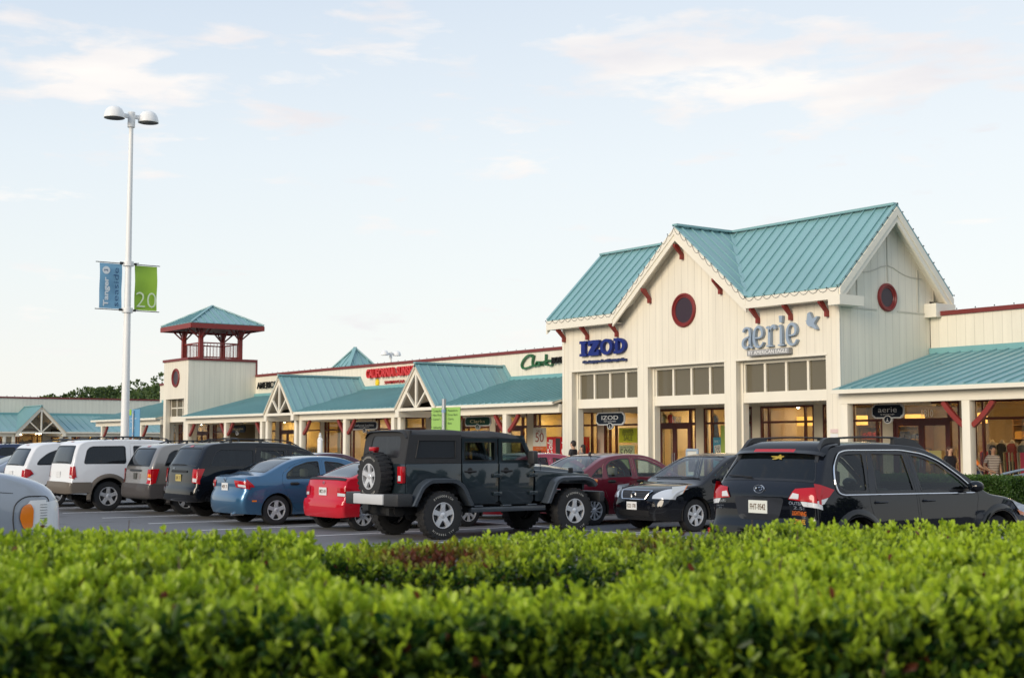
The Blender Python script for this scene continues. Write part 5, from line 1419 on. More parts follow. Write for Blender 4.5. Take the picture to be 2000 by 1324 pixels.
# --- black sedan seen from the front
def x_sentra(cs, root, sp):
    tz = lambda z: cs.t_where(z=z, end='front')
    # grille: chrome frame, dark mesh
    t0, t1 = tz(.78), tz(.62)
    pl = [(t0, -cs.q_of(.52)), (t1, -cs.q_of(.40)), (t1, cs.q_of(.40)), (t0, cs.q_of(.52))]
    v, t = shell_patch(cs, [Vector(p) for p in pl], .012, .04); g = mesh_from('grille', v, t, mat('grille_black', (.012, .012, .014), .4), root)
    mb = MB()
    for a, b in zip(pl, pl[1:] + pl[:1]):
        pts = [cs.shell(a[0] + (b[0] - a[0]) * i / 10, a[1] + (b[1] - a[1]) * i / 10, .018) for i in range(11)]; mb.tube(pts, .011, 6)
    mb.build('grille_frame', M_chrome, root, world=False, smooth=True)
    mb = MB()
    for k in range(1, 5):
        tt = t0 + (t1 - t0) * k / 5; q = cs.q_of(.50 - .02 * k); mb.tube([cs.shell(tt, -q + 2 * q * i / 12, .016) for i in range(13)], .004, 4, cap=False)
    for k in range(-7, 8): q = cs.q_of(min(.46, abs(k) * .06 + .001)) * (1 if k > 0 else -1); mb.tube([cs.shell(t0 + .01, q, .016), cs.shell(t1 - .01, q * .9, .016)], .004, 4, cap=False)
    mb.build('grille_mesh', mat('grille_grey', (.06, .06, .065), .4), g, world=False)
    emblem(cs, root, .70, .062, 'front', kind='bar', oy=.03)
    for sg in (1, -1):
        mb = MB(); tp = [(tz(.83) , cs.q_of(.80)), (tz(.88), 1.), (tz(.655), 1.), (tz(.645), cs.q_of(.60)), (tz(.70), cs.q_of(.60))]
        v, t = shell_patch(cs, [Vector((a, b * sg)) for a, b in tp], .01, .05); mb.add(v, t)
        yl = cs.L - cs.rf
        v, t = side_patch(cs, [Vector(p) for p in ((yl + .02, .655), (yl + .02, .875), (yl - .34, .90), (yl - .20, .74))], .01, sg, .05); mb.add(v, t)
        h = mb.build('headlight', M_headl, root, world=False, smooth=True, ang=60, merge=True)
        v, t = side_patch(cs, [Vector(p) for p in ((yl - .22, .77), (yl - .30, .885), (yl - .34, .90), (yl - .20, .74))], .014, sg, .05); mesh_from('indicator', v, t, M_amber, h)
    # lower intake, fog lamp pits, plate
    for z0, z1, f in ((.42, .30, .55),):
        pl = [(tz(z0), -cs.q_of(f)), (tz(z1), -cs.q_of(f)), (tz(z1), cs.q_of(f)), (tz(z0), cs.q_of(f))]; v, t = shell_patch(cs, [Vector(p) for p in pl], .006); mesh_from('air_intake', v, t, M_blk, root)
    plate(cs, root, .50, 'front', txt='122 178', w_=.29, tcol=(.05, .05, .06))
    sidestrip(cs, root, 'sill_trim', M_blk, [(1.45, .24), (3.2, .24), (3.2, .30), (1.45, .30)], .01)
    for q in (.35, -.1): wiper(cs, root, cs.t_where(y=3.46, end='top'), q, q - .45, -.02)
SENTRA = dict(cat='car', paint=P_blackb, shape=dict(L=4.57, W=1.79, belt=.97, tum=.28, rr=.18, rf=.34, crown=.05, p=2.6, ar=.07, af=.17, zb=.22,
    sil=[(.2, .24), (.05, .25), (.0, .4), (.01, .60), (.06, .70), (.07, .96), (.11, 1.06), (.25, 1.10), (.48, 1.12), (.85, 1.27), (1.25, 1.43), (1.6, 1.49), (2.1, 1.51), (2.45, 1.48), (2.7, 1.40), (3.1, 1.20), (3.52, .985), (3.64, .94), (3.95, .905), (4.25, .85), (4.42, .785), (4.49, .72), (4.53, .62), (4.57, .50), (4.55, .36), (4.46, .22)]),
    r=.318, arch=.365, wheels=(.99, 3.675), rim=.205, tw=.205, zb=.22, style='six',
    shellwin=[('rear_window', TY(.62), TY(1.34), .88, .78, M_gcar, .08), ('windshield', TY(3.44), TY(2.56), .92, .82, M_gcar, .08)],
    doors=[[(2.05, .30), (3.10, .30), (3.20, .60), (3.28, .95), (3.19, 1.05), (2.84, 1.27), (2.47, 1.395), (2.05, 1.44)], [(1.24, .62), (1.42, .30), (2.01, .30), (2.01, 1.445), (1.7, 1.44), (1.38, 1.37), (1.2, 1.25), (1.12, .95)]],
    wins=[([(2.11, 1.0), (3.16, 1.0), (2.80, 1.225), (2.45, 1.355), (2.11, 1.40)], M_gcar), ([(1.30, 1.0), (1.96, 1.0), (1.96, 1.405), (1.70, 1.40), (1.42, 1.33), (1.30, 1.23)], M_gcar)],
    handles=[(2.18, .91), (1.38, .91)], seats=(2.0, 1.3), mirror=(2.95, 1.03), cabin=(1.0, 3.1), headz=1.2, dash_m=mat('dash_grey', (.12, .12, .125), .7), seat_m=M_seat, extras=[x_sentra])
# --- black wagon with roof rails
def x_outback(cs, root, sp):
    tz = lambda z: cs.t_where(z=z)
    lamp_corner(cs, root, 'tail_lamp', M_tail, 0, 0, .6, 1, [(cs.rr - .02, .935), (cs.rr + .16, .975), (cs.rr + .27, 1.06), (cs.rr + .06, 1.125), (cs.rr - .02, 1.135)], .012,
                taper=[(tz(.95), cs.q_of(.56)), (tz(1.07), cs.q_of(.66)), (tz(1.135), 1.), (tz(.935), 1.), (tz(.94), cs.q_of(.74))])
    lamp_corner(cs, root, 'reversing_lamp', M_clearlens, 0, 0, .6, 1, None, .017, taper=[(tz(.96), cs.q_of(.58)), (tz(1.025), cs.q_of(.64)), (tz(1.015), cs.q_of(.74)), (tz(.96), cs.q_of(.73))])
    lamp_corner(cs, root, 'reflector', M_clearlens, 0, 0, .8, 1, [(cs.rr - .02, .88), (cs.rr + .08, .90), (cs.rr + .15, .97), (cs.rr - .02, .935)], .013, taper=[(tz(.88), cs.q_of(.80)), (tz(.935), cs.q_of(.76)), (tz(.935), 1.), (tz(.88), 1.)])
    # plate recess panel
    pl = [(tz(.69), -cs.q_of(.36)), (tz(.96), -cs.q_of(.48)), (tz(.96), cs.q_of(.48)), (tz(.69), cs.q_of(.36))]
    v, t = shell_patch(cs, rounded(pl, .05), .004); mesh_from('plate_panel', v, t, paint('paint_grey_black', (.03, .033, .04), rough=.3), root)
    plate(cs, root, .845, txt='FHT-9542', tcol=(.02, .03, .12), colr=mat('plate_blue_yellow', (.70, .72, .66), .4))
    emblem(cs, root, 1.055, .062, kind='oval')
    badge(cs, root, 'SUBARU', .89, -.64, .035); badge(cs, root, 'SYMMETRICAL', .84, -.66, .016); badge(cs, root, 'AWD', .81, -.66, .02)
    badge(cs, root, 'OUTBACK', .89, .62, .038, width=.27); badge(cs, root, '2.5i', .84, .62, .035, width=.15)
    badge(cs, root, 'LIGHTNING', .77, .62, .05, width=.19, m=mat('sticker_orange', (.75, .16, .01), .5), name='sticker'); badge(cs, root, 'MCDANIEL', .67, .61, .055, width=.20, m=mat('sticker_gold', (.70, .38, .02), .5), name='sticker')
    bumper_rear(cs, root, .38, .60, P_black, .03, .40)
    lamp_corner(cs, root, 'bumper_reflector', M_tail, 0, 0, .8, 1, None, .045, taper=[(tz(.42), cs.q_of(.86)), (tz(.56), cs.q_of(.86)), (tz(.56), cs.q_of(.95)), (tz(.42), cs.q_of(.95))])
    # roof spoiler with lamp
    t = tz(1.50); v, tt = shell_patch(cs, [Vector(p) for p in ((t, -.84), (t + .30, -.84), (t + .30, .84), (t, .84))], .03)
    mb = MB(); mb.add(v, tt); n = 20
    a = [cs.shell(t, -.84 + 1.68 * i / n, .03) for i in range(n + 1)]; b = [p + Vector((0, -.06, -.035)) for p in a]; c = [cs.shell(t - .02, -.84 + 1.68 * i / n, .0) for i in range(n + 1)]
    mb.add(a + b + c, [(i, i + 1, n + 2 + i, n + 1 + i) for i in range(n)] + [(n + 1 + i, n + 2 + i, 2 * n + 3 + i, 2 * n + 2 + i) for i in range(n)])
    mb.build('roof_spoiler', P_black, root, world=False, smooth=True, ang=50, merge=True)
    n = 8; mb = MB(); a = [cs.shell(t, -.2 + .4 * i / n, .03) + Vector((0, -.03, .0)) for i in range(n + 1)]; b = [p + Vector((0, -.035, -.022)) for p in a]; a = [p + Vector((0, 0, .012)) for p in a]
    mb.add(a + b, [(i, i + 1, n + 2 + i, n + 1 + i) for i in range(n)]); mb.build('brake_lamp', M_tail, root, world=False)
    # chrome line round the side glass
    for sg in (1, -1):
        out = [(.74, .995), (3.30, .975), (3.02, 1.19), (2.68, 1.385), (2.40, 1.472), (2.0, 1.518), (1.0, 1.518), (.84, 1.49), (.67, 1.34), (.61, 1.14), (.64, 1.02)]
        out = [(_fy(a), b) for a, b in out]; o = rounded(out, .10, 5); mb = MB(); pts = [cs.side(p.x, p.y, sg, .012) for p in o] + [cs.side(o[0].x, o[0].y, sg, .012)]; mb.tube(pts, .009, 5, cap=False); mb.build('window_trim', M_chrome, root, world=False, smooth=True)
    # big roof rails: solid feet with a raised bar
    for sg in (1, -1):
        for (ya, yb, inv) in ((.34, .82, 1), (1.82, 2.42, -1)):
            vs = []; n = 8
            for i in range(n + 1):
                y = ya + (yb - ya) * i / n; tt = cs.t_where(y=y, end='top'); p = cs.shell(tt, cs.q_of(.86) * sg); k = i / n
                hgt = .085 * min(1, (k if inv > 0 else 1 - k) * 2.4) ** .8 if True else 0; hgt *= 1. if (k < .8 if inv > 0 else k > .2) else .75
                vs += [p + Vector((-.035, 0, -.03)), p + Vector((.035, 0, -.03)), p + Vector((.026, 0, hgt)), p + Vector((-.026, 0, hgt))]
            fs = [(4 * i + a, 4 * i + (a + 1) % 4, 4 * i + 4 + (a + 1) % 4, 4 * i + 4 + a) for i in range(n) for a in range(4)] + [(0, 1, 2, 3), (4 * n, 4 * n + 1, 4 * n + 2, 4 * n + 3)]
            mb = MB(); mb.add(vs, fs); mb.build('rail_foot', M_plast, root, world=False, smooth=True, ang=40)
        pl = []
        for i in range(8):
            y = .68 + (2.0 - .68) * i / 7; p = cs.shell(cs.t_where(y=y, end='top'), cs.q_of(.86) * sg); pl.append(p + Vector((0, 0, .07)))
        mb = MB(); mb.tube(pl, .014, 6); mb.build('roof_rail', M_plast, root, world=False, smooth=True)
    flare(cs, root, sp['wheels'][0], sp['r'], sp['arch'], .09, P_black, .018); flare(cs, root, sp['wheels'][1], sp['r'], sp['arch'], .09, P_black, .018)
    wiper(cs, root, tz(1.18), -.08, -.48, .03); 
    yl = cs.L - cs.rf; sidestrip(cs, root, 'headlight', M_headl, [(yl - .40, .86), (yl - .02, .78), (yl - .02, .64), (yl - .15, .66)], .01); sidestrip(cs, root, 'indicator', M_amber, [(yl - .30, .74), (yl - .12, .70), (yl - .12, .66), (yl - .22, .67)], .016)
    v, t = shell_patch(cs, [Vector((tz(1.43) + (.03 * math.cos(a) * (1 + .4 * math.cos(5 * a))), .02 + .028 * math.sin(a) * (1 + .4 * math.cos(5 * a)))) for a in [2 * math.pi * i / 30 for i in range(30)]], .006); mesh_from('sticker', v, t, mat('sticker_yellow', (.45, .33, .05), .6), root)
OUTB = dict(cat='car', paint=P_blackb, shape=dict(L=4.78, W=1.83, belt=1.0, tum=.28, rr=.17, rf=.34, crown=.05, p=3.0, ar=.08, af=.15, zb=.34, lr=.9,
    sil=[(.2, .36), (.03, .37), (0, .46), (.01, .60), (.07, .66), (.085, .90), (.10, 1.04), (.20, 1.14), (.44, 1.40), (.54, 1.50), (.66, 1.575), (1.0, 1.605), (1.7, 1.62), (2.3, 1.59), (2.65, 1.50), (3.1, 1.26), (3.50, 1.03), (3.66, .98), (4.1, .92), (4.45, .82), (4.64, .70), (4.74, .56), (4.78, .42), (4.68, .26)]),
    r=.34, arch=.40, wheels=(.80, 3.56), rim=.22, tw=.22, zb=.34, style='six',
    shellwin=[('rear_window', TZ(1.10), TZ(1.49), .93, .84, M_gpriv, .08), ('windshield', TY(3.42), TY(2.62), .9, .82, M_gcar, .08)],
    doors=[[(2.16, .40), (3.16, .40), (3.24, .66), (3.34, .96), (3.24, 1.06), (2.98, 1.23), (2.68, 1.40), (2.40, 1.485), (2.12, 1.52)], [(1.30, .66), (1.44, .40), (2.12, .40), (2.08, 1.525), (1.38, 1.53), (1.24, 1.1), (1.22, .9)]],
    wins=[([(2.20, 1.01), (3.22, 1.0), (2.98, 1.175), (2.66, 1.36), (2.40, 1.44), (2.17, 1.475)], M_gcar, .03), ([(1.36, 1.015), (2.08, 1.01), (2.04, 1.485), (1.44, 1.495)], M_gmid, .03), ([(.76, 1.03), (1.21, 1.02), (1.31, 1.495), (1.0, 1.49), (.86, 1.465), (.71, 1.32), (.66, 1.12)], M_gmid, .06)],
    handles=[(2.32, .90), (1.42, .90)], seats=(2.1, 1.3), mirror=(3.08, 1.06), cabin=(.7, 3.2), headz=1.27, extras=[x_outback])
def _fy(y): return y * .778 if y < .9 else y - .2
_o = OUTB; _o['shape']['sil'] = [(_fy(p[0]), p[1]) for p in _o['shape']['sil']]; _o['shape']['L'] = 4.58; _o['shape']['lr'] = .75
_o['doors'] = [[(_fy(a), b) for a, b in d] for d in _o['doors']]; _o['wins'] = [([(_fy(a), b) for a, b in w_[0]],) + tuple(w_[1:]) for w_ in _o['wins']]
_o['handles'] = [(_fy(a), b) for a, b in _o['handles']]; _o['seats'] = (1.9, 1.15); _o['mirror'] = (2.88, 1.06); _o['cabin'] = (.6, 3.0)
_o['shellwin'] = [('rear_window', TZ(1.155), TZ(1.49), .93, .84, M_gpriv, .08), ('windshield', TY(3.22), TY(2.42), .9, .82, M_gcar, .08)]
# --- silver blue full size van (front corner in frame)
def x_pick(cs, root, sp):
    tz = lambda z: cs.t_where(z=z, end='front'); yl = cs.L - cs.rf
    for sg in (1, -1):
        mb = MB(); v, t = shell_patch(cs, [Vector((a, b * sg)) for a, b in ((tz(1.08), cs.q_of(.74)), (tz(1.08), 1.), (tz(.74), 1.), (tz(.74), cs.q_of(.74)))], .012, .05); mb.add(v, t)
        v, t = side_patch(cs, [Vector(p) for p in ((yl + .03, .75), (yl + .02, 1.07), (yl - .16, 1.065), (yl - .22, 1.0), (yl - .20, .75))], .012, sg, .05); mb.add(v, t)
        h = mb.build('headlight', mat('lens_bright', (.80, .82, .82), .15, coat=.5), root, world=False, smooth=True, ang=60, merge=True)
        v, t = side_patch(cs, rounded([(yl - .13, .76), (yl - .12, .97), (yl - .16, 1.04), (yl - .25, 1.0), (yl - .28, .88), (yl - .23, .75)], .04), .018, sg, .05); mesh_from('indicator', v, t, M_amber, h)
        st_ = MB()
        for k in range(9):
            z = .78 + .03 * k; st_.tube([cs.side(yl - .05, z, sg, .018), cs.side(yl + .03, z, sg, .018)], .005, 4)
        st_.build('lens_ribs', mat('lens_rib', (.35, .37, .38), .3), h, world=False)
        o = rounded([(yl + .06, .70), (yl + .05, 1.11), (yl - .22, 1.11), (yl - .33, 1.03), (yl - .35, .86), (yl - .31, .62)], .07); mb = MB(); mb.tube([cs.side(p.x, p.y, sg, .003) for p in o[5:]], .007, 4, cap=False); mb.build('panel_gap', M_blk, root, world=False)
    sidestrip(cs, root, 'panel_gap', M_blk, [(yl - .9, 1.20), (yl - .35, 1.15), (yl - .35, 1.143), (yl - .9, 1.193)], .003)
    on_rear(cs, root, 'bumper_strip', M_plast, .45, .62, .95, .03, 'front')
PICK = dict(cat='van', paint=P_silver, shape=dict(L=5.05, W=1.98, belt=1.30, tum=.16, rr=.1, rf=.32, crown=.05, p=3.4, ar=.04, af=.08, zb=.38, lf=1.2, zm=.7,
    sil=[(.1, .42), (.02, .45), (0, .6), (.02, .8), (.03, 1.2), (.10, 1.7), (.25, 1.92), (.5, 2.0), (1.5, 2.03), (2.5, 2.0), (2.9, 1.92), (3.4, 1.66), (3.75, 1.46), (3.95, 1.42), (4.3, 1.38), (4.6, 1.32), (4.82, 1.24), (4.94, 1.14), (4.98, 1.05), (5.0, .9), (5.01, .72), (5.05, .6), (4.98, .40)]),
    r=.36, arch=.43, wheels=(1.0, 3.9), rim=.2, tw=.23, zb=.38, style='six',
    shellwin=[('rear_window', TZ(1.34), TZ(1.78), .88, .84, M_gmid, .05), ('windshield', TY(3.68), TY(2.98), .9, .84, M_gcar, .06)],
    doors=[[(2.15, .50), (3.25, .50), (3.35, 1.30), (3.2, 1.45), (2.85, 1.82), (2.15, 1.86)]],
    wins=[([(2.22, 1.33), (3.2, 1.33), (2.85, 1.74), (2.22, 1.78)], M_gmid), ([(.3, 1.33), (1.95, 1.33), (1.95, 1.78), (.4, 1.78)], M_gpriv)],
    handles=[(2.32, 1.2)], seats=(2.3,), mirror=(3.1, 1.36), cabin=(1.2, 3.4), extras=[x_pick])

import copy
def variant(base, p, **k):
    d = dict(base); d['paint'] = p; d.update(k); return d
CARS = [
 ('parked_suv', 'white SUV with taupe lower cladding and large dark rear side glass', (-35.42, 11.42), 0, EXPL),
 ('parked_minivan', 'white minivan with sloping tailgate, left of the white SUV', (-38.5, 11.1), 0, VAN),
 ('parked_suv', 'champagne SUV with dark grey bumper, between the white and the black SUVs', (-32.72, 12.4), 0, WJ),
 ('parked_suv', 'glossy black SUV with dark rims and yellowish plate, left of the blue sedan', (-30.03, 12.4), 0, WK),
 ('parked_sedan', 'metallic blue four door sedan with five spoke alloys', (-27.28, 12.28), 0, CIVIC),
 ('parked_coupe', 'bright red small hatchback partly behind the soft top off-roader', (-24.47, 13.12), 0, RED),
 ('parked_sedan', 'wine red sedan with roof antenna, behind the off-roader bonnet', (-23.27, 17.55), 0, FOCUS),
 ('parked_sedan', 'black sedan facing the camera with chrome framed grille', (-20.5, 22.37), 180, SENTRA),
 ('parked_wagon', 'black station wagon with chunky roof rails, nearest car at right', (-12.44, 12.85), 0, OUTB),
 ('parked_van', 'silver blue van with orange indicator, cut off at the left edge', (-16.5, .16), 0, PICK),
 ('parked_sedan', 'rose red sedan mostly hidden behind the off-roader windshield', (-26.2, 17.6), 0, variant(FOCUS, P_rose, extras=[])),
 ('parked_sedan', 'dark plum sedan whose roof shows above the blue sedan', (-37.2, 17.9), 0, variant(CIVIC, P_plum, extras=[])),
 ('parked_sedan', 'pale silver sedan whose boot shows at the left edge', (-41.6, 10.9), 0, variant(CIVIC, P_silver, extras=[])),
 ('parked_suv', 'navy blue SUV with roof rails at the far left edge', (-66.5, 17.9), 0, variant(WJ, P_navy, extras=[lambda cs, r, sp: rails(cs, r, .9, 2.7, .80, .06)])),
 ('parked_sedan', 'silver sedan showing beyond the black wagon bonnet at the right edge', (-10.7, 22.5), 180, variant(SENTRA, P_silver)),
]
for nm, lb, (x, y), rz, sp in CARS:
    r_, c_ = make_car(nm, lb, (x, y, 0), R(rz), sp)
    if sp is OUTB: r_.scale = (1.06, 1.06, 1.06)
# ------------------------------------------------------------------ soft top off-roader (local frame: rear bumper at y=0, nose +y)
M_canvas = mat('canvas_top', (.030, .031, .033), .85, var=.12, vscale=5, bump=.25, bscale=90)
M_vinyl = glass('vinyl_window', (.10, .11, .12), .80, rough=.12, spec_f=1.4)
M_flare = mat('flare_slate', (.040, .050, .062), .35, var=.05, coat=.4)
M_silvb = mat('bumper_silver', (.55, .56, .57), .4)
M_letter = mat('tyre_lettering', (.45, .44, .40), .7)
def make_jeep(loc):
    J = empty('soft_top_offroader', loc, 0, 'dark slate soft top off-roader on big tyres with a spare wheel on its tailgate', 'car', 'cars parked in the bays')
    W = .775; B = lambda mb, nm, m, par=J, **k: mb.build(nm, m, par, world=False, **k)
    yr_, yf_, r = 1.0, 3.99, .415
    belt = 1.30
    # tub and bonnet as side profile plates with real thickness
    def arch(yc, rr=.50, zc=.43, zlow=.60):
        return [(yc - .60, zlow), (yc - .40, .93), (yc - .26, 1.00), (yc + .22, 1.00), (yc + .40, .90), (yc + .60, zlow)]
    tub = [(.32, .60), (.32, belt), (3.16, belt), (3.16, .62), (1.60, .62)] + arch(yr_)[::-1][1:-1] + [(yr_ - .60, .62)]
    for sg in (1, -1):
        m = MB(); pts = [(.32, .66), (.32, belt), (1.48, belt), (1.48, 1.0), (1.62, .62)] + [(yr_ + .42, .92), (yr_ + .24, 1.02), (yr_ - .28, 1.02), (yr_ - .42, .92), (yr_ - .52, .66)]
        m.prism(pts, 'x', sg * (W - .03), sg * W)
        B(m, 'rear_quarter', P_jeep, bevel=.008)
    # two doors each side
    D1 = [(1.50, belt + .0), (1.50, 1.02), (1.66, .62), (1.74, .58), (2.22, .58), (2.30, .64), (2.30, belt)]
    D2 = [(2.325, belt), (2.325, .64), (2.40, .56), (3.02, .56), (3.10, .62), (3.12, belt)]
    for sg in (1, -1):
        for k, (D, wz, hy) in enumerate(((D1, ((1.50, 2.30)), 1.66), (D2, ((2.325, 3.12)), 2.47))):
            a, b = wz
            m = MB(); m.prism(D, 'x', sg * (W - .035), sg * (W + .012))
            do = B(m, 'door', P_jeep, bevel=.012)
            fr = MB(); t_ = .055; zt = 1.74
            if k == 0:
                o = [(a + .01, belt), (a + .01, zt), (b - .01, zt), (b - .01, belt)]; i_ = [(a + .055, belt + .04), (a + .055, zt - .055), (b - .06, zt - .055), (b - .06, belt + .04)]
            else:
                o = [(a + .0, belt), (a + .0, zt), (b - .24, zt - .005), (b - .0, belt)]; i_ = [(a + .06, belt + .04), (a + .06, zt - .055), (b - .275, zt - .06), (b - .075, belt + .04)]
            for q in range(4):
                p0, p1, p2, p3 = o[q], o[(q + 1) % 4], i_[(q + 1) % 4], i_[q]; fr.prism([p0, p1, p2, p3], 'x', sg * (W - .06), sg * (W - .015))
            f = B(fr, 'door_frame', P_jeep, do)
            g = MB(); g.prism(i_, 'x', sg * (W - .045), sg * (W - .040)); B(g, 'side_window', M_gcar, do)
            se = MB(); ii = [tuple(p) for p in inset([Vector(p) for p in i_], .018)]
            for q in range(4): se.prism([i_[q], i_[(q + 1) % 4], ii[(q + 1) % 4], ii[q]], 'x', sg * (W - .014), sg * (W - .010))
            B(se, 'window_seal', M_trimg, do)
            h = MB(); x_ = sg * (W + .04); h.lathe([(0, 0), (.055, 0), (.055, .012), (0, .012)] if sg > 0 else [(0, 0), (.055, 0), (.055, -.012), (0, -.012)], (sg * (W + .012), hy, 1.17), 'x', 14)
            h.tube([(x_ - sg * .02, hy - .11, 1.16), (x_, hy - .08, 1.16), (x_, hy + .10, 1.16), (x_ - sg * .02, hy + .13, 1.16)], .018, 6); B(h, 'handle', M_blk, do, smooth=True)
            for z in (1.08, .76):
                hg = MB(); hg.box(sg * (W + .012), sg * (W + .05), b - .13, b + .06, z - .035, z + .035) if sg > 0 else hg.box(sg * (W + .05), sg * (W + .012), b - .13, b + .06, z - .035, z + .035)
                for dz_ in (-.02, .02): hg.lathe([(0, sg * .056), (.010, sg * .054), (.012, sg * .048)], (sg * W, b - .06, z + dz_), 'x', 6)
                B(hg, 'hinge', P_jeep, do, bevel=.008)
    # tailgate, floor, cowl
    m = MB(); m.box(-W + .03, W - .03, .30, .34, .66, belt); B(m, 'tailgate', P_jeep, bevel=.01)
    m = MB(); m.box(-W + .04, W - .04, .36, 3.1, .56, .62); m.box(-.40, .40, .4, 4.4, .42, .56)
    for sx in (-.42, .42): m.box(sx - .05, sx + .05, .15, 4.62, .42, .54)
    for yc in (yr_, yf_):
        m.tube([(-.62, yc, .40), (.62, yc, .40)], .05, 8); m.lathe([(0, -.16), (.12, -.10), (.14, 0), (.12, .10), (0, .16)], (-.1 if yc < 2 else .25, yc, .41), 'y', 12)
        for sx in (-.50, .50): m.tube([(sx, yc + .05, .42), (sx * .96, yc - .02, .78)], .045, 8)
    m.tube([(-.5, .35, .50), (.5, .35, .50)], .11, 10)
    B(m, 'chassis', M_under, smooth=True)
    for sg in (1, -1):       # front wings beside the bonnet
        m = MB(); m.prism([(3.16, .60), (3.16, 1.17), (4.46, 1.08), (4.50, .96), (4.44, .90), (3.62, .92), (3.42, .60)], 'x', sg * .55, sg * W * .985) ; B(m, 'front_wing', P_jeep, bevel=.02)
    # bonnet: crowned loft
    ys = [3.14, 3.3, 3.6, 3.9, 4.2, 4.42, 4.50]; zc = [1.275, 1.275, 1.255, 1.225, 1.185, 1.14, 1.08]; wx = [.70, .70, .67, .64, .60, .57, .56]
    m = MB(); n = 14; vs = []
    for y, z, w_ in zip(ys, zc, wx):
        for i in range(n + 1):
            q = -1 + 2 * i / n; vs.append((q * w_, y, z - .055 * abs(q) ** 2.2 - (.16 if abs(q) == 1 else 0) + (.018 if abs(q) < .45 else 0)))
    m.add(vs, [(j * (n + 1) + i, j * (n + 1) + i + 1, (j + 1) * (n + 1) + i + 1, (j + 1) * (n + 1) + i) for j in range(len(ys) - 1) for i in range(n)])
    bn = B(m, 'bonnet', P_jeep, smooth=True, ang=40)
    for sg in (1, -1):
        l = MB(); l.box(sg * .66 - .02, sg * .66 + .02, 4.05, 4.14, 1.10, 1.20); B(l, 'bonnet_latch', M_blk, bn, bevel=.006)
    m = MB(); m.box(-.56, .56, 4.46, 4.52, .78, 1.14); gr = B(m, 'grille', P_jeep, bevel=.02)
    for k in range(7):
        s_ = MB(); s_.box(-.30 + k * .1 - .022, -.30 + k * .1 + .022, 4.521, 4.525, .84, 1.06); B(s_, 'grille_slot', M_blk, gr)
    for sg in (1, -1):
        s_ = MB(); s_.lathe([(0, .02), (.07, .015), (.088, 0)], (sg * .44, 4.522, .97), 'y', 18); B(s_, 'headlight', M_headl, gr, smooth=True)
    # windscreen frame
    for sg in (1, -1):
        m = MB(); m.bar((sg * (W - .05), 3.14, 1.26), (sg * (W - .09), 2.90, 1.76), .06, .07); B(m, 'windscreen_pillar', P_jeep, bevel=.01)
    m = MB(); m.bar((-W + .06, 2.90, 1.765), (W - .06, 2.90, 1.765), .07, .06); m.bar((-W + .04, 3.14, 1.27), (W - .04, 3.14, 1.27), .07, .05); B(m, 'windscreen_frame', P_jeep)
    m = MB(); m.poly([(-W + .1, 3.13, 1.29), (W - .1, 3.13, 1.29), (W - .12, 2.905, 1.74), (-W + .12, 2.905, 1.74)]); B(m, 'windshield', M_gcar)
    # canvas roof, slightly sagging between the bows
    ys = [.33, .40, .62, .95, 1.30, 1.48, 1.75, 2.05, 2.30, 2.40, 2.65, 2.88, 2.95]; zz = [1.86, 1.885, 1.895, 1.885, 1.90, 1.895, 1.875, 1.87, 1.885, 1.875, 1.85, 1.805, 1.78]
    m = MB(); n = 16; vs = []
    for y, z in zip(ys, zz):
        for i in range(n + 1):
            q = -1 + 2 * i / n; a = abs(q); x_ = math.copysign((W - .05) * (1 - (1 - a) ** 1.0), q); vs.append((x_, y, z - .015 * a * a - .10 * a ** 9))
    m.add(vs, [(j * (n + 1) + i, j * (n + 1) + i + 1, (j + 1) * (n + 1) + i + 1, (j + 1) * (n + 1) + i) for j in range(len(ys) - 1) for i in range(n)])
    n1 = n + 1
    for sg in (1, -1):        # valance over the doors
        i = n if sg > 0 else 0; L_ = [vs[j * n1 + i] for j in range(len(ys))]
        lo = [(p[0], p[1], 1.735) for p in L_]; m.add(L_ + lo, [(j, j + 1, len(ys) + j + 1, len(ys) + j) for j in range(len(ys) - 1)])
    top = B(m, 'canvas_roof', M_canvas, smooth=True, ang=50)
    for sg in (1, -1):        # canvas rear quarters with plastic windows
        o = [(.30, belt + .005), (.40, 1.80), (1.49, 1.80), (1.49, belt + .005)]; i_ = [(.52, belt + .10), (.58, 1.70), (1.36, 1.70), (1.36, belt + .10)]
        m = MB()
        for q in range(4): m.prism([o[q], o[(q + 1) % 4], i_[(q + 1) % 4], i_[q]], 'x', sg * (W - .045), sg * (W - .020))
        cq = B(m, 'canvas_quarter', M_canvas)
        g = MB(); g.prism(i_, 'x', sg * (W - .036), sg * (W - .030)); B(g, 'quarter_window', mat('vinyl_dark', (.022, .026, .032), .22, spec=.6, bump=.15, bscale=6), cq)
        e = MB(); e.tube([(sg * (W - .018), y, z) for y, z in i_ + i_[:1]], .008, 4, cap=False); B(e, 'window_zip', M_blk, cq)
    # canvas back panel, leaning forward, with the rear window
    def bk(x, z): return (x, .30 + (z - belt) * .17, z)
    ox_, iz0, iz1 = W - .03, belt + .10, 1.78
    m = MB(); o = [bk(-ox_, belt + .0), bk(ox_, belt + .0), bk(ox_ - .03, 1.875), bk(-ox_ + .03, 1.875)]; i_ = [bk(-.52, iz0), bk(.52, iz0), bk(.49, iz1), bk(-.49, iz1)]
    oo, ii = [Vector(p) for p in o], [Vector(p) for p in i_]
    # rounded window opening
    W2 = rounded([(p.x, p.z) for p in ii], .10, 5); O2 = [(p.x, p.z) for p in oo]
    rv, tr = cdt(densify(O2, .2), [W2], [], []); m.add([bk(v.x, v.y) for v in rv], tr); m.add([(v.x, bk(v.x, v.y)[1] + .02, v.y) for v in rv], tr)
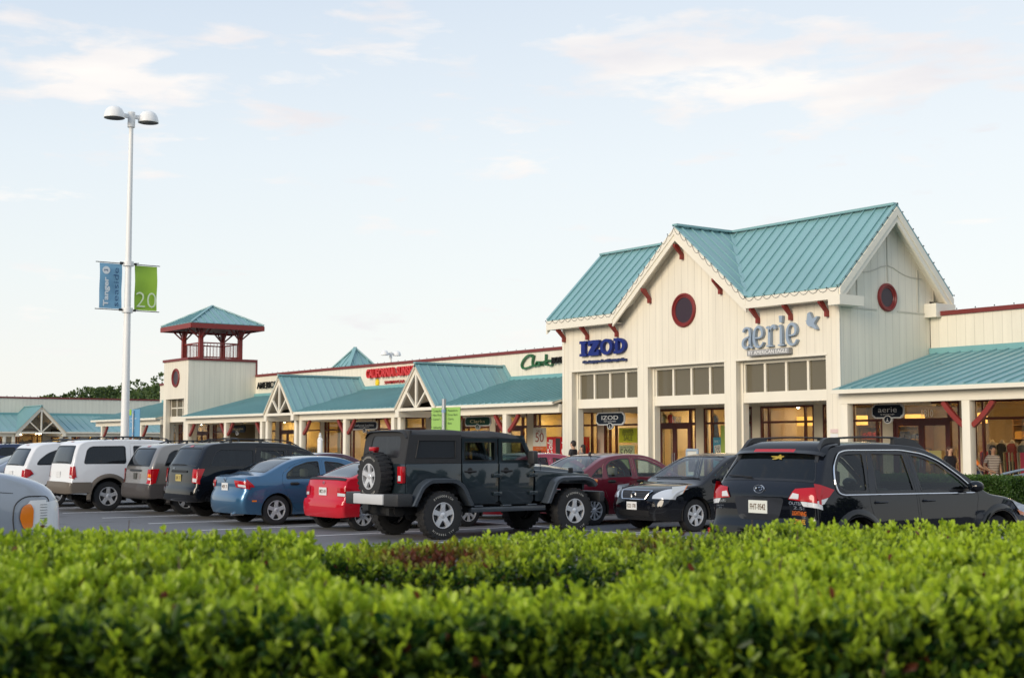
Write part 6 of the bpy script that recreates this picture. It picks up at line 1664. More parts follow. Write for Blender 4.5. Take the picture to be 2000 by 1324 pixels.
    for sg in (1, -1): m.prism([(bk(0, belt)[1], belt), (bk(0, 1.875)[1], 1.875), (.44, 1.875), (.40, belt)], 'x', sg * (W - .05), sg * (W - .022))
    cb = B(m, 'canvas_back', M_canvas)
    rv, tr = cdt(W2, [], [], []); g = MB(); g.add([(v.x, bk(v.x, v.y)[1] + .008, v.y) for v in rv], tr); B(g, 'rear_window', mat('vinyl_rear', (.014, .014, .016), .30, spec=.5, bump=.3, bscale=5), cb)
    # roll bars and seats behind the glass
    m = MB()
    for y in (1.45, 2.32):
        m.tube([(-.60, y, 1.25), (-.58, y, 1.68), (-.45, y, 1.76), (.45, y, 1.76), (.58, y, 1.68), (.60, y, 1.25)], .04, 8)
    for sx in (-.55, .55): m.tube([(sx, .5, 1.3), (sx, .9, 1.72), (sx, 2.9, 1.74)], .035, 8)
    B(m, 'roll_bar', M_seatd, smooth=True)
    seats(J, (2.35, 1.5), zf=.75, m=M_seatd, hz=1.52, x=.36)
    m = MB(); m.box(-.68, .68, 2.85, 3.10, .95, 1.27); B(m, 'dashboard', M_seatd, bevel=.04)
    m = MB(); c0 = Vector((-.36, 2.74, 1.20)); m.tube([c0 + Vector((.19 * math.cos(2 * math.pi * i / 16), .08 * math.sin(2 * math.pi * i / 16), .17 * math.sin(2 * math.pi * i / 16))) for i in range(17)], .015, 5, cap=False); B(m, 'steering_wheel', M_seatd, smooth=True)
    # wheel flares: flat topped, angular
    for yc in (yr_, yf_):
        for sg in (1, -1):
            path = [(yc - .66, .60), (yc - .47, .94), (yc - .28, 1.055), (yc + .26, 1.055), (yc + .46, .94), (yc + .66, .58)]
            if yc > 3: path = [(yc - .68, .58), (yc - .48, .98), (yc - .32, 1.06), (yc + .30, 1.06), (yc + .47, 1.00), (yc + .55, .90)]
            P3 = []
            for i in range(len(path) - 1):
                a, b = Vector(path[i]), Vector(path[i + 1])
                for k in range(4): P3.append(a.lerp(b, k / 4))
            P3.append(Vector(path[-1]))
            # smooth the corners a little
            P4 = [P3[0]] + [(P3[i - 1] + P3[i] * 2 + P3[i + 1]) / 4 for i in range(1, len(P3) - 1)] + [P3[-1]]
            cxy = Vector((yc, .45)); vs = []
            for p in P4:
                d = (cxy - p).normalized(); q = p + d * .085
                vs += [(sg * (W - .05), p.x, p.y), (sg * (W + .165), p.x, p.y - .012), (sg * (W + .185), q.x * .3 + p.x * .7, q.y * .3 + p.y * .7), (sg * (W + .178), q.x, q.y), (sg * (W - .05), q.x, q.y)]
            k = 5; fs = [(i * k + a, i * k + (a + 1) % k, (i + 1) * k + (a + 1) % k, (i + 1) * k + a) for i in range(len(P4) - 1) for a in range(k)] + [tuple(range(k)), tuple((len(P4) - 1) * k + a for a in range(k))]
            m = MB(); m.add(vs, fs); B(m, 'wheel_flare', M_flare, smooth=True, ang=35)
            il = MB(); c = (sg * (W - .36)); vv = []
            for p in P4: vv += [(sg * (W - .02), p.x, p.y - .02), (sg * (W - .42), p.x, p.y - .02)]
            il.add(vv, [(2 * i, 2 * i + 1, 2 * i + 3, 2 * i + 2) for i in range(len(P4) - 1)]); B(il, 'wheel_arch', M_under)
            w_ = wheel(J, sg * (W + .02), yc, r, .27, .225, 'five', sg, M_rim, 34, knob=True)
            tx = MB()
            for txt, aa in (('BFGOODRICH', 90), ('ALL TERRAIN', -90)):
                for i, ch in enumerate(txt):
                    if ch == ' ': continue
                    a = R(aa) - (i - len(txt) / 2 + .5) * .135 * (1 if aa > 0 else 1); rr_ = .315
                    M = Matrix.Translation((sg * .131, sg * rr_ * math.cos(a), rr_ * math.sin(a))) @ Matrix.Rotation(math.pi / 2 * (1 if sg > 0 else -1), 4, 'Z') @ Matrix.Rotation(math.pi / 2, 4, 'X') @ Matrix.Rotation(a - math.pi / 2, 4, 'Z')
                    l = text_mb(ch, .034, .003, M, bold=.01); tx.add(l.v, l.f)
            tx.build('sidewall_lettering', M_letter, w_, world=False)
    # rock rail side steps
    for sg in (1, -1):
        m = MB(); m.box(min(sg * (W - .06), sg * (W + .06)), max(sg * (W - .06), sg * (W + .06)), 1.66, 3.36, .44, .53)
        for y in (1.72, 2.36, 2.95): m.box(min(sg * (W - .04), sg * (W + .075)), max(sg * (W - .04), sg * (W + .075)), y, y + .20, .53, .565)
        B(m, 'side_step', M_flare, bevel=.02)
    # bumpers
    m = MB(); m.box(-.52, .52, -.02, .16, .60, .78); bp = B(m, 'rear_bumper', M_silvb, bevel=.02)
    for sg in (1, -1):
        m = MB(); m.prism([(.521, 0), (.92, .05), (.93, .36), (.62, .36), (.521, .2)] if sg > 0 else [(-.521, 0), (-.521, .2), (-.62, .36), (-.93, .36), (-.92, .05)], 'z', .585, .795); B(m, 'bumper_end', M_plast, bevel=.02)
    m = MB(); m.prism([(-.90, 4.62), (-.84, 4.80), (.84, 4.80), (.90, 4.62)], 'z', .56, .76); B(m, 'front_bumper', M_plast, bevel=.03)
    m = MB(); m.box(-.10, .10, -.06, .0, .50, .60); m.tube([(.0, .0, .50), (.0, -.10, .46)], .03, 8); B(m, 'tow_hitch', M_blk)
    # tail lamps, side repeaters, fuel flap, mirrors, antenna
    for sg in (1, -1):
        m = MB(); m.box(sg * (W - .10) - .085, sg * (W - .10) + .085, .235, .315, .97, 1.26); tl = B(m, 'tail_lamp', M_tail, bevel=.015)
        m = MB(); m.box(sg * (W - .10) - .04, sg * (W - .10) + .045, .229, .234, 1.01, 1.10); B(m, 'reversing_lamp', M_clearlens, tl)
        m = MB(); m.box(min(sg * (W + .06), sg * (W + .165)), max(sg * (W + .06), sg * (W + .165)), yf_ + .50, yf_ + .555, .93, .985); B(m, 'indicator', M_amber, bevel=.01)
        m = MB(); mx = sg * (W + .15); m.box(mx - .10, mx + .10, 2.93, 3.04, 1.28, 1.52); m.bar((sg * (W - .02), 3.02, 1.22), (mx, 2.99, 1.30), .05, .06); B(m, 'wing_mirror', M_plast, bevel=.025)
    m = MB(); m.tube([(.74, 3.30, 1.16), (.745, 3.30, 1.32)], .006, 5); m.tube([(.745, 3.30, 1.32), (.75, 3.28, 1.98)], .003, 4); B(m, 'antenna', M_chrome)
    # high brake lamp and the spare wheel
    m = MB(); m.box(-.10, .10, .06, .16, 1.52, 1.59); m.box(-.02, .02, .10, .20, 1.0, 1.52); B(m, 'brake_lamp', [M_tail], bevel=.01)
    sw_ = empty('spare_wheel'); sw_.parent = J; sw_.location = (.02, .12, 1.08); sw_.rotation_euler = (0, 0, R(-90))
    t = wheel(J, 0, 0, r, .27, .225, 'five', 1, M_rim, 34, knob=True)
    for ch in list(t.children): ch.parent = sw_
    bpy.data.objects.remove(t)
    tx = MB()
    for txt, aa in (('BFGOODRICH', 90), ('ALL TERRAIN', -90)):
        for i, ch in enumerate(txt):
            if ch == ' ': continue
            a = R(aa) - (i - len(txt) / 2 + .5) * .135; rr_ = .315
            M = Matrix.Translation((.131, rr_ * math.cos(a), rr_ * math.sin(a))) @ Matrix.Rotation(math.pi / 2, 4, 'Z') @ Matrix.Rotation(math.pi / 2, 4, 'X') @ Matrix.Rotation(a - math.pi / 2, 4, 'Z')
            l = text_mb(ch, .034, .003, M, bold=.01); tx.add(l.v, l.f)
    tx.build('sidewall_lettering', M_letter, sw_, world=False)
    m = MB(); m.box(-.16, .16, .22, .31, .95, 1.2); B(m, 'spare_carrier', M_blk)
    return J
JP = make_jeep((-21.62, 12.55, 0)); JP.scale.z = 1.03
import numpy as np
# ------------------------------------------------------------------ foliage
def leaf_mat(name, old, young, transl=.35, rough=.38):
    t = NT(name); b = t.n('ShaderNodeBsdfPrincipled'); at = t.n('ShaderNodeAttribute', attribute_name='age')
    geo = t.n('ShaderNodeTexCoord').outputs['Object']
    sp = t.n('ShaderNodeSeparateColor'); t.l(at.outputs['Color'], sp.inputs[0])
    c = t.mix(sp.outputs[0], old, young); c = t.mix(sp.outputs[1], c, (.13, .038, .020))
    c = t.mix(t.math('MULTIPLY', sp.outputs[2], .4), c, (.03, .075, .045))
    t.l(c, b.inputs['Base Color']); b.inputs['Roughness'].default_value = rough; b.inputs['Specular IOR Level'].default_value = .35
    tl = t.n('ShaderNodeBsdfTranslucent'); hs = t.n('ShaderNodeHueSaturation'); hs.inputs['Value'].default_value = 1.15; t.l(c, hs.inputs['Color']); t.l(hs.outputs[0], tl.inputs[0])
    mx = t.n('ShaderNodeMixShader'); mx.inputs[0].default_value = transl; t.l(b.outputs[0], mx.inputs[1]); t.l(tl.outputs[0], mx.inputs[2])
    t.l(mx.outputs[0], t.out.inputs[0]); return t.m
M_leaf = leaf_mat('hedge_leaf', (.018, .058, .010), (.39, .52, .03))
M_box = leaf_mat('box_leaf', (.03, .075, .012), (.11, .19, .03), .25)
M_tree = leaf_mat('tree_leaf', (.035, .065, .018), (.11, .16, .04), .25, .6)
M_twig = mat('twig_bark', (.10, .07, .045), .85, var=.2)
M_bark = mat('tree_bark', (.07, .055, .04), .9, var=.2)
M_core = mat('hedge_shade_core', (.012, .016, .006), 1.)  # near-black colour stands in for the dark inside of the hedges
rng = np.random.default_rng(5)
def leaves(name, P, D, L, Wd, age, parent, m, fold=.25, curl=.12, **k):
    """P bases, D unit directions, per leaf length/width; two bent quads a leaf"""
    n = len(P); ref = rng.normal(size=(n, 3)); S = np.cross(D, ref); S /= np.linalg.norm(S, axis=1)[:, None] + 1e-9
    N = np.cross(S, D); L = L[:, None]; Wd = Wd[:, None]
    b = P; t = P + D * L - N * L * curl
    mid = lambda f, w, c: P + D * L * f + S * Wd * w + N * Wd * c
    r1, r2 = mid(.40, .85, fold), mid(.80, .80, fold * .6); l1, l2 = mid(.40, -.85, fold), mid(.80, -.80, fold * .6)
    V = np.stack([b, r1, r2, t, l2, l1], 1).reshape(-1, 3)
    i = np.arange(n) * 6; Fc = np.stack([i, i + 1, i + 2, i + 3, i, i + 3, i + 4, i + 5], 1).reshape(-1)
    me = bpy.data.meshes.new(name); me.vertices.add(len(V)); me.vertices.foreach_set('co', V.astype(np.float32).ravel())
    me.loops.add(len(Fc)); me.loops.foreach_set('vertex_index', Fc.astype(np.int32)); me.polygons.add(2 * n)
    me.polygons.foreach_set('loop_start', (np.arange(2 * n) * 4).astype(np.int32)); me.update(calc_edges=True)
    a = me.color_attributes.new('age', 'FLOAT_COLOR', 'POINT'); C = np.ones((n, 6, 4), np.float32); C[:, :, :3] = age[:, None, :]
    a.data.foreach_set('color', C.ravel()); me.materials.append(m); me.validate()
    o = bpy.data.objects.new(name, me); COL.objects.link(o)
    if parent: o.parent = parent
    return tag(o, **k)
FWn = np.array(FW); RTn = np.array(RT)
def fbm(a, d, s, seed=0):
    return np.array([noise.fractal(Vector((x * s + seed, y * s, seed * .7)), 1.0, 2.0, 3) for x, y in zip(a, d)])
def hedge(name, label, region, top, dens, front, seed, n_low=1.0, leafL=.040):
    """region(a,d)->mask in metres right of / ahead of the camera; top(a,d)->height; front: near line d(a)"""
    root = empty(name, (float(FWn[0] * 4), float(FWn[1] * 4), 0), 0, label, 'hedge'); off = FWn * 4
    def to3(a, d, z): return RTn[None] * a[:, None] + FWn[None] * d[:, None] + np.array([0, 0, 1.])[None] * z[:, None] - off[None]
    Ps, Ds, Ls, Ws, As = [], [], [], [], []
    # shoots standing out of the clipped top
    N = int(dens * 40); a = rng.uniform(-4, 4.5, N); d = rng.uniform(2, 8.6, N)
    ok = region(a, d) & (np.abs(a) < .38 * d + 1.25); a, d = a[ok], d[ok]
    f1, f2 = fbm(a, d, 2.2, seed), fbm(a, d, 7., seed + 3)
    z = top(a, d) + f1 * .05 + f2 * .03 + rng.normal(size=len(a)) * .014
    dead = np.exp(-(((a + .37) / .32) ** 2 + ((d - 6.7) / .50) ** 2)) + .55 * np.exp(-(((a - .72) / .18) ** 2 + ((d - 7.3) / .35) ** 2))
    z -= dead * .0
    nl = 9
    lean = rng.normal(size=(len(a), 2)) * .22
    for k in range(nl):
        ang = k * 2.4 + rng.uniform(0, 6.28, len(a)) * .2 + a * 40; el = np.radians(rng.uniform(38, 78, len(a)) - (k < 4) * 18)
        lx, ly = np.cos(ang) * np.cos(el) + lean[:, 0], np.sin(ang) * np.cos(el) + lean[:, 1]; dz_ = np.sin(el)
        D = RTn[None] * lx[:, None] + FWn[None] * ly[:, None] + np.array([0, 0, 1.])[None] * dz_[:, None]; D /= np.linalg.norm(D, axis=1)[:, None]
        h = -.055 + .0075 * k; P = to3(a + lean[:, 0] * h, d + lean[:, 1] * h, z + h)
        yg = np.clip(.20 + .085 * k + f2 * .7 + f1 * .5 + rng.normal(size=len(a)) * .12 - .0, 0, 1)
        dd = np.clip(dead * 1.5 + rng.normal(size=len(a)) * .15 - .15, 0, 1); dd = np.where(rng.random(len(a)) < .006, 1., dd)
        Ps.append(P); Ds.append(D); Ls.append(leafL * rng.uniform(.60, 1.35, len(a)) * (1 - .03 * k)); Ws.append(.0098 * rng.uniform(.8, 1.25, len(a)) * leafL / .04)
        As.append(np.stack([yg, dd, np.clip(rng.normal(size=len(a)) * .3, 0, 1)], 1))
    # older leaves below the surface and on the near face, its shade coloured in
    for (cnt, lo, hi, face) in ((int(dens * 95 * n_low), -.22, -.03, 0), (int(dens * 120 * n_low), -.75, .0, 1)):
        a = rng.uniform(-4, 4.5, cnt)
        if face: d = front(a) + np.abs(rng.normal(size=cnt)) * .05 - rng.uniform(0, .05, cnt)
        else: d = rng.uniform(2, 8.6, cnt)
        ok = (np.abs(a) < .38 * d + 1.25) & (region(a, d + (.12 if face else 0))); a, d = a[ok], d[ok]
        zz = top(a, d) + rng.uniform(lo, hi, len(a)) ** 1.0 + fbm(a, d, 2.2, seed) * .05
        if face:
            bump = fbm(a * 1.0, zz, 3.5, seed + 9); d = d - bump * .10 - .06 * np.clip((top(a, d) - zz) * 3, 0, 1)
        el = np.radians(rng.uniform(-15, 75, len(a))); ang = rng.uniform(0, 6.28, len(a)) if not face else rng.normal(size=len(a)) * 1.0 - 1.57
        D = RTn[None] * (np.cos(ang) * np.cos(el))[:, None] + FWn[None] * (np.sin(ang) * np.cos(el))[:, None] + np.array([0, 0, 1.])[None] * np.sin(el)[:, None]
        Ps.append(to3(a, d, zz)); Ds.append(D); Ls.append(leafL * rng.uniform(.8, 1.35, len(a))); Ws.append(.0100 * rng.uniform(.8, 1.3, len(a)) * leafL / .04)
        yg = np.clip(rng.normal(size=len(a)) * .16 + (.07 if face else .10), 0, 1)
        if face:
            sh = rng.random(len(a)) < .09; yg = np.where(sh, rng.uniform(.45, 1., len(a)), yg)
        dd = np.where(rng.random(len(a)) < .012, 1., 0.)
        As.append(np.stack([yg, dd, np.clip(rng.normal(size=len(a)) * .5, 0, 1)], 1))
    # bright shoots poking out of the near face: small rosettes
    cnt = int(dens * 3.4); a = rng.uniform(-3.5, 4, cnt); d = front(a) - .03; ok = (np.abs(a) < .38 * d + 1.25) & region(a, d + .12); a, d = a[ok], d[ok]
    zz = top(a, d) - rng.uniform(0, .6, len(a)); d = d - fbm(a, zz, 3.5, seed + 9) * .10 - .09 + rng.uniform(-.03, .09, len(a))
    for k in range(7):
        ang = k * 2.4 + a * 50; el = np.radians(rng.uniform(25, 75, len(a)))
        D = RTn[None] * (np.cos(ang) * np.cos(el))[:, None] + FWn[None] * (np.sin(ang) * np.cos(el) - .35)[:, None] + np.array([0, 0, 1.])[None] * np.sin(el)[:, None]; D /= np.linalg.norm(D, axis=1)[:, None]
        Ps.append(to3(a, d, zz + .006 * k)); Ds.append(D); Ls.append(leafL * rng.uniform(.5, 1.05, len(a))); Ws.append(.0080 * rng.uniform(.8, 1.2, len(a)) * leafL / .04)
        As.append(np.stack([np.clip(.22 + .07 * k + np.sin(a * 37) * .22 + rng.normal(size=len(a)) * .15, 0, 1), np.zeros(len(a)), np.zeros(len(a))], 1))
    leaves('foliage', np.concatenate(Ps), np.concatenate(Ds), np.concatenate(Ls), np.concatenate(Ws), np.concatenate(As), root, M_leaf)
    # twigs, and added dark blocks that stop sight through the leaves
    m = MB(); rr = random.Random(seed)
    for _ in range(420):
        a_ = rr.uniform(-3.2, 3.6); d_ = rr.uniform(2.4, 8.2)
        if abs(a_) > .38 * d_ + 1.0 or not region(np.array([a_]), np.array([d_]))[0]: continue
        z_ = float(top(np.array([a_]), np.array([d_]))[0]); p = Vector(RT) * a_ + Vector(FW) * (d_) + Vector((0, 0, z_ - rr.uniform(.35, .55)))
        q = p + Vector((rr.uniform(-.1, .1), rr.uniform(-.1, .1), rr.uniform(.28, .50))); m.tube([p, (p + q) / 2 + Vector((rr.uniform(-.02, .02), 0, 0)), q], [.006, .004, .002], 5)
    m.build('twigs', M_twig, root)
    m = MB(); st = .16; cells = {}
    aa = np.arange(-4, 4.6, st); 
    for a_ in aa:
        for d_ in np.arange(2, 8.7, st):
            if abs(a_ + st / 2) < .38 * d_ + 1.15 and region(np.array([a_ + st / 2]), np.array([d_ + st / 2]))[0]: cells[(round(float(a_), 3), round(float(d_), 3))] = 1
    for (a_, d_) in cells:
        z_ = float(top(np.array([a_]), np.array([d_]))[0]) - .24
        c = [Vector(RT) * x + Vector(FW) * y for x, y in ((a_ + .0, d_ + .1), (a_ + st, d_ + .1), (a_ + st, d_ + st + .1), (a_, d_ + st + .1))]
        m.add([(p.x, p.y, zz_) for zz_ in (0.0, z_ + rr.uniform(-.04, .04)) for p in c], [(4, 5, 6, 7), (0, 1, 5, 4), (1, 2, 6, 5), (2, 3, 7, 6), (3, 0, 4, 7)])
    m.build('filler_core', M_core, root)
    return root
frontA = lambda a: 3.80 + .02 * a - .32 * np.exp(-((a + 1.3) / .7) ** 2) - .16 * np.exp(-((a - .9) / .5) ** 2) + .05 * np.sin(a * 5)
def backA(a): return np.where(a < -.95, 6.7, np.where(a < -.6, 6.7 - (a + .95) / .35 * 2.0, np.where(a > .70, 6.5, np.where(a > .35, 4.7 + (a - .35) / .35 * 1.8, 4.70)))) + .06 * np.sin(a * 9)
regA = lambda a, d: (d > frontA(a)) & (d < backA(a))
topA = lambda a, d: 1.222 + .015 * np.sin(a * 3 + 1) + .02 * np.clip(-a - .5, 0, 1) - .05 * np.exp(-((a - .15) / .5) ** 2) - .03 * np.exp(-((a + 1.9) / .6) ** 2) * (d > 4) - .02 * np.clip(d - 4.5, 0, 2) * (a > .7) - .022 * np.clip(d - 3.9, 0, 2) * np.clip((a + .85) * 5, 0, 1) * np.clip((.75 - a) * 3, 0, 1)
hedge('clipped_hedge', 'broad lime green clipped hedge filling the foreground, out of focus', regA, topA, 540, frontA, 3, .85, .046)
frontB = lambda a: np.where(a < -.85, 6.8, np.where(a > .7, 6.55, 6.15)) + .05 * np.sin(a * 7)
regB = lambda a, d: (d > frontB(a)) & (d < 8.25 + .12 * np.sin(a * 4)) & (a > -2.9)
topB = lambda a, d: 1.132 + .032 * np.clip((a - .4) * 2, 0, 1.2) - .10 * np.exp(-((a + 1.25) / .42) ** 2) + .012 * np.sin(a * 5)
hedge('clipped_hedge', 'narrower clipped hedge behind the broad one, with a patch of dead brown leaves', regB, topB, 470, frontB, 8, .8, .036)
MB().box(-9.5, 3, 1.5, 8, .004, .10).build('planting_bed', mat('mulch', (.05, .035, .022), .95, var=.3, vscale=8), kind='structure', label='mulched planting bed under the hedges')

# box hedge by the pavement
bx = empty('box_hedge', (-19.2, 26.05, 0), 0, 'small trimmed box hedge in front of the grey bench at right', 'hedge')
n = 26000; u_ = rng.random((n, 3)); x0_, x1_, y0_, y1_, z1_ = -1.75, 1.72, -.42, .42, .95
fc = rng.integers(0, 4, n); P = np.stack([x0_ + u_[:, 0] * (x1_ - x0_), y0_ + u_[:, 1] * (y1_ - y0_), .12 + u_[:, 2] * (z1_ - .12)], 1)
P[fc == 0, 2] = z1_; P[fc == 1, 1] = y0_; P[fc == 2, 0] = x1_; P[fc == 3, 1] = y0_
P += rng.normal(size=P.shape) * .022
D = rng.normal(size=(n, 3)); D[:, 2] += .5; D[fc == 0, 2] += 1; D[fc == 1, 1] -= 1; D /= np.linalg.norm(D, axis=1)[:, None]
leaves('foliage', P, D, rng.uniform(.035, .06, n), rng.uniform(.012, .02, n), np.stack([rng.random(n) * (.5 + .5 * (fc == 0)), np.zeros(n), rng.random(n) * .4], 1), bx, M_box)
MB().box(x0_ + .03, x1_ - .03, y0_ + .03, y1_ - .03, .02, z1_ - .03).build('filler_core', M_core, bx, world=False)  # added dark filler block behind the leaf layer
MB().box(-23, -12, 24.9, 26.58, 0, .09).build('planting_bed', M_grass, kind='structure', label='green planting strip along the pavement kerb')

# ------------------------------------------------------------------ trees
def tree_mesh(seed, h, r, n=9000, leaf=.30):
    rn = np.random.default_rng(seed); k = 26
    c = rn.normal(size=(k, 3)) * np.array([r * .42, r * .42, h * .17]) + np.array([0, 0, h * .62]); cr = rn.uniform(.24, .44, k) * r
    w_ = rn.choice(k, n); d = rn.normal(size=(n, 3)); d /= np.linalg.norm(d, axis=1)[:, None]
    P = c[w_] + d * (cr[w_] * rn.uniform(.65, 1.05, n) ** .5)[:, None] * np.array([1, 1, .8]); return P, d, w_
def make_tree(loc, h, r, seed, label):
    t = empty('background_tree', loc, 0, label, 'tree', 'trees behind the far left wing')
    P, d, w_ = tree_mesh(seed, h, r); n = len(P); P[:, 2] *= h / P[:, 2].max(); D = d * .6 + rng.normal(size=(n, 3)) * .6; D /= np.linalg.norm(D, axis=1)[:, None]
    cl = rng.random(26)[w_]
    leaves('crown', P, D, rng.uniform(.22, .45, n), rng.uniform(.10, .18, n), np.stack([np.clip(cl * .6 + rng.random(n) * .5, 0, 1), np.zeros(n), cl * .5], 1), t, M_tree)
    m = MB(); m.tube([(0, 0, 0), (.1, 0, h * .3), (0, .1, h * .55)], [.32, .24, .14], 8); rr = random.Random(seed)
    for _ in range(9):
        z = rr.uniform(.3, .55) * h; a = rr.uniform(0, 6.28); m.tube([(0, 0, z), (math.cos(a) * r * .35, math.sin(a) * r * .35, z + h * .12), (math.cos(a) * r * .6, math.sin(a) * r * .6, z + h * .25)], [.12, .07, .03], 6)
    m.build('trunk', M_bark, t, world=False, smooth=True)
tl = [(104, 779, 150, 3., 'low rounded tree, smallest and farthest left above the wing coping'), (126, 775, 152, 3.4, 'rounded tree just right of the smallest one above the wing coping'),
      (148, 779, 148, 3.5, 'low tree in the dip left of the main tree mass'), (172, 768, 150, 4.3, 'left shoulder tree of the main tree mass'), (198, 758, 155, 4.8, 'broad dark tree at left of the lamp post'),
      (226, 760, 150, 4.5, 'dark tree directly behind the white lamp post'), (258, 759, 155, 5., 'dark broad tree right of the lamp post'), (306, 727, 160, 5.2, 'tallest dark tree, beside the lookout tower'), (284, 752, 150, 4.4, 'lower tree leaning on the tallest one')]
for i, (u_p, v_p, dist, r_, lb) in enumerate(tl):
    d_ = ray(u_p); s_ = dist / HF; h_ = H + (868 - v_p) * s_
    make_tree((d_.x * s_, d_.y * s_, 0), h_ * 1.0, r_, 100 + i, lb)
# dark woods round the rest of the lot: out of frame, seen in the paintwork's reflections
n = 42000; th = rng.uniform(R(-150), R(62), n); rad = rng.uniform(70, 95, n); hh = rng.random(n) ** 1.1 * (9 + 4 * np.sin(th * 7) + 2.5 * np.sin(th * 19))
P = np.stack([np.cos(th) * rad, np.sin(th) * rad - 5, hh], 1); D = rng.normal(size=(n, 3)); D /= np.linalg.norm(D, axis=1)[:, None]
leaves('distant_woods', P, D, rng.uniform(1.2, 2.4, n), rng.uniform(.5, 1.0, n), np.stack([rng.random(n) * .6, np.zeros(n), rng.random(n)], 1), None, M_tree, label='dark belt of woods around the far side of the car park', kind='stuff')
# ------------------------------------------------------------------ lamp posts and banners
def dome(par, c, r_=.36):
    m = MB(); m.lathe([(r_, 0), (r_ * 1.0, .07), (r_ * .97, .10), (r_ * .90, .22), (r_ * .72, .33), (r_ * .45, .40), (0, .43)], c, n=28)
    o = m.build('lamp_dome', M_white, par, world=False, smooth=True, ang=50)
    m = MB(); m.lathe([(0, .06), (r_ * .6, .045), (r_ * .985, .01)], c, n=24); m.build('lamp_lens', mat('lamp_glass_dark', (.05, .055, .05), .3), o, world=False, smooth=True)
def lamp_post(loc, h, label, group=None):
    L_ = empty('lamp_post', loc, 0, label, 'lamp post', group)
    m = MB(); m.lathe([(.15, 0), (.14, 3), (.11, 7.5), (.07, h)], n=20); m.lathe([(.26, 0), (.26, .04), (.16, .1)], n=20); m.lathe([(0, h + .12), (.13, h + .12), (.13, h - .42), (.10, h - .42)], n=16)
    m.build('pole', M_white, L_, world=False, smooth=True, ang=40)
    m = MB(); m.box(-.05, .05, -.42, .42, h - .10, h + .04); m.build('cross_arm', M_white, L_, world=False, bevel=.01)
    for s in (-1, 1): dome(L_, (0, s * .62, h - .17 - (0 if s < 0 else 0)))
    return L_
LPx, LPy = -47., 17.5
lp = lamp_post((LPx, LPy, 0), 13.30, 'tall white twin domed lamp post with two banners in the car park')
bh = PY(762, 690, 62); lamp_post((bh.x, 62, 0), bh.z, 'distant twin domed lamp post showing above the shop roof')
zt_, zb_ = 7.98, 6.40
for z in (zt_ + .03, zb_ - .03):
    m = MB()
    m.lathe([(.19, z - .08), (.19, z + .08)], n=16); m.build('banner_clamp', M_white, lp, world=False, smooth=True)
    for s in (-1, 1):
        m = MB(); m.tube([(0, s * .16, z), (0, s * 1.16, z)], .016, 6); m.bar((0, s * .16, z), (0, s * .30, z), .06); m.bar((.05, s * .2, z + .03), (.12, s * .34, z + .03), .025); m.build('banner_arm', M_dark, lp, world=False)
def banner(name, label, y0, y1, col, seed):
    b = empty(name, (LPx, (y0 + y1) / 2, zb_), 0, label, 'banner', 'banners on the lamp post')
    n = 16; vs = []
    for j in range(n + 1):
        for i in range(9):
            y = y0 + (y1 - y0) * i / 8; z = zb_ + (zt_ - zb_) * j / n; q = j / n
            x = LPx + .03 * math.sin(5 * i / 8 + seed) * math.sin(math.pi * q) + .02 * math.sin(9 * q + seed)
            vs.append((x, y, z))
    m = MB(); m.add(vs, [(j * 9 + i, j * 9 + i + 1, (j + 1) * 9 + i + 1, (j + 1) * 9 + i) for j in range(n) for i in range(8)])
    m.add([(x - .006, y, z) for x, y, z in vs], [(j * 9 + i, (j + 1) * 9 + i, (j + 1) * 9 + i + 1, j * 9 + i + 1) for j in range(n) for i in range(8)])
    m.build('banner_cloth', mat('banner_' + str(seed), col, .7, var=.08, vscale=2), b, smooth=True); return b
bl = banner('banner', 'blue banner with white and navy vertical lettering on the lamp post', LPy - 1.02, LPy - .22, (.20, .42, .60), 1)
bg_ = banner('banner', 'green banner with large number 20 on the lamp post', LPy + .24, LPy + 1.06, (.32, .54, .05), 2)
def faceX(x, y, z, rot=0.): return Matrix.Translation((x, y, z)) @ Matrix.Rotation(R(90), 4, 'Z') @ Matrix.Rotation(R(90), 4, 'X') @ Matrix.Rotation(R(rot), 4, 'Z')
M_ink_w = mat('ink_white', (.72, .78, .80), .7); M_ink_n = mat('ink_navy', (.02, .08, .20), .7); M_ink_g = mat('ink_pale_green', (.68, .80, .55), .7)
yb = LPy - 1.02
text_mb('Tanger', .17, .004, faceX(LPx + .045, yb + .30, (zb_ + 1.12 / 2 + .02), 90), width=1.02, bold=.03).build('lettering', M_ink_w, bl)
text_mb('seaside', .19, .004, faceX(LPx + .045, yb + .67, (zb_ + .76), 90), width=1.35, bold=-.005).build('lettering', M_ink_n, bl)
m = MB(); m.lathe([(0, .046), (.135, .046), (.135, .042)], (LPx, yb + .22, zb_ + 1.33), 'x', 24); dd_ = m.build('white_disc', M_ink_w, bl, smooth=False)
text_mb('3', .13, .004, faceX(LPx + .052, yb + .27, zb_ + 1.33, 90)).build('lettering', M_ink_n, bl)
text_mb('20', .56, .004, faceX(LPx + .045, LPy + .66, zb_ + .10), width=.74, bold=-.012).build('lettering', M_ink_g, bg_)

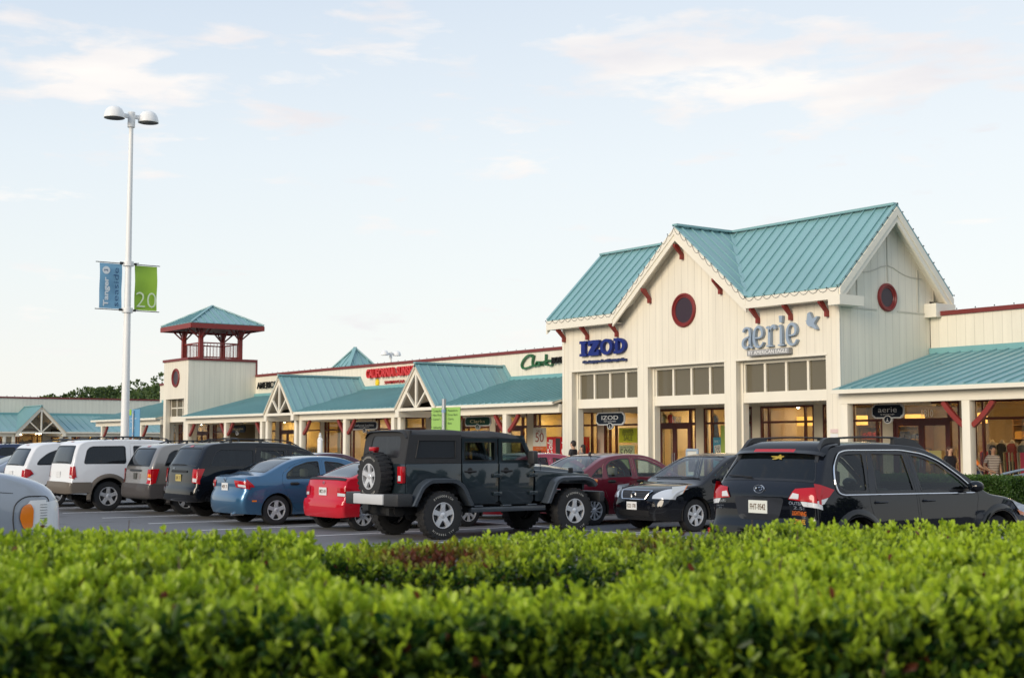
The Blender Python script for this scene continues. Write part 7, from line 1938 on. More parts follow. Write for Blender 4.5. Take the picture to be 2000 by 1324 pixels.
# ------------------------------------------------------------------ directory signs
def directory(name, label, X, Y, w_, z0, z1, col, rows, hcol, pole_r=.05, ptop=None, accent=None, split=0.):
    d = empty(name, (X, Y, 0), 0, label, 'sign')
    m = MB(); m.tube([(0, 0, 0), (0, 0, ptop or z1)], pole_r, 12); 
    m.build('post', M_galv, d, world=False, smooth=True, ang=50)
    for s in (0, 1):
        z = z0 + .12 + s * (z1 - z0 - .24); c = MB(); c.lathe([(pole_r + .012, z - .05), (pole_r + .012, z + .05)], n=14); c.build('clamp', mat('clamp_blue', (.25, .36, .52), .4), d, world=False, smooth=True)
    name = name + str(int(X * 10)); pm = mat(name + '_panel', col, .5, var=.04)
    MB().box(-w_ / 2, w_ / 2, pole_r, pole_r + .02, z0, z1).build('sign_panel', pm, d, world=False)
    if accent: MB().box(-w_ / 2 + .03, -w_ / 2 + .32, pole_r - .006, pole_r - .001, z1 - .24, z1 - .0).build('accent_panel', mat('accent_green', accent, .5), d, world=False)
    cols = (0,) if not split else (-1, 1); im = mat(name + '_ink', hcol, .5)
    for c in cols:
        for i, r_ in enumerate(rows if not split else rows[0 if c < 0 else 1]):
            if not r_: continue
            z = z1 - .14 - i * .135; xc = -w_ / 2 * (.15 if not split else 0) + c * w_ * .26 + .03
            ww = min(.055 * len(r_), w_ * (.8 if not split else .36)); t = text_mb(r_, .07, .003, face_front(xc - (w_ * (.36 if not split else .19) - ww / 2) + (0 if split else .1), pole_r - .004, z), width=ww); t.build('lettering', im, d, world=False)
            if split:
                b = MB(); bx_ = xc - w_ * .21; b.tube([(bx_ - .05 + .03 * math.cos(k * math.pi / 2), pole_r - .004, z + .03 + .03 * math.sin(k * math.pi / 2)) for k in range(5)], .005, 4, cap=False); b.build('tick_box', im, d, world=False)
    return d
g1 = PY(866, 868, 24.5)
sY = 24.5; uL, uR = XY(839, sY), XY(895, sY); zt1 = PY(866, 795.5, sY).z
directory('directory_sign', 'light green shop directory sign on a galvanised post behind the off-roader', (uL + uR) / 2, sY, uR - uL, zt1 - 1.15, zt1, (.30, .52, .12), (['Corning Revere', 'Nine West', 'Carter\'s', '', 'OshKosh B\'gosh', 'Kasper', 'Izod'], ['Maidenform', 'Dress Barn', 'Clarks', 'Bass', '', 'Rack Room', 'Lids']), (.06, .12, .04), .065, zt1 + .27, split=1.)
sY = 21.5; uL, uR = XY(248.5, sY), XY(270, sY); zt1 = PY(258, 799.5, sY).z; zb1 = PY(258, 852.5, sY).z
directory('directory_sign', 'blue shop directory sign beside the foot of the tall lamp post', (uL + uR) / 2, sY, uR - uL, zb1, zt1, (.11, .30, .48), ['', '', 'outlet center', 'shops', '', 'food court', '', '', '', 'restrooms', 'parking'], (.55, .68, .78), .04, zt1 - .05, accent=(.30, .50, .02))
def finial_post(u, vtop, Y, label):
    p = PY(u, vtop, Y); d = empty('directory_post', (p.x, Y, 0), 0, label, 'sign post', 'white finial posts on the pavement'); zt = p.z
    m = MB(); m.box(-.06, .06, -.06, .06, .0, zt - .45); m.build('post', M_white, d, world=False, bevel=.01)
    m = MB(); m.box(-.14, .14, -.05, .05, zt - 1.0, zt - .32); m.prism([(-.16, zt - .32), (.16, zt - .32), (.10, zt - .24), (-.10, zt - .24)], 'y', -.06, .06); m.build('sign_box', M_white, d, world=False, bevel=.01)
    m = MB(); m.lathe([(0, 0), (.05, -.03), (.03, -.07), (.07, -.12), (.05, -.18), (.10, -.24)], (0, 0, zt), n=12); m.build('finial', M_white, d, world=False, smooth=True)
    for i in range(3): q = MB(); q.box(-.05, .05, -.056, -.051, zt - .48 - i * .18 - .035, zt - .48 - i * .18 + .035); q.build('pictogram', M_galv, d, world=False)
finial_post(625, 845, 27.3, 'white post with finial and small pictograms before the middle shop windows')
finial_post(189, 853, 27.3, 'white finial post peeping over the white SUV roof')

# ------------------------------------------------------------------ wall signs
def wall_sign(name, label, X, Y, z, cat='sign'): return empty(name, (X, Y, z), 0, label, cat)
M_navy = mat('sign_navy', (.008, .022, .17), .5, spec=.3); M_navyd = mat('sign_navy_side', (.010, .02, .09), .4)
def outline(pts, thick_, m, closed=False): pass
def ring2(cx, cz, rx, rz, tx, tz_, a0_=0, a1_=360, n=24):
    o = [(cx + rx * math.cos(R(a0_ + (a1_ - a0_) * i / n)), cz + rz * math.sin(R(a0_ + (a1_ - a0_) * i / n))) for i in range(n + 1)]
    i_ = [(cx + (rx - tx) * math.cos(R(a0_ + (a1_ - a0_) * i / n)), cz + (rz - tz_) * math.sin(R(a0_ + (a1_ - a0_) * i / n))) for i in range(n + 1)]
    return o, i_
def ring_prism(mb, o, i_, ya, yb):
    for k in range(len(o) - 1): mb.prism([o[k], o[k + 1], i_[k + 1], i_[k]], 'y', ya, yb)
zI0, zI1 = 4.70, 5.22; xI = XY(1134, 29.9); xD = XY(1223.5, 29.9); hI = zI1 - zI0; yf_s, yb_s = 29.86, 29.98
izod = wall_sign('wall_sign', 'navy slab serif letters I Z O D on the gabled building front', (xI + xD) / 2, 29.9, zI0)
wtot = xD - xI
def letter(mb, nm='letter', m=None, par=None): return mb.build(nm, m or M_navy, par, bevel=0)
m = MB(); x = xI; wI = wtot * .155; m.box(x, x + wI, yf_s, yb_s, zI0, zI0 + .09); m.box(x, x + wI, yf_s, yb_s, zI1 - .09, zI1); m.box(x + wI * .22, x + wI * .78, yf_s + .002, yb_s, zI0 + .09, zI1 - .09); letter(m, par=izod)
m = MB(); x = xI + wtot * .195; wz = wtot * .24; t_ = .12
m.prism([(x, zI1), (x + wz, zI1), (x + wz, zI1 - t_), (x + wz * .52, zI0 + t_), (x + wz * .80, zI0 + t_), (x + wz * .80, zI0 + t_ + .07), (x + wz, zI0 + t_ + .07), (x + wz, zI0), (x, zI0), (x, zI0 + t_), (x + wz * .46, zI1 - t_), (x + wz * .2, zI1 - t_), (x + wz * .2, zI1 - t_ - .07), (x, zI1 - t_ - .07)], 'y', yf_s, yb_s); letter(m, par=izod)
m = MB(); cx_ = xI + wtot * .595; o, i_ = ring2(cx_, (zI0 + zI1) / 2, wtot * .135, hI / 2 + .01, wtot * .062, .10); ring_prism(m, o, i_, yf_s, yb_s); letter(m, par=izod)
m = MB(); x = xI + wtot * .755; o, i_ = ring2(x + wtot * .09, (zI0 + zI1) / 2, wtot * .155, hI / 2, wtot * .065, .10, -90, 90); ring_prism(m, o, i_, yf_s, yb_s)
m.box(x + wtot * .03, x + wtot * .09, yf_s + .002, yb_s, zI0 + .1, zI1 - .1); m.box(x, x + wtot * .09, yf_s, yb_s, zI0, zI0 + .1); m.box(x, x + wtot * .09, yf_s, yb_s, zI1 - .1, zI1); letter(m, par=izod)
m = MB(); xa, xb = xI + .12, xD - .02; rr = random.Random(4); x = xa
while x < xb: w_ = rr.uniform(.05, .10); m.box(x, min(x + w_, xb), yf_s + .03 + rr.uniform(0, .01), yb_s, 4.46 - rr.choice([0, 0, .02]), 4.52 + rr.choice([0, .02, .035])); x += w_
m.build('small_script', M_navyd, izod)
# script strokes as ribbons in the wall plane
def ribbon(mb, pts, wd, ya, yb, M=None):
    P = [Vector((p[0], p[1])) for p in pts]; S, _ = catmull([(p.x, p.y) for p in P], .02 if M is None else .03); n = len(S); ws = wd if isinstance(wd, (list, tuple)) else [wd] * 2
    L_, R_ = [], []
    for i, p in enumerate(S):
        d = (S[min(i + 1, n - 1)] - S[max(i - 1, 0)]).normalized(); nn = Vector((-d.y, d.x)); q = i / (n - 1) * (len(ws) - 1); k = min(int(q), len(ws) - 2); w_ = ws[k] + (ws[k + 1] - ws[k]) * (q - k)
        L_.append(p + nn * w_ / 2); R_.append(p - nn * w_ / 2)
    f = (lambda p: M @ p) if M else (lambda p: p)
    for i in range(n - 1): mb.prism([tuple(f(L_[i])), tuple(f(L_[i + 1])), tuple(f(R_[i + 1])), tuple(f(R_[i]))], 'y', ya, yb)
M_aer = mat('sign_steel_blue', (.30, .38, .48), .35, metal=.1); M_aers = mat('sign_grey_plate', (.28, .28, .28), .45)
xA0, xA1 = XY(1450, 29.85), XY(1564.5, 29.85); zA = PY(1452, 683, 29.85).z; zA = 4.55; xh = .60
aer = wall_sign('wall_sign', 'steel blue lower case aerie letters with a bird, on the gabled building front', (xA0 + xA1) / 2, 29.9, zA)
Wd = xA1 - xA0; ux = Wd / 5.0; ya_, yb_ = 29.87, 29.98
def glyph(x0_, strokes):
    m = MB()
    for pts, w_ in strokes: ribbon(m, [(x0_ + p[0] * ux, zA + p[1] * xh) for p in pts], [a * .92 for a in w_], ya_, yb_)
    m.build('letter', M_aer, aer)
gA_ = [([(.12, .80), (.22, .93), (.45, 1.0), (.66, .92), (.72, .75), (.72, .1), (.80, .02), (.95, .0)], [.07, .06, .09, .10, .10, .05]), ([(.70, .55), (.40, .50), (.14, .36), (.10, .14), (.28, .0), (.52, .03), (.70, .16)], [.05, .05, .09, .09, .06, .04])]
gE_ = [([(.16, .46), (.40, .45), (.72, .52), (.80, .72), (.66, .93), (.44, 1.0), (.20, .88), (.08, .58), (.10, .28), (.26, .06), (.50, .0), (.72, .06), (.88, .22)], [.04, .05, .09, .10, .06, .10, .11, .09, .05, .05])]
gR_ = [([(.10, .90), (.30, .95), (.36, .80), (.36, .08)], [.05, .09, .10, .10]), ([(.10, .02), (.62, .02)], [.05, .05]), ([(.38, .70), (.55, .92), (.78, .97), (.86, .82)], [.04, .07, .10, .10])]
gI_ = [([(.28, .92), (.42, .96), (.46, .80), (.46, .08)], [.05, .09, .10, .10]), ([(.20, .02), (.72, .02)], [.05, .05]), ([(.46, 1.12), (.46, 1.44)], [.10, .15])]
glyph(xA0, gA_); glyph(xA0 + ux * 1.0, gE_); glyph(xA0 + ux * 2.05, gR_); glyph(xA0 + ux * 2.95, gI_); glyph(xA0 + ux * 3.85, gE_)
bx_, bz_ = XY(1586, 29.85), 5.14
m = MB(); b_ = [(-.30, .10), (-.20, .10), (-.16, .42), (-.04, .48), (.06, .22), (.12, .16), (.30, .26), (.36, .24), (.16, -.06), (.32, -.34), (.20, -.32), (.02, -.20), (-.14, -.16), (-.22, -.02), (-.22, .07)]
m.prism([(bx_ + p[0] * .74, bz_ - .0 + p[1] * .62) for p in b_], 'y', ya_, yb_); m.build('bird', M_aer, aer)
xp0, xp1 = XY(1465, 29.9), XY(1547, 29.9)
m = MB(); m.box(xp0, xp1, 29.82, 29.96, 4.30, 4.47); pl_ = m.build('name_plate', M_aers, aer)
text_mb('BY AMERICAN EAGLE', .11, .006, face_front((xp0 + xp1) / 2, 29.817, 4.335), width=(xp1 - xp0) * .93).build('lettering', M_white, pl_)
# red and green shop names on the long row
M_sred = mat('sign_red', (.60, .012, .015), .35, coat=.2); M_sredd = mat('sign_dark_red', (.40, .01, .01), .5)
cal = wall_sign('wall_sign', 'red block letters with a yellow sun on the long row wall', -56.5, 33.95, 4.9)
for txt, xa, xb in (('CALIFORNIA', -58.52, -55.9), ('SUNSHINE', -55.68, -53.5)):
    text_mb(txt, .40, .16, face_front((xa + xb) / 2, 33.86, 4.91), width=xb - xa, bold=.035).build('letters', M_sred, cal)
text_mb('SWIMWEAR  OUTLET', .15, .04, face_front(-55.35, 33.93, 4.56), width=3.3, bold=.005).build('letters', M_sredd, cal)
m = MB(); m.lathe([(0, -.04), (.12, -.04), (.12, 0)], (-57.75, 33.98, 4.66), 'y', 20)
for k in range(12): a = k * math.pi / 6; m.bar((-57.75 + .10 * math.cos(a), 33.965, 4.66 + .10 * math.sin(a)), (-57.75 + .19 * math.cos(a), 33.965, 4.66 + .19 * math.sin(a)), .05, .02, up=(0, 1, 0))
m.build('sun_emblem', mat('sign_yellow', (.85, .62, .02), .4), cal)
M_sgreen = mat('sign_green', (.012, .12, .035), .4, coat=.2); M_sdark = mat('sign_dark', (.015, .015, .015), .7, spec=.2)
cl = wall_sign('wall_sign', 'dark green script Clarks letters beside dark capitals on the long row', -44.9, 33.95, 4.8)
m = MB(); X0 = XY(1017, 33.85); k = (XY(1077, 33.85) - X0); zc_ = 4.82
def S(pts, w_=(.07, .08, .07)): ribbon(m, [(X0 + p[0] * k, zc_ + p[1] * .5) for p in pts], [q * .72 for q in w_], 33.86, 33.96)
S([(.32, .86), (.36, 1.0), (.24, 1.02), (.08, .7), (.0, .25), (.05, .0), (.18, .0), (.36, .14)], (.08, .10, .10, .09, .07)); S([(.40, 1.0), (.36, .3), (.42, .1), (.50, .3)], (.10, .09, .06)); S([(.60, .42), (.50, .42), (.48, .15), (.57, .15), (.62, .42), (.62, .1)], (.07, .07))
S([(.68, .45), (.68, .08), (.69, .3), (.76, .46)], (.07, .05)); S([(.80, 1.0), (.79, .08)], (.09, .08)); S([(.90, .50), (.80, .28), (.92, .05)], (.07, .06)); S([(1.0, .48), (.93, .42), (1.0, .25), (.98, .06), (.90, .08)], (.07, .07))
m.build('script_letters', M_sgreen, cl)
text_mb('BOSTONIAN', .24, .12, face_front(XY(1079, 33.85) + .98, 33.85, 4.92), width=1.95, bold=.02).build('letters', M_sdark, cl)
am = wall_sign('wall_sign', 'black capital letters reading AMERICAN, partly hidden by the left porch gable', -67., 33.95, 4.76)
text_mb('AMERICAN EAGLE OUTFITTERS', .36, .06, face_front(-66.75, 33.88, 4.77), width=8.0, bold=.01).build('letters', M_sdark, am)

# ------------------------------------------------------------------ blade signs under the porches
M_bs = mat('blade_navy', (.008, .014, .026), .6, spec=.15); M_bsg = mat('blade_green', (.008, .045, .03), .6, spec=.15); M_bsb = mat('blade_border', (.50, .52, .54), .5); M_gold = mat('blade_gold', (.45, .38, .20), .5)
def blade(label, u0, u1, v0, v1, Y, txt, th, small='', m=None, ink=None, border=True, zh=2.95):
    a, b = PY(u0, v0, Y), PY(u1, v1, Y); xc, w_ = (a.x + b.x) / 2, b.x - a.x; zt, zb2 = PY((u0 + u1) / 2, v0, Y).z, PY((u0 + u1) / 2, v1, Y).z
    s = empty('hanging_sign', (xc, Y, zb2), 0, label, 'hanging sign', 'oval signs hung from the walkways'); h = zt - zb2
    def shape(g):
        hw_, hh_ = w_ / 2 - g, h / 2 - g; c = h * .26
        o = []
        for sx, sy in ((1, -1), (1, 1), (-1, 1), (-1, -1)):
            q = [(hw_ - c, sy * hh_), (hw_ - c * .75, sy * (hh_ - c * .30)), (hw_ - c * .05, sy * (hh_ - c * .75)), (hw_, sy * (hh_ - c * 1.4))]
            q = [(sx * x_, z_) for x_, z_ in q]
            if (sx, sy) in ((1, -1), (-1, 1)): o += q
            else: o += q[::-1]
        return [(xc + x_, zb2 + h / 2 + z_) for x_, z_ in o]
    MB().prism(shape(0), 'y', Y - .025, Y + .025).build('sign_border', M_bsb if border else (m or M_bs), s)
    MB().prism(shape(.035), 'y', Y - .034, Y + .034).build('sign_panel', m or M_bs, s)
    q = MB(); q.lathe([(0, -.035), (.115, -.035), (.115, .035), (0, .035)], (xc, Y, zb2 - .03), 'y', 18, sx=1.25); cr_ = q.build('crest_border', M_bsb, s, smooth=True, ang=30)
    q = MB(); q.lathe([(0, -.042), (.09, -.042), (.09, .042), (0, .042)], (xc, Y, zb2 - .03), 'y', 18, sx=1.25); q.build('crest', m or M_bs, cr_)
    q = MB(); q.prism([(xc - .05, zb2 - .08), (xc + .05, zb2 - .08), (xc + .012, zb2 - .05), (xc, zb2 + .03), (xc - .012, zb2 - .05)], 'y', Y - .048, Y - .043); q.build('crest_mark', M_bsb, cr_)
    q = MB(); q.tube([(xc - w_ * .42, Y, zt + .16), (xc + w_ * .46, Y, zt + .16)], .014, 6)
    for sx in (-.3, .3): q.tube([(xc + sx * w_, Y, zt), (xc + sx * w_, Y, zt + .16)], .010, 5)
    q.tube([(xc, Y, zt + .16), (xc, Y, zh)], .010, 5); q.build('hanger', M_dark, s)
    t = text_mb(txt, th, .004, face_front(xc, Y - .038, zb2 + h * (.42 if small else .34)), width=w_ * .58 if len(txt) < 7 else w_ * .76); t.build('lettering', ink or M_bsb, s)
    if small: text_mb(small, .035, .004, face_front(xc, Y - .038, zb2 + h * .24), width=w_ * .42).build('lettering', ink or M_bsb, s)
blade('navy IZOD hanging sign with silver border in the left bay', 1165.5, 1221, 805, 830, 30.9, 'IZOD', .14, 'MEN & WOMEN', zh=3.1)
blade('dark aerie hanging sign with silver border under the right porch', 1705, 1768, 788.5, 817, 31.2, 'aerie', .16, 'by american eagle', zh=3.0)
blade('green Clarks hanging sign with gold letters before the red fronted shop', 909, 959, 813.5, 832, 31.2, 'Clarks', .13, '', M_bsg, M_gold, zh=3.0)
blade('navy California Sunshine hanging sign in the porch between the two small gables', 688, 737, 823, 839, 31.2, 'California Sunshine', .09, 'SWIM WEAR', M_bs, zh=3.0)
blade('dark hanging sign without a border near the lookout tower', 447.5, 479, 831, 844.5, 31.2, 'AMERICAN EAGLE', .07, 'OUTFITTERS', M_bs, M_gold, border=False, zh=3.0)

# ------------------------------------------------------------------ window posters, numbers, vending machines, board
def poster(label, u0, u1, v0, v1, col, lines, Y=33.93, tilt=0., cat='poster', ptag='window posters'):
    a, b = XY(u0, Y), XY(u1, Y); um = (u0 + u1) / 2; zt, zb2 = PY(um, v0, Y).z, PY(um, v1, Y).z; s = empty('poster', ((a + b) / 2, Y, zb2), 0, label, cat, ptag)
    xc, zc2 = (a + b) / 2, (zt + zb2) / 2; Rm = Matrix.Translation((xc, Y, zc2)) @ Matrix.Rotation(tilt, 4, 'Y')
    m = MB(); hw_, hh_ = (b - a) / 2, (zt - zb2) / 2
    m.add([Rm @ Vector(p) for p in ((-hw_, 0, -hh_), (hw_, 0, -hh_), (hw_, 0, hh_), (-hw_, 0, hh_), (-hw_, .01, -hh_), (hw_, .01, -hh_), (hw_, .01, hh_), (-hw_, .01, hh_))], [(0, 1, 2, 3), (7, 6, 5, 4), (0, 4, 5, 1), (1, 5, 6, 2), (2, 6, 7, 3), (3, 7, 4, 0)])
    m.build('sheet', mat('sheet_%d_%d' % (u0, v0), col, .6), s)
    for (txt, h_, fz, wf, tc) in lines:
        M = Rm @ Matrix.Translation((0, -.004, -hh_ + fz * 2 * hh_)) @ Matrix.Rotation(R(90), 4, 'X')
        if txt == '#': q = MB(); q.box(-hw_, hw_, -.004, -.001, -hh_, -hh_ + fz * 2 * hh_); q.v = [Rm @ Vector(v) for v in q.v]; q.build('band', mat('band_%d%d' % (u0, v0), tc, .6), s); continue
        text_mb(txt, h_, .003, M, width=2 * hw_ * wf).build('lettering', mat('ink_%d%d%d' % tuple(int(c * 99) for c in tc), tc, .6), s)
poster('white SALE 50% poster with an orange foot band', 1041, 1067, 835, 880, (.72, .72, .66), [('SALE', .10, .80, .45, (.25, .10, .05)), ('50', .38, .38, .62, (.28, .03, .01)), ('%', .10, .60, .14, (.28, .03, .01)), ('#', 0, .19, 1, (.62, .13, .02)), ('select styles', .05, .08, .55, (.7, .5, .4))])
poster('lime green double DISCOUNT SALE poster', 1209, 1245, 835.5, 864, (.55, .62, .03), [('double', .13, .72, .58, (.03, .05, .03)), ('DISCOUNT', .12, .50, .62, (.03, .05, .03)), ('SALE', .20, .14, .48, (.05, .10, .03))])
poster('pale green 50% poster under the lime poster', 1209, 1239, 869, 915, (.50, .60, .35), [('ENTIRE STORE', .07, .86, .8, (.1, .12, .12)), ('50%', .30, .50, .85, (.03, .04, .05))])
poster('pale blue poster at the left edge of the left bay', 1136.5, 1148, 857, 925, (.22, .48, .56), [('SALE', .08, .7, .7, (.6, .72, .75))])
poster('tall lime poster at the right of the centre bay', 1408, 1418, 831, 925, (.42, .56, .12), [])
poster('blue poster in the centre bay window', 1393, 1408, 854, 930, (.06, .30, .45), [('FAMILY', .10, .86, .7, (.5, .65, .7))])
poster('tilted white PLUS 15% card over the blue poster', 1395.5, 1407.5, 869, 887, (.72, .72, .66), [('PLUS', .10, .62, .75, (.03, .03, .03)), ('15%', .17, .12, .8, (.03, .03, .03))], Y=33.91, tilt=R(-8))
poster('green and gold poster on the right shop door', 1814, 1838, 879.5, 905, (.40, .36, .14), [('aerie', .10, .4, .5, (.75, .75, .6))])
poster('crimson poster in a cream frame at the right edge', 1992, 2030, 884, 925, (.30, .02, .05), [('SALE', .14, .55, .5, (.7, .6, .5))])
for txt, u, v, w_ in (('1820', 1321, 825.5, 17), ('1810', 1811, 814, 22), ('1825', 975, 830, 13)):
    p = PY(u, v, 33.90); s = empty('street_number', tuple(p), 0, 'white door number %s' % txt, 'number', 'white numbers over the shop doors'); h_ = .22
    x0_, x1_ = XY(u - w_ / 2, 33.9), XY(u + w_ / 2, 33.9); text_mb(txt, h_, .01, face_front(p.x, 33.935, p.z), width=x1_ - x0_).build('digits', M_white, s)
M_coke = mat('machine_red', (.62, .008, .012), .25, coat=.5); 
def vending(u0, u1, Y, label):
    a, b = XY(u0, Y), XY(u1, Y); s = empty('vending_machine', ((a + b) / 2, Y, .15), 0, label, 'vending machine', 'red drinks machines on the walkway'); z1 = 1.98
    MB().box(a, b, Y, Y + .75, .17, z1).build('cabinet', M_coke, s, bevel=.02)
    MB().box(a + (b - a) * .66, b - .02, Y - .012, Y - .002, .45, z1 - .06).build('selection_panel', mat('panel_dark', (.03, .02, .025), .2), s)
    t = text_mb('Coca-Cola', .30, .006, Matrix.Translation((a + (b - a) * .42, Y - .006, 1.15)) @ Matrix.Rotation(R(90), 4, 'X') @ Matrix.Rotation(R(90), 4, 'Z'), width=1.45, shear=.35, bold=.02); t.build('lettering', M_white, s)
vending(1067.5, 1095, 32.6, 'red drinks vending machine with white script, left one of the pair'); vending(1096, 1122, 32.6, 'red drinks vending machine half hidden behind the corner pier')
# framed board on a stand
p = PY(1352, 876, 27.6); s = empty('notice_board', (p.x, 27.6, .15), 0, 'grey blue framed notice board on the pavement before the centre bay', 'notice board')
M_bb = mat('board_frame', (.30, .38, .46), .4); w_ = XY(1363.5, 27.6) - XY(1340, 27.6); zt = p.z
m = MB(); xc = p.x; m.box(xc - w_ / 2, xc - w_ / 2 + .06, 27.57, 27.63, .15, zt - .04); m.box(xc + w_ / 2 - .06, xc + w_ / 2, 27.57, 27.63, .15, zt - .04); m.box(xc - w_ / 2 + .03, xc + w_ / 2 - .03, 27.56, 27.64, zt - .07, zt); m.box(xc - w_ / 2 + .06, xc + w_ / 2 - .06, 27.57, 27.63, .75, .82); m.build('frame', M_bb, s, bevel=.01)
MB().box(xc - w_ / 2 + .06, xc + w_ / 2 - .06, 27.59, 27.61, .82, zt - .07).build('board', mat('board_paper', (.60, .60, .55), .6), s)
MB().box(xc - w_ / 2 + .10, xc + w_ / 2 - .10, 27.58, 27.588, .9, zt - .22).build('picture', mat('board_picture', (.10, .08, .10), .6, var=.6, vscale=14), s)
# notices on the right pier, alarm box
for v0, v1, c, lb in ((838, 845, (.65, .50, .48), 'small pink notice on the right corner pier, upper one'), (847, 856, (.70, .70, .70), 'small white notice on the right corner pier, lower one')):
    a = PY(1623, v0, 29.99); b = PY(1638, v1, 29.99); s = MB(); s.box(a.x, b.x, 29.975, 29.99, b.z, a.z); s.build('notice', mat('notice_%d' % v0, c, .6), loc=(a.x, 29.98, b.z), label=lb, cat='notice')
# bench with an arched back
M_bench = mat('bench_grey_blue', (.17, .22, .28), .4)
X0b, X1b, Yb = XY(1955, 28.6), XY(1955, 28.6) + 2.3, 28.6
bn = empty('arched_bench', ((X0b + X1b) / 2, Yb, .15), 0, 'blue grey metal bench with arched slatted back facing the shops', 'bench')
arcp = [(X0b + (X1b - X0b) * i / 16, .98 + .17 * math.sin(math.pi * i / 16)) for i in range(17)]
m = MB(); m.tube([(x_, Yb, z_) for x_, z_ in arcp], .028, 8); m.tube([(x_, Yb, z_ - .10) for x_, z_ in arcp], .018, 6); m.tube([(X0b, Yb, .62), (X1b, Yb, .62)], .018, 6)
for i in range(1, 16): m.box(arcp[i][0] - .02, arcp[i][0] + .02, Yb - .008, Yb + .008, .62, arcp[i][1] - .10)
m.build('back_rest', M_bench, bn)
m = MB()
for k in range(6): m.box(X0b, X1b, Yb + .06 + k * .075, Yb + .115 + k * .075, .57, .60)
m.build('seat', M_bench, bn)
for x_ in (X0b, X1b):
    m = MB(); m.tube([(x_, Yb, .15), (x_, Yb, 1.0)], .025, 8); m.tube([(x_, Yb + .48, .15), (x_, Yb + .48, .60)], .025, 8); m.tube([(x_, Yb, .82), (x_, Yb + .3, .84), (x_, Yb + .48, .76), (x_, Yb + .48, .58)], .02, 8); m.build('leg', M_bench, bn, smooth=True)
# ------------------------------------------------------------------ people and shop dummies
def skin_mesh(verts, edges, sub=2):
    me = bpy.data.meshes.new('s'); me.from_pydata([v[0] for v in verts], edges, []); o = bpy.data.objects.new('s', me); COL.objects.link(o)
    md = o.modifiers.new('k', 'SKIN'); md.use_smooth_shade = True
    for i, v in enumerate(verts):
        sv = me.skin_vertices[0].data[i]; r_ = v[1]; sv.radius = (r_, r_) if not isinstance(r_, tuple) else r_
    me.skin_vertices[0].data[0].use_root = True
    sb = o.modifiers.new('u', 'SUBSURF'); sb.levels = sub; sb.render_levels = sub
    dg = bpy.context.evaluated_depsgraph_get(); dg.update(); m2 = bpy.data.meshes.new_from_object(o.evaluated_get(dg))
    vs = [tuple(v.co) for v in m2.vertices]; fs = [tuple(p.vertices) for p in m2.polygons]
    bpy.data.objects.remove(o); bpy.data.meshes.remove(m2); bpy.data.meshes.remove(me); return vs, fs
M_skin = mat('skin', (.50, .30, .20), .6, var=.05); M_skin2 = mat('skin_tan', (.34, .19, .11), .6, var=.05)
M_hair = mat('hair_dark', (.015, .010, .008), .6); M_hairb = mat('hair_brown', (.06, .025, .015), .6)
def stripes(name, c1, c2, pitch=.05):
    t = NT(name); b = t.n('ShaderNodeBsdfPrincipled'); b.inputs['Roughness'].default_value = .85; s_ = t.n('ShaderNodeSeparateXYZ'); t.l(t.n('ShaderNodeTexCoord').outputs['Object'], s_.inputs[0])
    t.l(t.mix(t.math('GREATER_THAN', t.math('FRACT', t.math('DIVIDE', s_.outputs[2], pitch)), .5), c1, c2), b.inputs['Base Color']); t.l(b.outputs[0], t.out.inputs[0]); return t.m
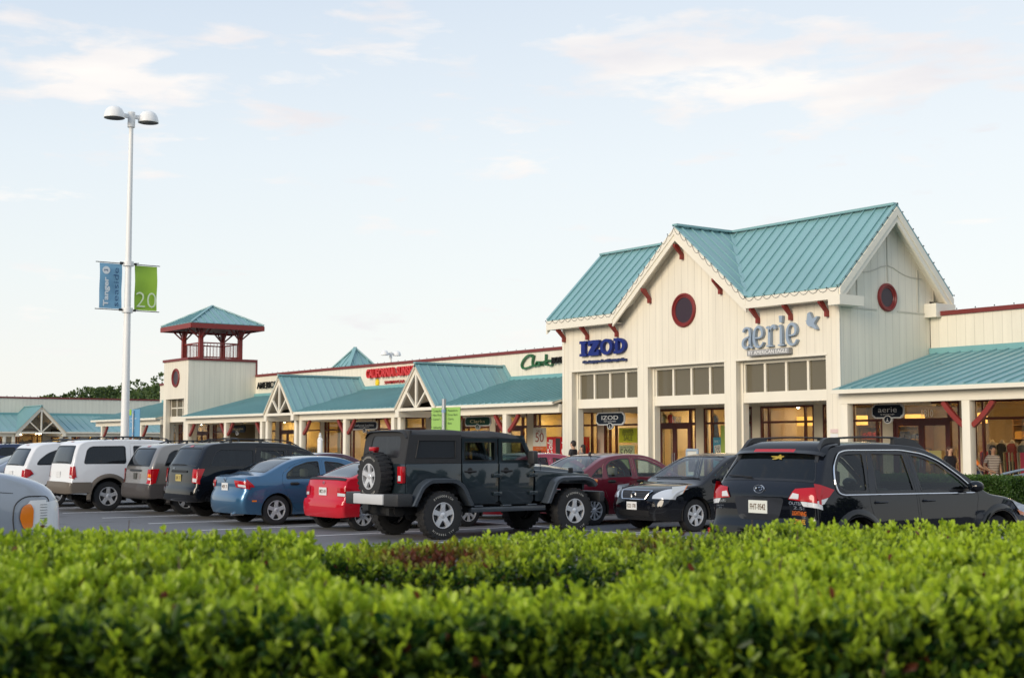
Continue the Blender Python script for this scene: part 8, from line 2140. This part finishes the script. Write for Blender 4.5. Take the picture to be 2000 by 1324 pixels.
def person(label, X, Y, htop, face, skin, hair, top_m, bot_m, long_hair=False, arms='down', shorts=False, stride=.0, wide=1., lean=0.):
    P_ = empty('person', (X, Y, .15), face, label, 'person'); k = (htop - .15) / 1.74
    Sx = lambda p: (p[0] * k * (wide if p[2] > .9 else 1), (p[1] - lean * max(0, p[2] - .9)) * k, p[2] * k)
    A = {'down': ((.22, .02, 1.14), (.22, -.06, .90), (.21, -.09, .82)), 'folded': ((.23, -.02, 1.14), (.06, -.22, 1.14), (-.02, -.24, 1.15)), 'face': ((.22, -.10, 1.16), (.07, -.22, 1.42), (.04, -.17, 1.50)), 'push': ((.24, -.20, 1.16), (.22, -.46, 1.06), (.20, -.54, 1.04)), 'hip': ((.28, .04, 1.15), (.16, -.14, 1.00), (.10, -.16, .98))}
    al, ar_ = (arms, arms) if isinstance(arms, str) else arms
    V = [((0, 0, .93), (.15, .105)), ((0, 0, 1.10), (.125, .095)), ((0, 0, 1.30), (.15, .105)), ((0, .01, 1.43), (.075, .07)), ((0, .005, 1.50), .052), ((0, -.01, 1.57), (.070, .080)), ((0, -.012, 1.65), (.078, .092)), ((0, -.005, 1.71), (.060, .070))]
    E = [(0, 1), (1, 2), (2, 3), (3, 4), (4, 5), (5, 6), (6, 7)]
    V.append(((0, -.105, 1.60), .014)); E.append((6, 8))      # nose
    arms_idx = []
    for s, a in ((-1, al), (1, ar_)):
        b = len(V); e, w_, h_ = [(s * p[0], p[1], p[2]) for p in A[a]]
        V += [((s * .165, .01, 1.40), .058), (e, .040), (w_, .028), (h_, (.034, .020))]; E += [(2, b), (b, b + 1), (b + 1, b + 2), (b + 2, b + 3)]; arms_idx.append(b)
        d = (Vector(h_) - Vector(w_)).normalized(); sd_ = d.cross(Vector((s, .1, 0))).normalized() if abs(d.x) < .8 else Vector((0, 0, 1))
        for i in range(4):
            f0 = Vector(h_) + sd_ * (.012 * (i - 1.5)) + d * .03; f1 = f0 + d * (.028 + (.006 if i in (1, 2) else 0)) + Vector((-s * .006, 0, 0)); f2 = f1 + d * .02 + Vector((-s * .014, 0, -.004))
            n0 = len(V); V += [(tuple(f0), .0085), (tuple(f1), .0075), (tuple(f2), .006)]; E += [(b + 3, n0), (n0, n0 + 1), (n0 + 1, n0 + 2)]
        n0 = len(V); t0 = Vector(h_) - d * .01 + sd_ * .03; V += [(tuple(t0), .009), (tuple(t0 + d * .03 + sd_ * .01), .007)]; E += [(b + 3, n0), (n0, n0 + 1)]
    for s in (-1, 1):
        b = len(V); st_ = stride * s
        V += [((s * .085, 0, .88), .088), ((s * .09, -st_ * .6 - .01, .50), .058), ((s * .095, -st_ + (.05 if st_ < 0 else 0), .10), .038), ((s * .10, -st_ - .12 + (.04 if st_ < 0 else 0), .035), (.042, .03))]; E += [(0, b), (b, b + 1), (b + 1, b + 2), (b + 2, b + 3)]
    sc_ = lambda r_: tuple(x * k for x in r_) if isinstance(r_, tuple) else r_ * k
    vs, fs = skin_mesh([(Sx(p), sc_(r_)) for p, r_ in V], E); m = MB(); m.add(vs, fs)
    for s in (-1, 1): m.lathe([(0, -.012), (.022, -.008), (.022, .006), (0, .01)], Sx((s * .083, .0, 1.63)), 'x', 8)   # ears
    m.build('body', skin, P_, world=False, smooth=True, ang=80)
    g = lambda f: [(Sx(V[i][0]), sc_(V[i][1])) for i in f]
    def grow(l, a): return [(p, tuple(x + a for x in r_) if isinstance(r_, tuple) else r_ + a) for p, r_ in l]
    # shirt: torso plus short sleeves
    b0, b1 = arms_idx; mid = lambda i: tuple((Vector(V[i][0]) * .25 + Vector(V[i + 1][0]) * .75))
    T = [((0, 0, .82), (.165, .12)), ((0, 0, 1.05), (.15, .11)), ((0, 0, 1.30), (.155, .11)), ((0, .01, 1.44), (.08, .075))]; TE = [(0, 1), (1, 2), (2, 3)]
    for b in (b0, b1):
        n0 = len(T); T += [(V[b][0], .066), (mid(b), .052)]; TE += [(2, n0), (n0, n0 + 1)]
        if top_m in (M_hair, ) : pass
    vs, fs = skin_mesh([(Sx(p), tuple(x * k + .006 for x in r_) if isinstance(r_, tuple) else r_ * k + .006) for p, r_ in T], TE); MB().add(vs, fs).build('shirt', top_m, P_, world=False, smooth=True, ang=80)
    T = [((0, 0, 1.02), (.15, .11)), ((0, 0, .88), (.165, .12))]; TE = [(0, 1)]; nV = len(V) - 8
    for j in (0, 1):
        b = nV + 4 * j; n0 = len(T); lo = V[b + 2][0] if not shorts else tuple(Vector(V[b][0]).lerp(Vector(V[b + 1][0]), .55)); T += [(V[b][0], .098)]; TE += [(1, n0)]
        if not shorts: T += [(V[b + 1][0], .07), (lo, .052)]; TE += [(n0, n0 + 1), (n0 + 1, n0 + 2)]
        else: T += [(lo, .088)]; TE += [(n0, n0 + 1)]
    vs, fs = skin_mesh([(Sx(p), sc_(r_)) for p, r_ in T], TE); MB().add(vs, fs).build('shorts' if shorts else 'trousers', bot_m, P_, world=False, smooth=True, ang=80)
    def blob(m, c, rx, ry, rz, lo=-1., n=16):
        pr = [(math.cos(a), math.sin(a)) for a in [math.asin(lo) + (math.pi / 2 - math.asin(lo)) * q / 8 for q in range(9)]]; vs0 = len(m.v)
        c = Sx(c); m.lathe([(p[0], p[1]) for p in pr], (0, 0, 0), n=n)
        m.v[vs0:] = [(c[0] + v[0] * rx * k, c[1] + v[1] * ry * k, c[2] + v[2] * rz * k) for v in m.v[vs0:]]
    m = MB(); blob(m, (0, .022, 1.668), .096, .105, .098, -.35)
    if long_hair: blob(m, (0, .055, 1.57), .100, .070, .17); blob(m, (0, .075, 1.42), .085, .045, .14)
    else: blob(m, (0, .045, 1.62), .088, .080, .085)
    m.build('hair', hair, P_, world=False, smooth=True, ang=80)
    for s in (-1, 1):
        b = nV + 4 * (0 if s < 0 else 1); m = MB(); vs, fs = skin_mesh([(Sx(V[b + 2][0][:2] + (.05,)), .045 * k), (Sx((V[b + 3][0][0], V[b + 3][0][1] - .02, .035)), (.048 * k, .034 * k))], [(0, 1)], 1); m.add(vs, fs); m.build('shoe', M_blk, P_, world=False, smooth=True, ang=80)
    m = MB()
    for s in (-1, 1): m.lathe([(0, -.010), (.011, 0), (0, .010)], Sx((s * .030, -.088, 1.635)), 'y', 8)
    m.build('eyes', M_blk, P_, world=False, smooth=True); m = MB(); c = Sx((0, -.090, 1.565)); m.box(c[0] - .022, c[0] + .022, c[1] - .006, c[1] + .006, c[2] - .005, c[2] + .005); m.build('mouth', mat('lips', (.30, .08, .07), .5), P_, world=False, bevel=.004)
    return P_
C_ = lambda n_, c: mat('cloth_' + n_, c, .85, var=.1, vscale=9)
def at(u, Y, v): p = PY(u, v, Y); return p.x, Y, p.z
x_, y_, z_ = at(1119, 29.1, 861); person('person in a dark shirt with short black hair, in front of the left corner pier', x_, y_, z_, R(-70), M_skin, M_hair, C_('charcoal', (.03, .03, .035)), C_('denim', (.05, .07, .13)), arms='folded')
x_, y_, z_ = at(1138, 29.3, 869); person('person with long dark hair and one hand at the face, beside the dark shirt', x_, y_, z_, R(-60), M_skin, M_hair, C_('grey', (.20, .17, .16)), C_('denim', (.05, .07, .13)), True, ('face', 'down'))
x_, y_, z_ = at(1855, 31.2, 872); person('person in a black top with brown hair, walking right under the right porch', x_, y_, z_, R(75), M_skin, M_hairb, C_('black', (.010, .012, .02)), C_('black', (.010, .012, .02)), True, 'down', stride=.15)
x_, y_, z_ = at(1893, 31.4, 877); person('person in an orange T-shirt seen from behind, beside the right porch post', x_, y_, z_, R(150), M_skin, M_hair, C_('orange', (.72, .20, .03)), C_('khaki', (.25, .20, .12)), False, 'push', True, wide=1.45, lean=.12)
x_, y_, z_ = at(1939, 30.9, 870.5); person('person in a striped top and white shorts with long dark hair, walking right', x_, y_, z_, R(60), M_skin2, M_hair, stripes('striped_top', (.10, .055, .045), (.45, .40, .33), .042), C_('white', (.72, .72, .75)), True, ('hip', 'down'), True, stride=.12)
# pushchair before the orange shirt
xs = XY(1926, 31.2); sc_ = empty('pushchair', (xs, 31.2, .15), R(150), 'small dark folding pushchair by the orange shirted person', 'pushchair')
m = MB()
for s in (-.22, .22):
    m.tube([(s, .35, .95), (s, .05, .45), (s, -.35, .12)], .014, 6); m.tube([(s, -.05, .60), (s, .30, .12)], .014, 6)
m.tube([(-.22, .35, .95), (.22, .35, .95)], .016, 6); m.build('frame', M_galv, sc_, world=False, smooth=True)
m = MB(); m.poly([(-.20, .10, .42), (.20, .10, .42), (.20, .20, .85), (-.20, .20, .85)], .02); m.poly([(-.20, -.2, .38), (.20, -.2, .38), (.20, .10, .42), (-.20, .10, .42)], .02); m.build('seat', C_('navy', (.02, .03, .07)), sc_, world=False)
for s in (-.24, .24):
    for y_ in (-.35, .32):
        m = MB(); m.lathe([(.02, -.02), (.09, -.02), (.10, 0), (.09, .02), (.02, .02)], (s, y_, .10), 'x', 14); m.build('wheel', M_tyre, sc_, world=False, smooth=True)
# shop dummies
M_dummy = mat('dummy_plaster', (.62, .55, .42), .6)
def dummy(label, X, Y, z0, top_c, low_c=None, h=1.0, hang=False):
    D_ = empty('shop_dummy', (X, Y, z0), 0, label, 'mannequin', 'dummies in the shop windows')
    V = [((0, 0, .42), (.13, .10)), ((0, 0, .62), (.105, .085)), ((0, 0, .82), (.145, .10)), ((0, 0, .96), (.07, .06)), ((0, 0, 1.05), .045), ((-.15, 0, .90), .05), ((.15, 0, .90), .05), ((0, 0, .30), (.14, .11)), ((-.20, .02, .70), .035), ((.20, .02, .70), .035)]
    vs, fs = skin_mesh([(tuple(c * h for c in p), tuple(x * h for x in r_) if isinstance(r_, tuple) else r_ * h) for p, r_ in V], [(0, 1), (1, 2), (2, 3), (3, 4), (2, 5), (2, 6), (0, 7), (5, 8), (6, 9)]); MB().add(vs, fs).build('torso', M_dummy, D_, world=False, smooth=True, ang=80)
    m = MB(); m.lathe([(.15 * h, .38 * h), (.145 * h, .45 * h), (.12 * h, .62 * h), (.165 * h, .80 * h), (.155 * h, .88 * h), (.10 * h, .93 * h)], n=16, sy=.78); m.build('top', C_('dummy%d' % int(top_c[0] * 999), top_c), D_, world=False, smooth=True)
    if low_c: m = MB(); m.lathe([(.15 * h, .42 * h), (.175 * h, .2 * h), (.19 * h, -.1 * h)], n=16, sy=.8); m.build('skirt', C_('dumlow%d' % int(low_c[0] * 999), low_c), D_, world=False, smooth=True)
    m = MB(); m.tube([(0, 0, .32 * h), (0, 0, -z0 + .17)], .015, 6); m.lathe([(0, -z0 + .19), (.16, -z0 + .18), (.17, -z0 + .16)], n=16); m.build('stand', M_dark, D_, world=False)
for i, (u_, v_, tc_, lc_) in enumerate(((1938, 857, (.45, .40, .34), None), (1957, 857, (.03, .03, .03), (.08, .08, .09)), (1977, 857, (.38, .05, .04), (.03, .03, .035)), (1998, 860, (.10, .13, .16), None))):
    p = PY(u_, v_, 35.0); dummy(('cream headless dummy in a grey top, first from the right porch post', 'headless dummy with a black strap top and dark skirt, second from the post', 'headless dummy in a long rust red top, third from the post', 'dummy in a blue grey top at the frame edge')[i], p.x, 35.0, p.z - 1.06, tc_, lc_)
for u_, v_, tc_, lb in ((1297, 803.5, (.30, .36, .18), 'pale green shirt on a dummy over the centre door'), (1311, 804, (.62, .02, .03), 'bright red shirt on a dummy over the centre door'), (1397, 806, (.02, .02, .025), 'black dress on a dummy in the centre bay window')):
    p = PY(u_, v_, 34.6); dummy(lb, p.x, 34.6, p.z - .9, tc_, tc_ if tc_[0] < .1 else None, .85)
for u_, v_, lb in ((1530, 858, 'pale dummy shoulders low in the right bay window'), (1690, 860, 'pale dummy shoulders behind the wagon roof rail')):
    p = PY(u_, v_, 34.8); dummy(lb, p.x, 34.8, p.z - 1.06, (.55, .46, .36))
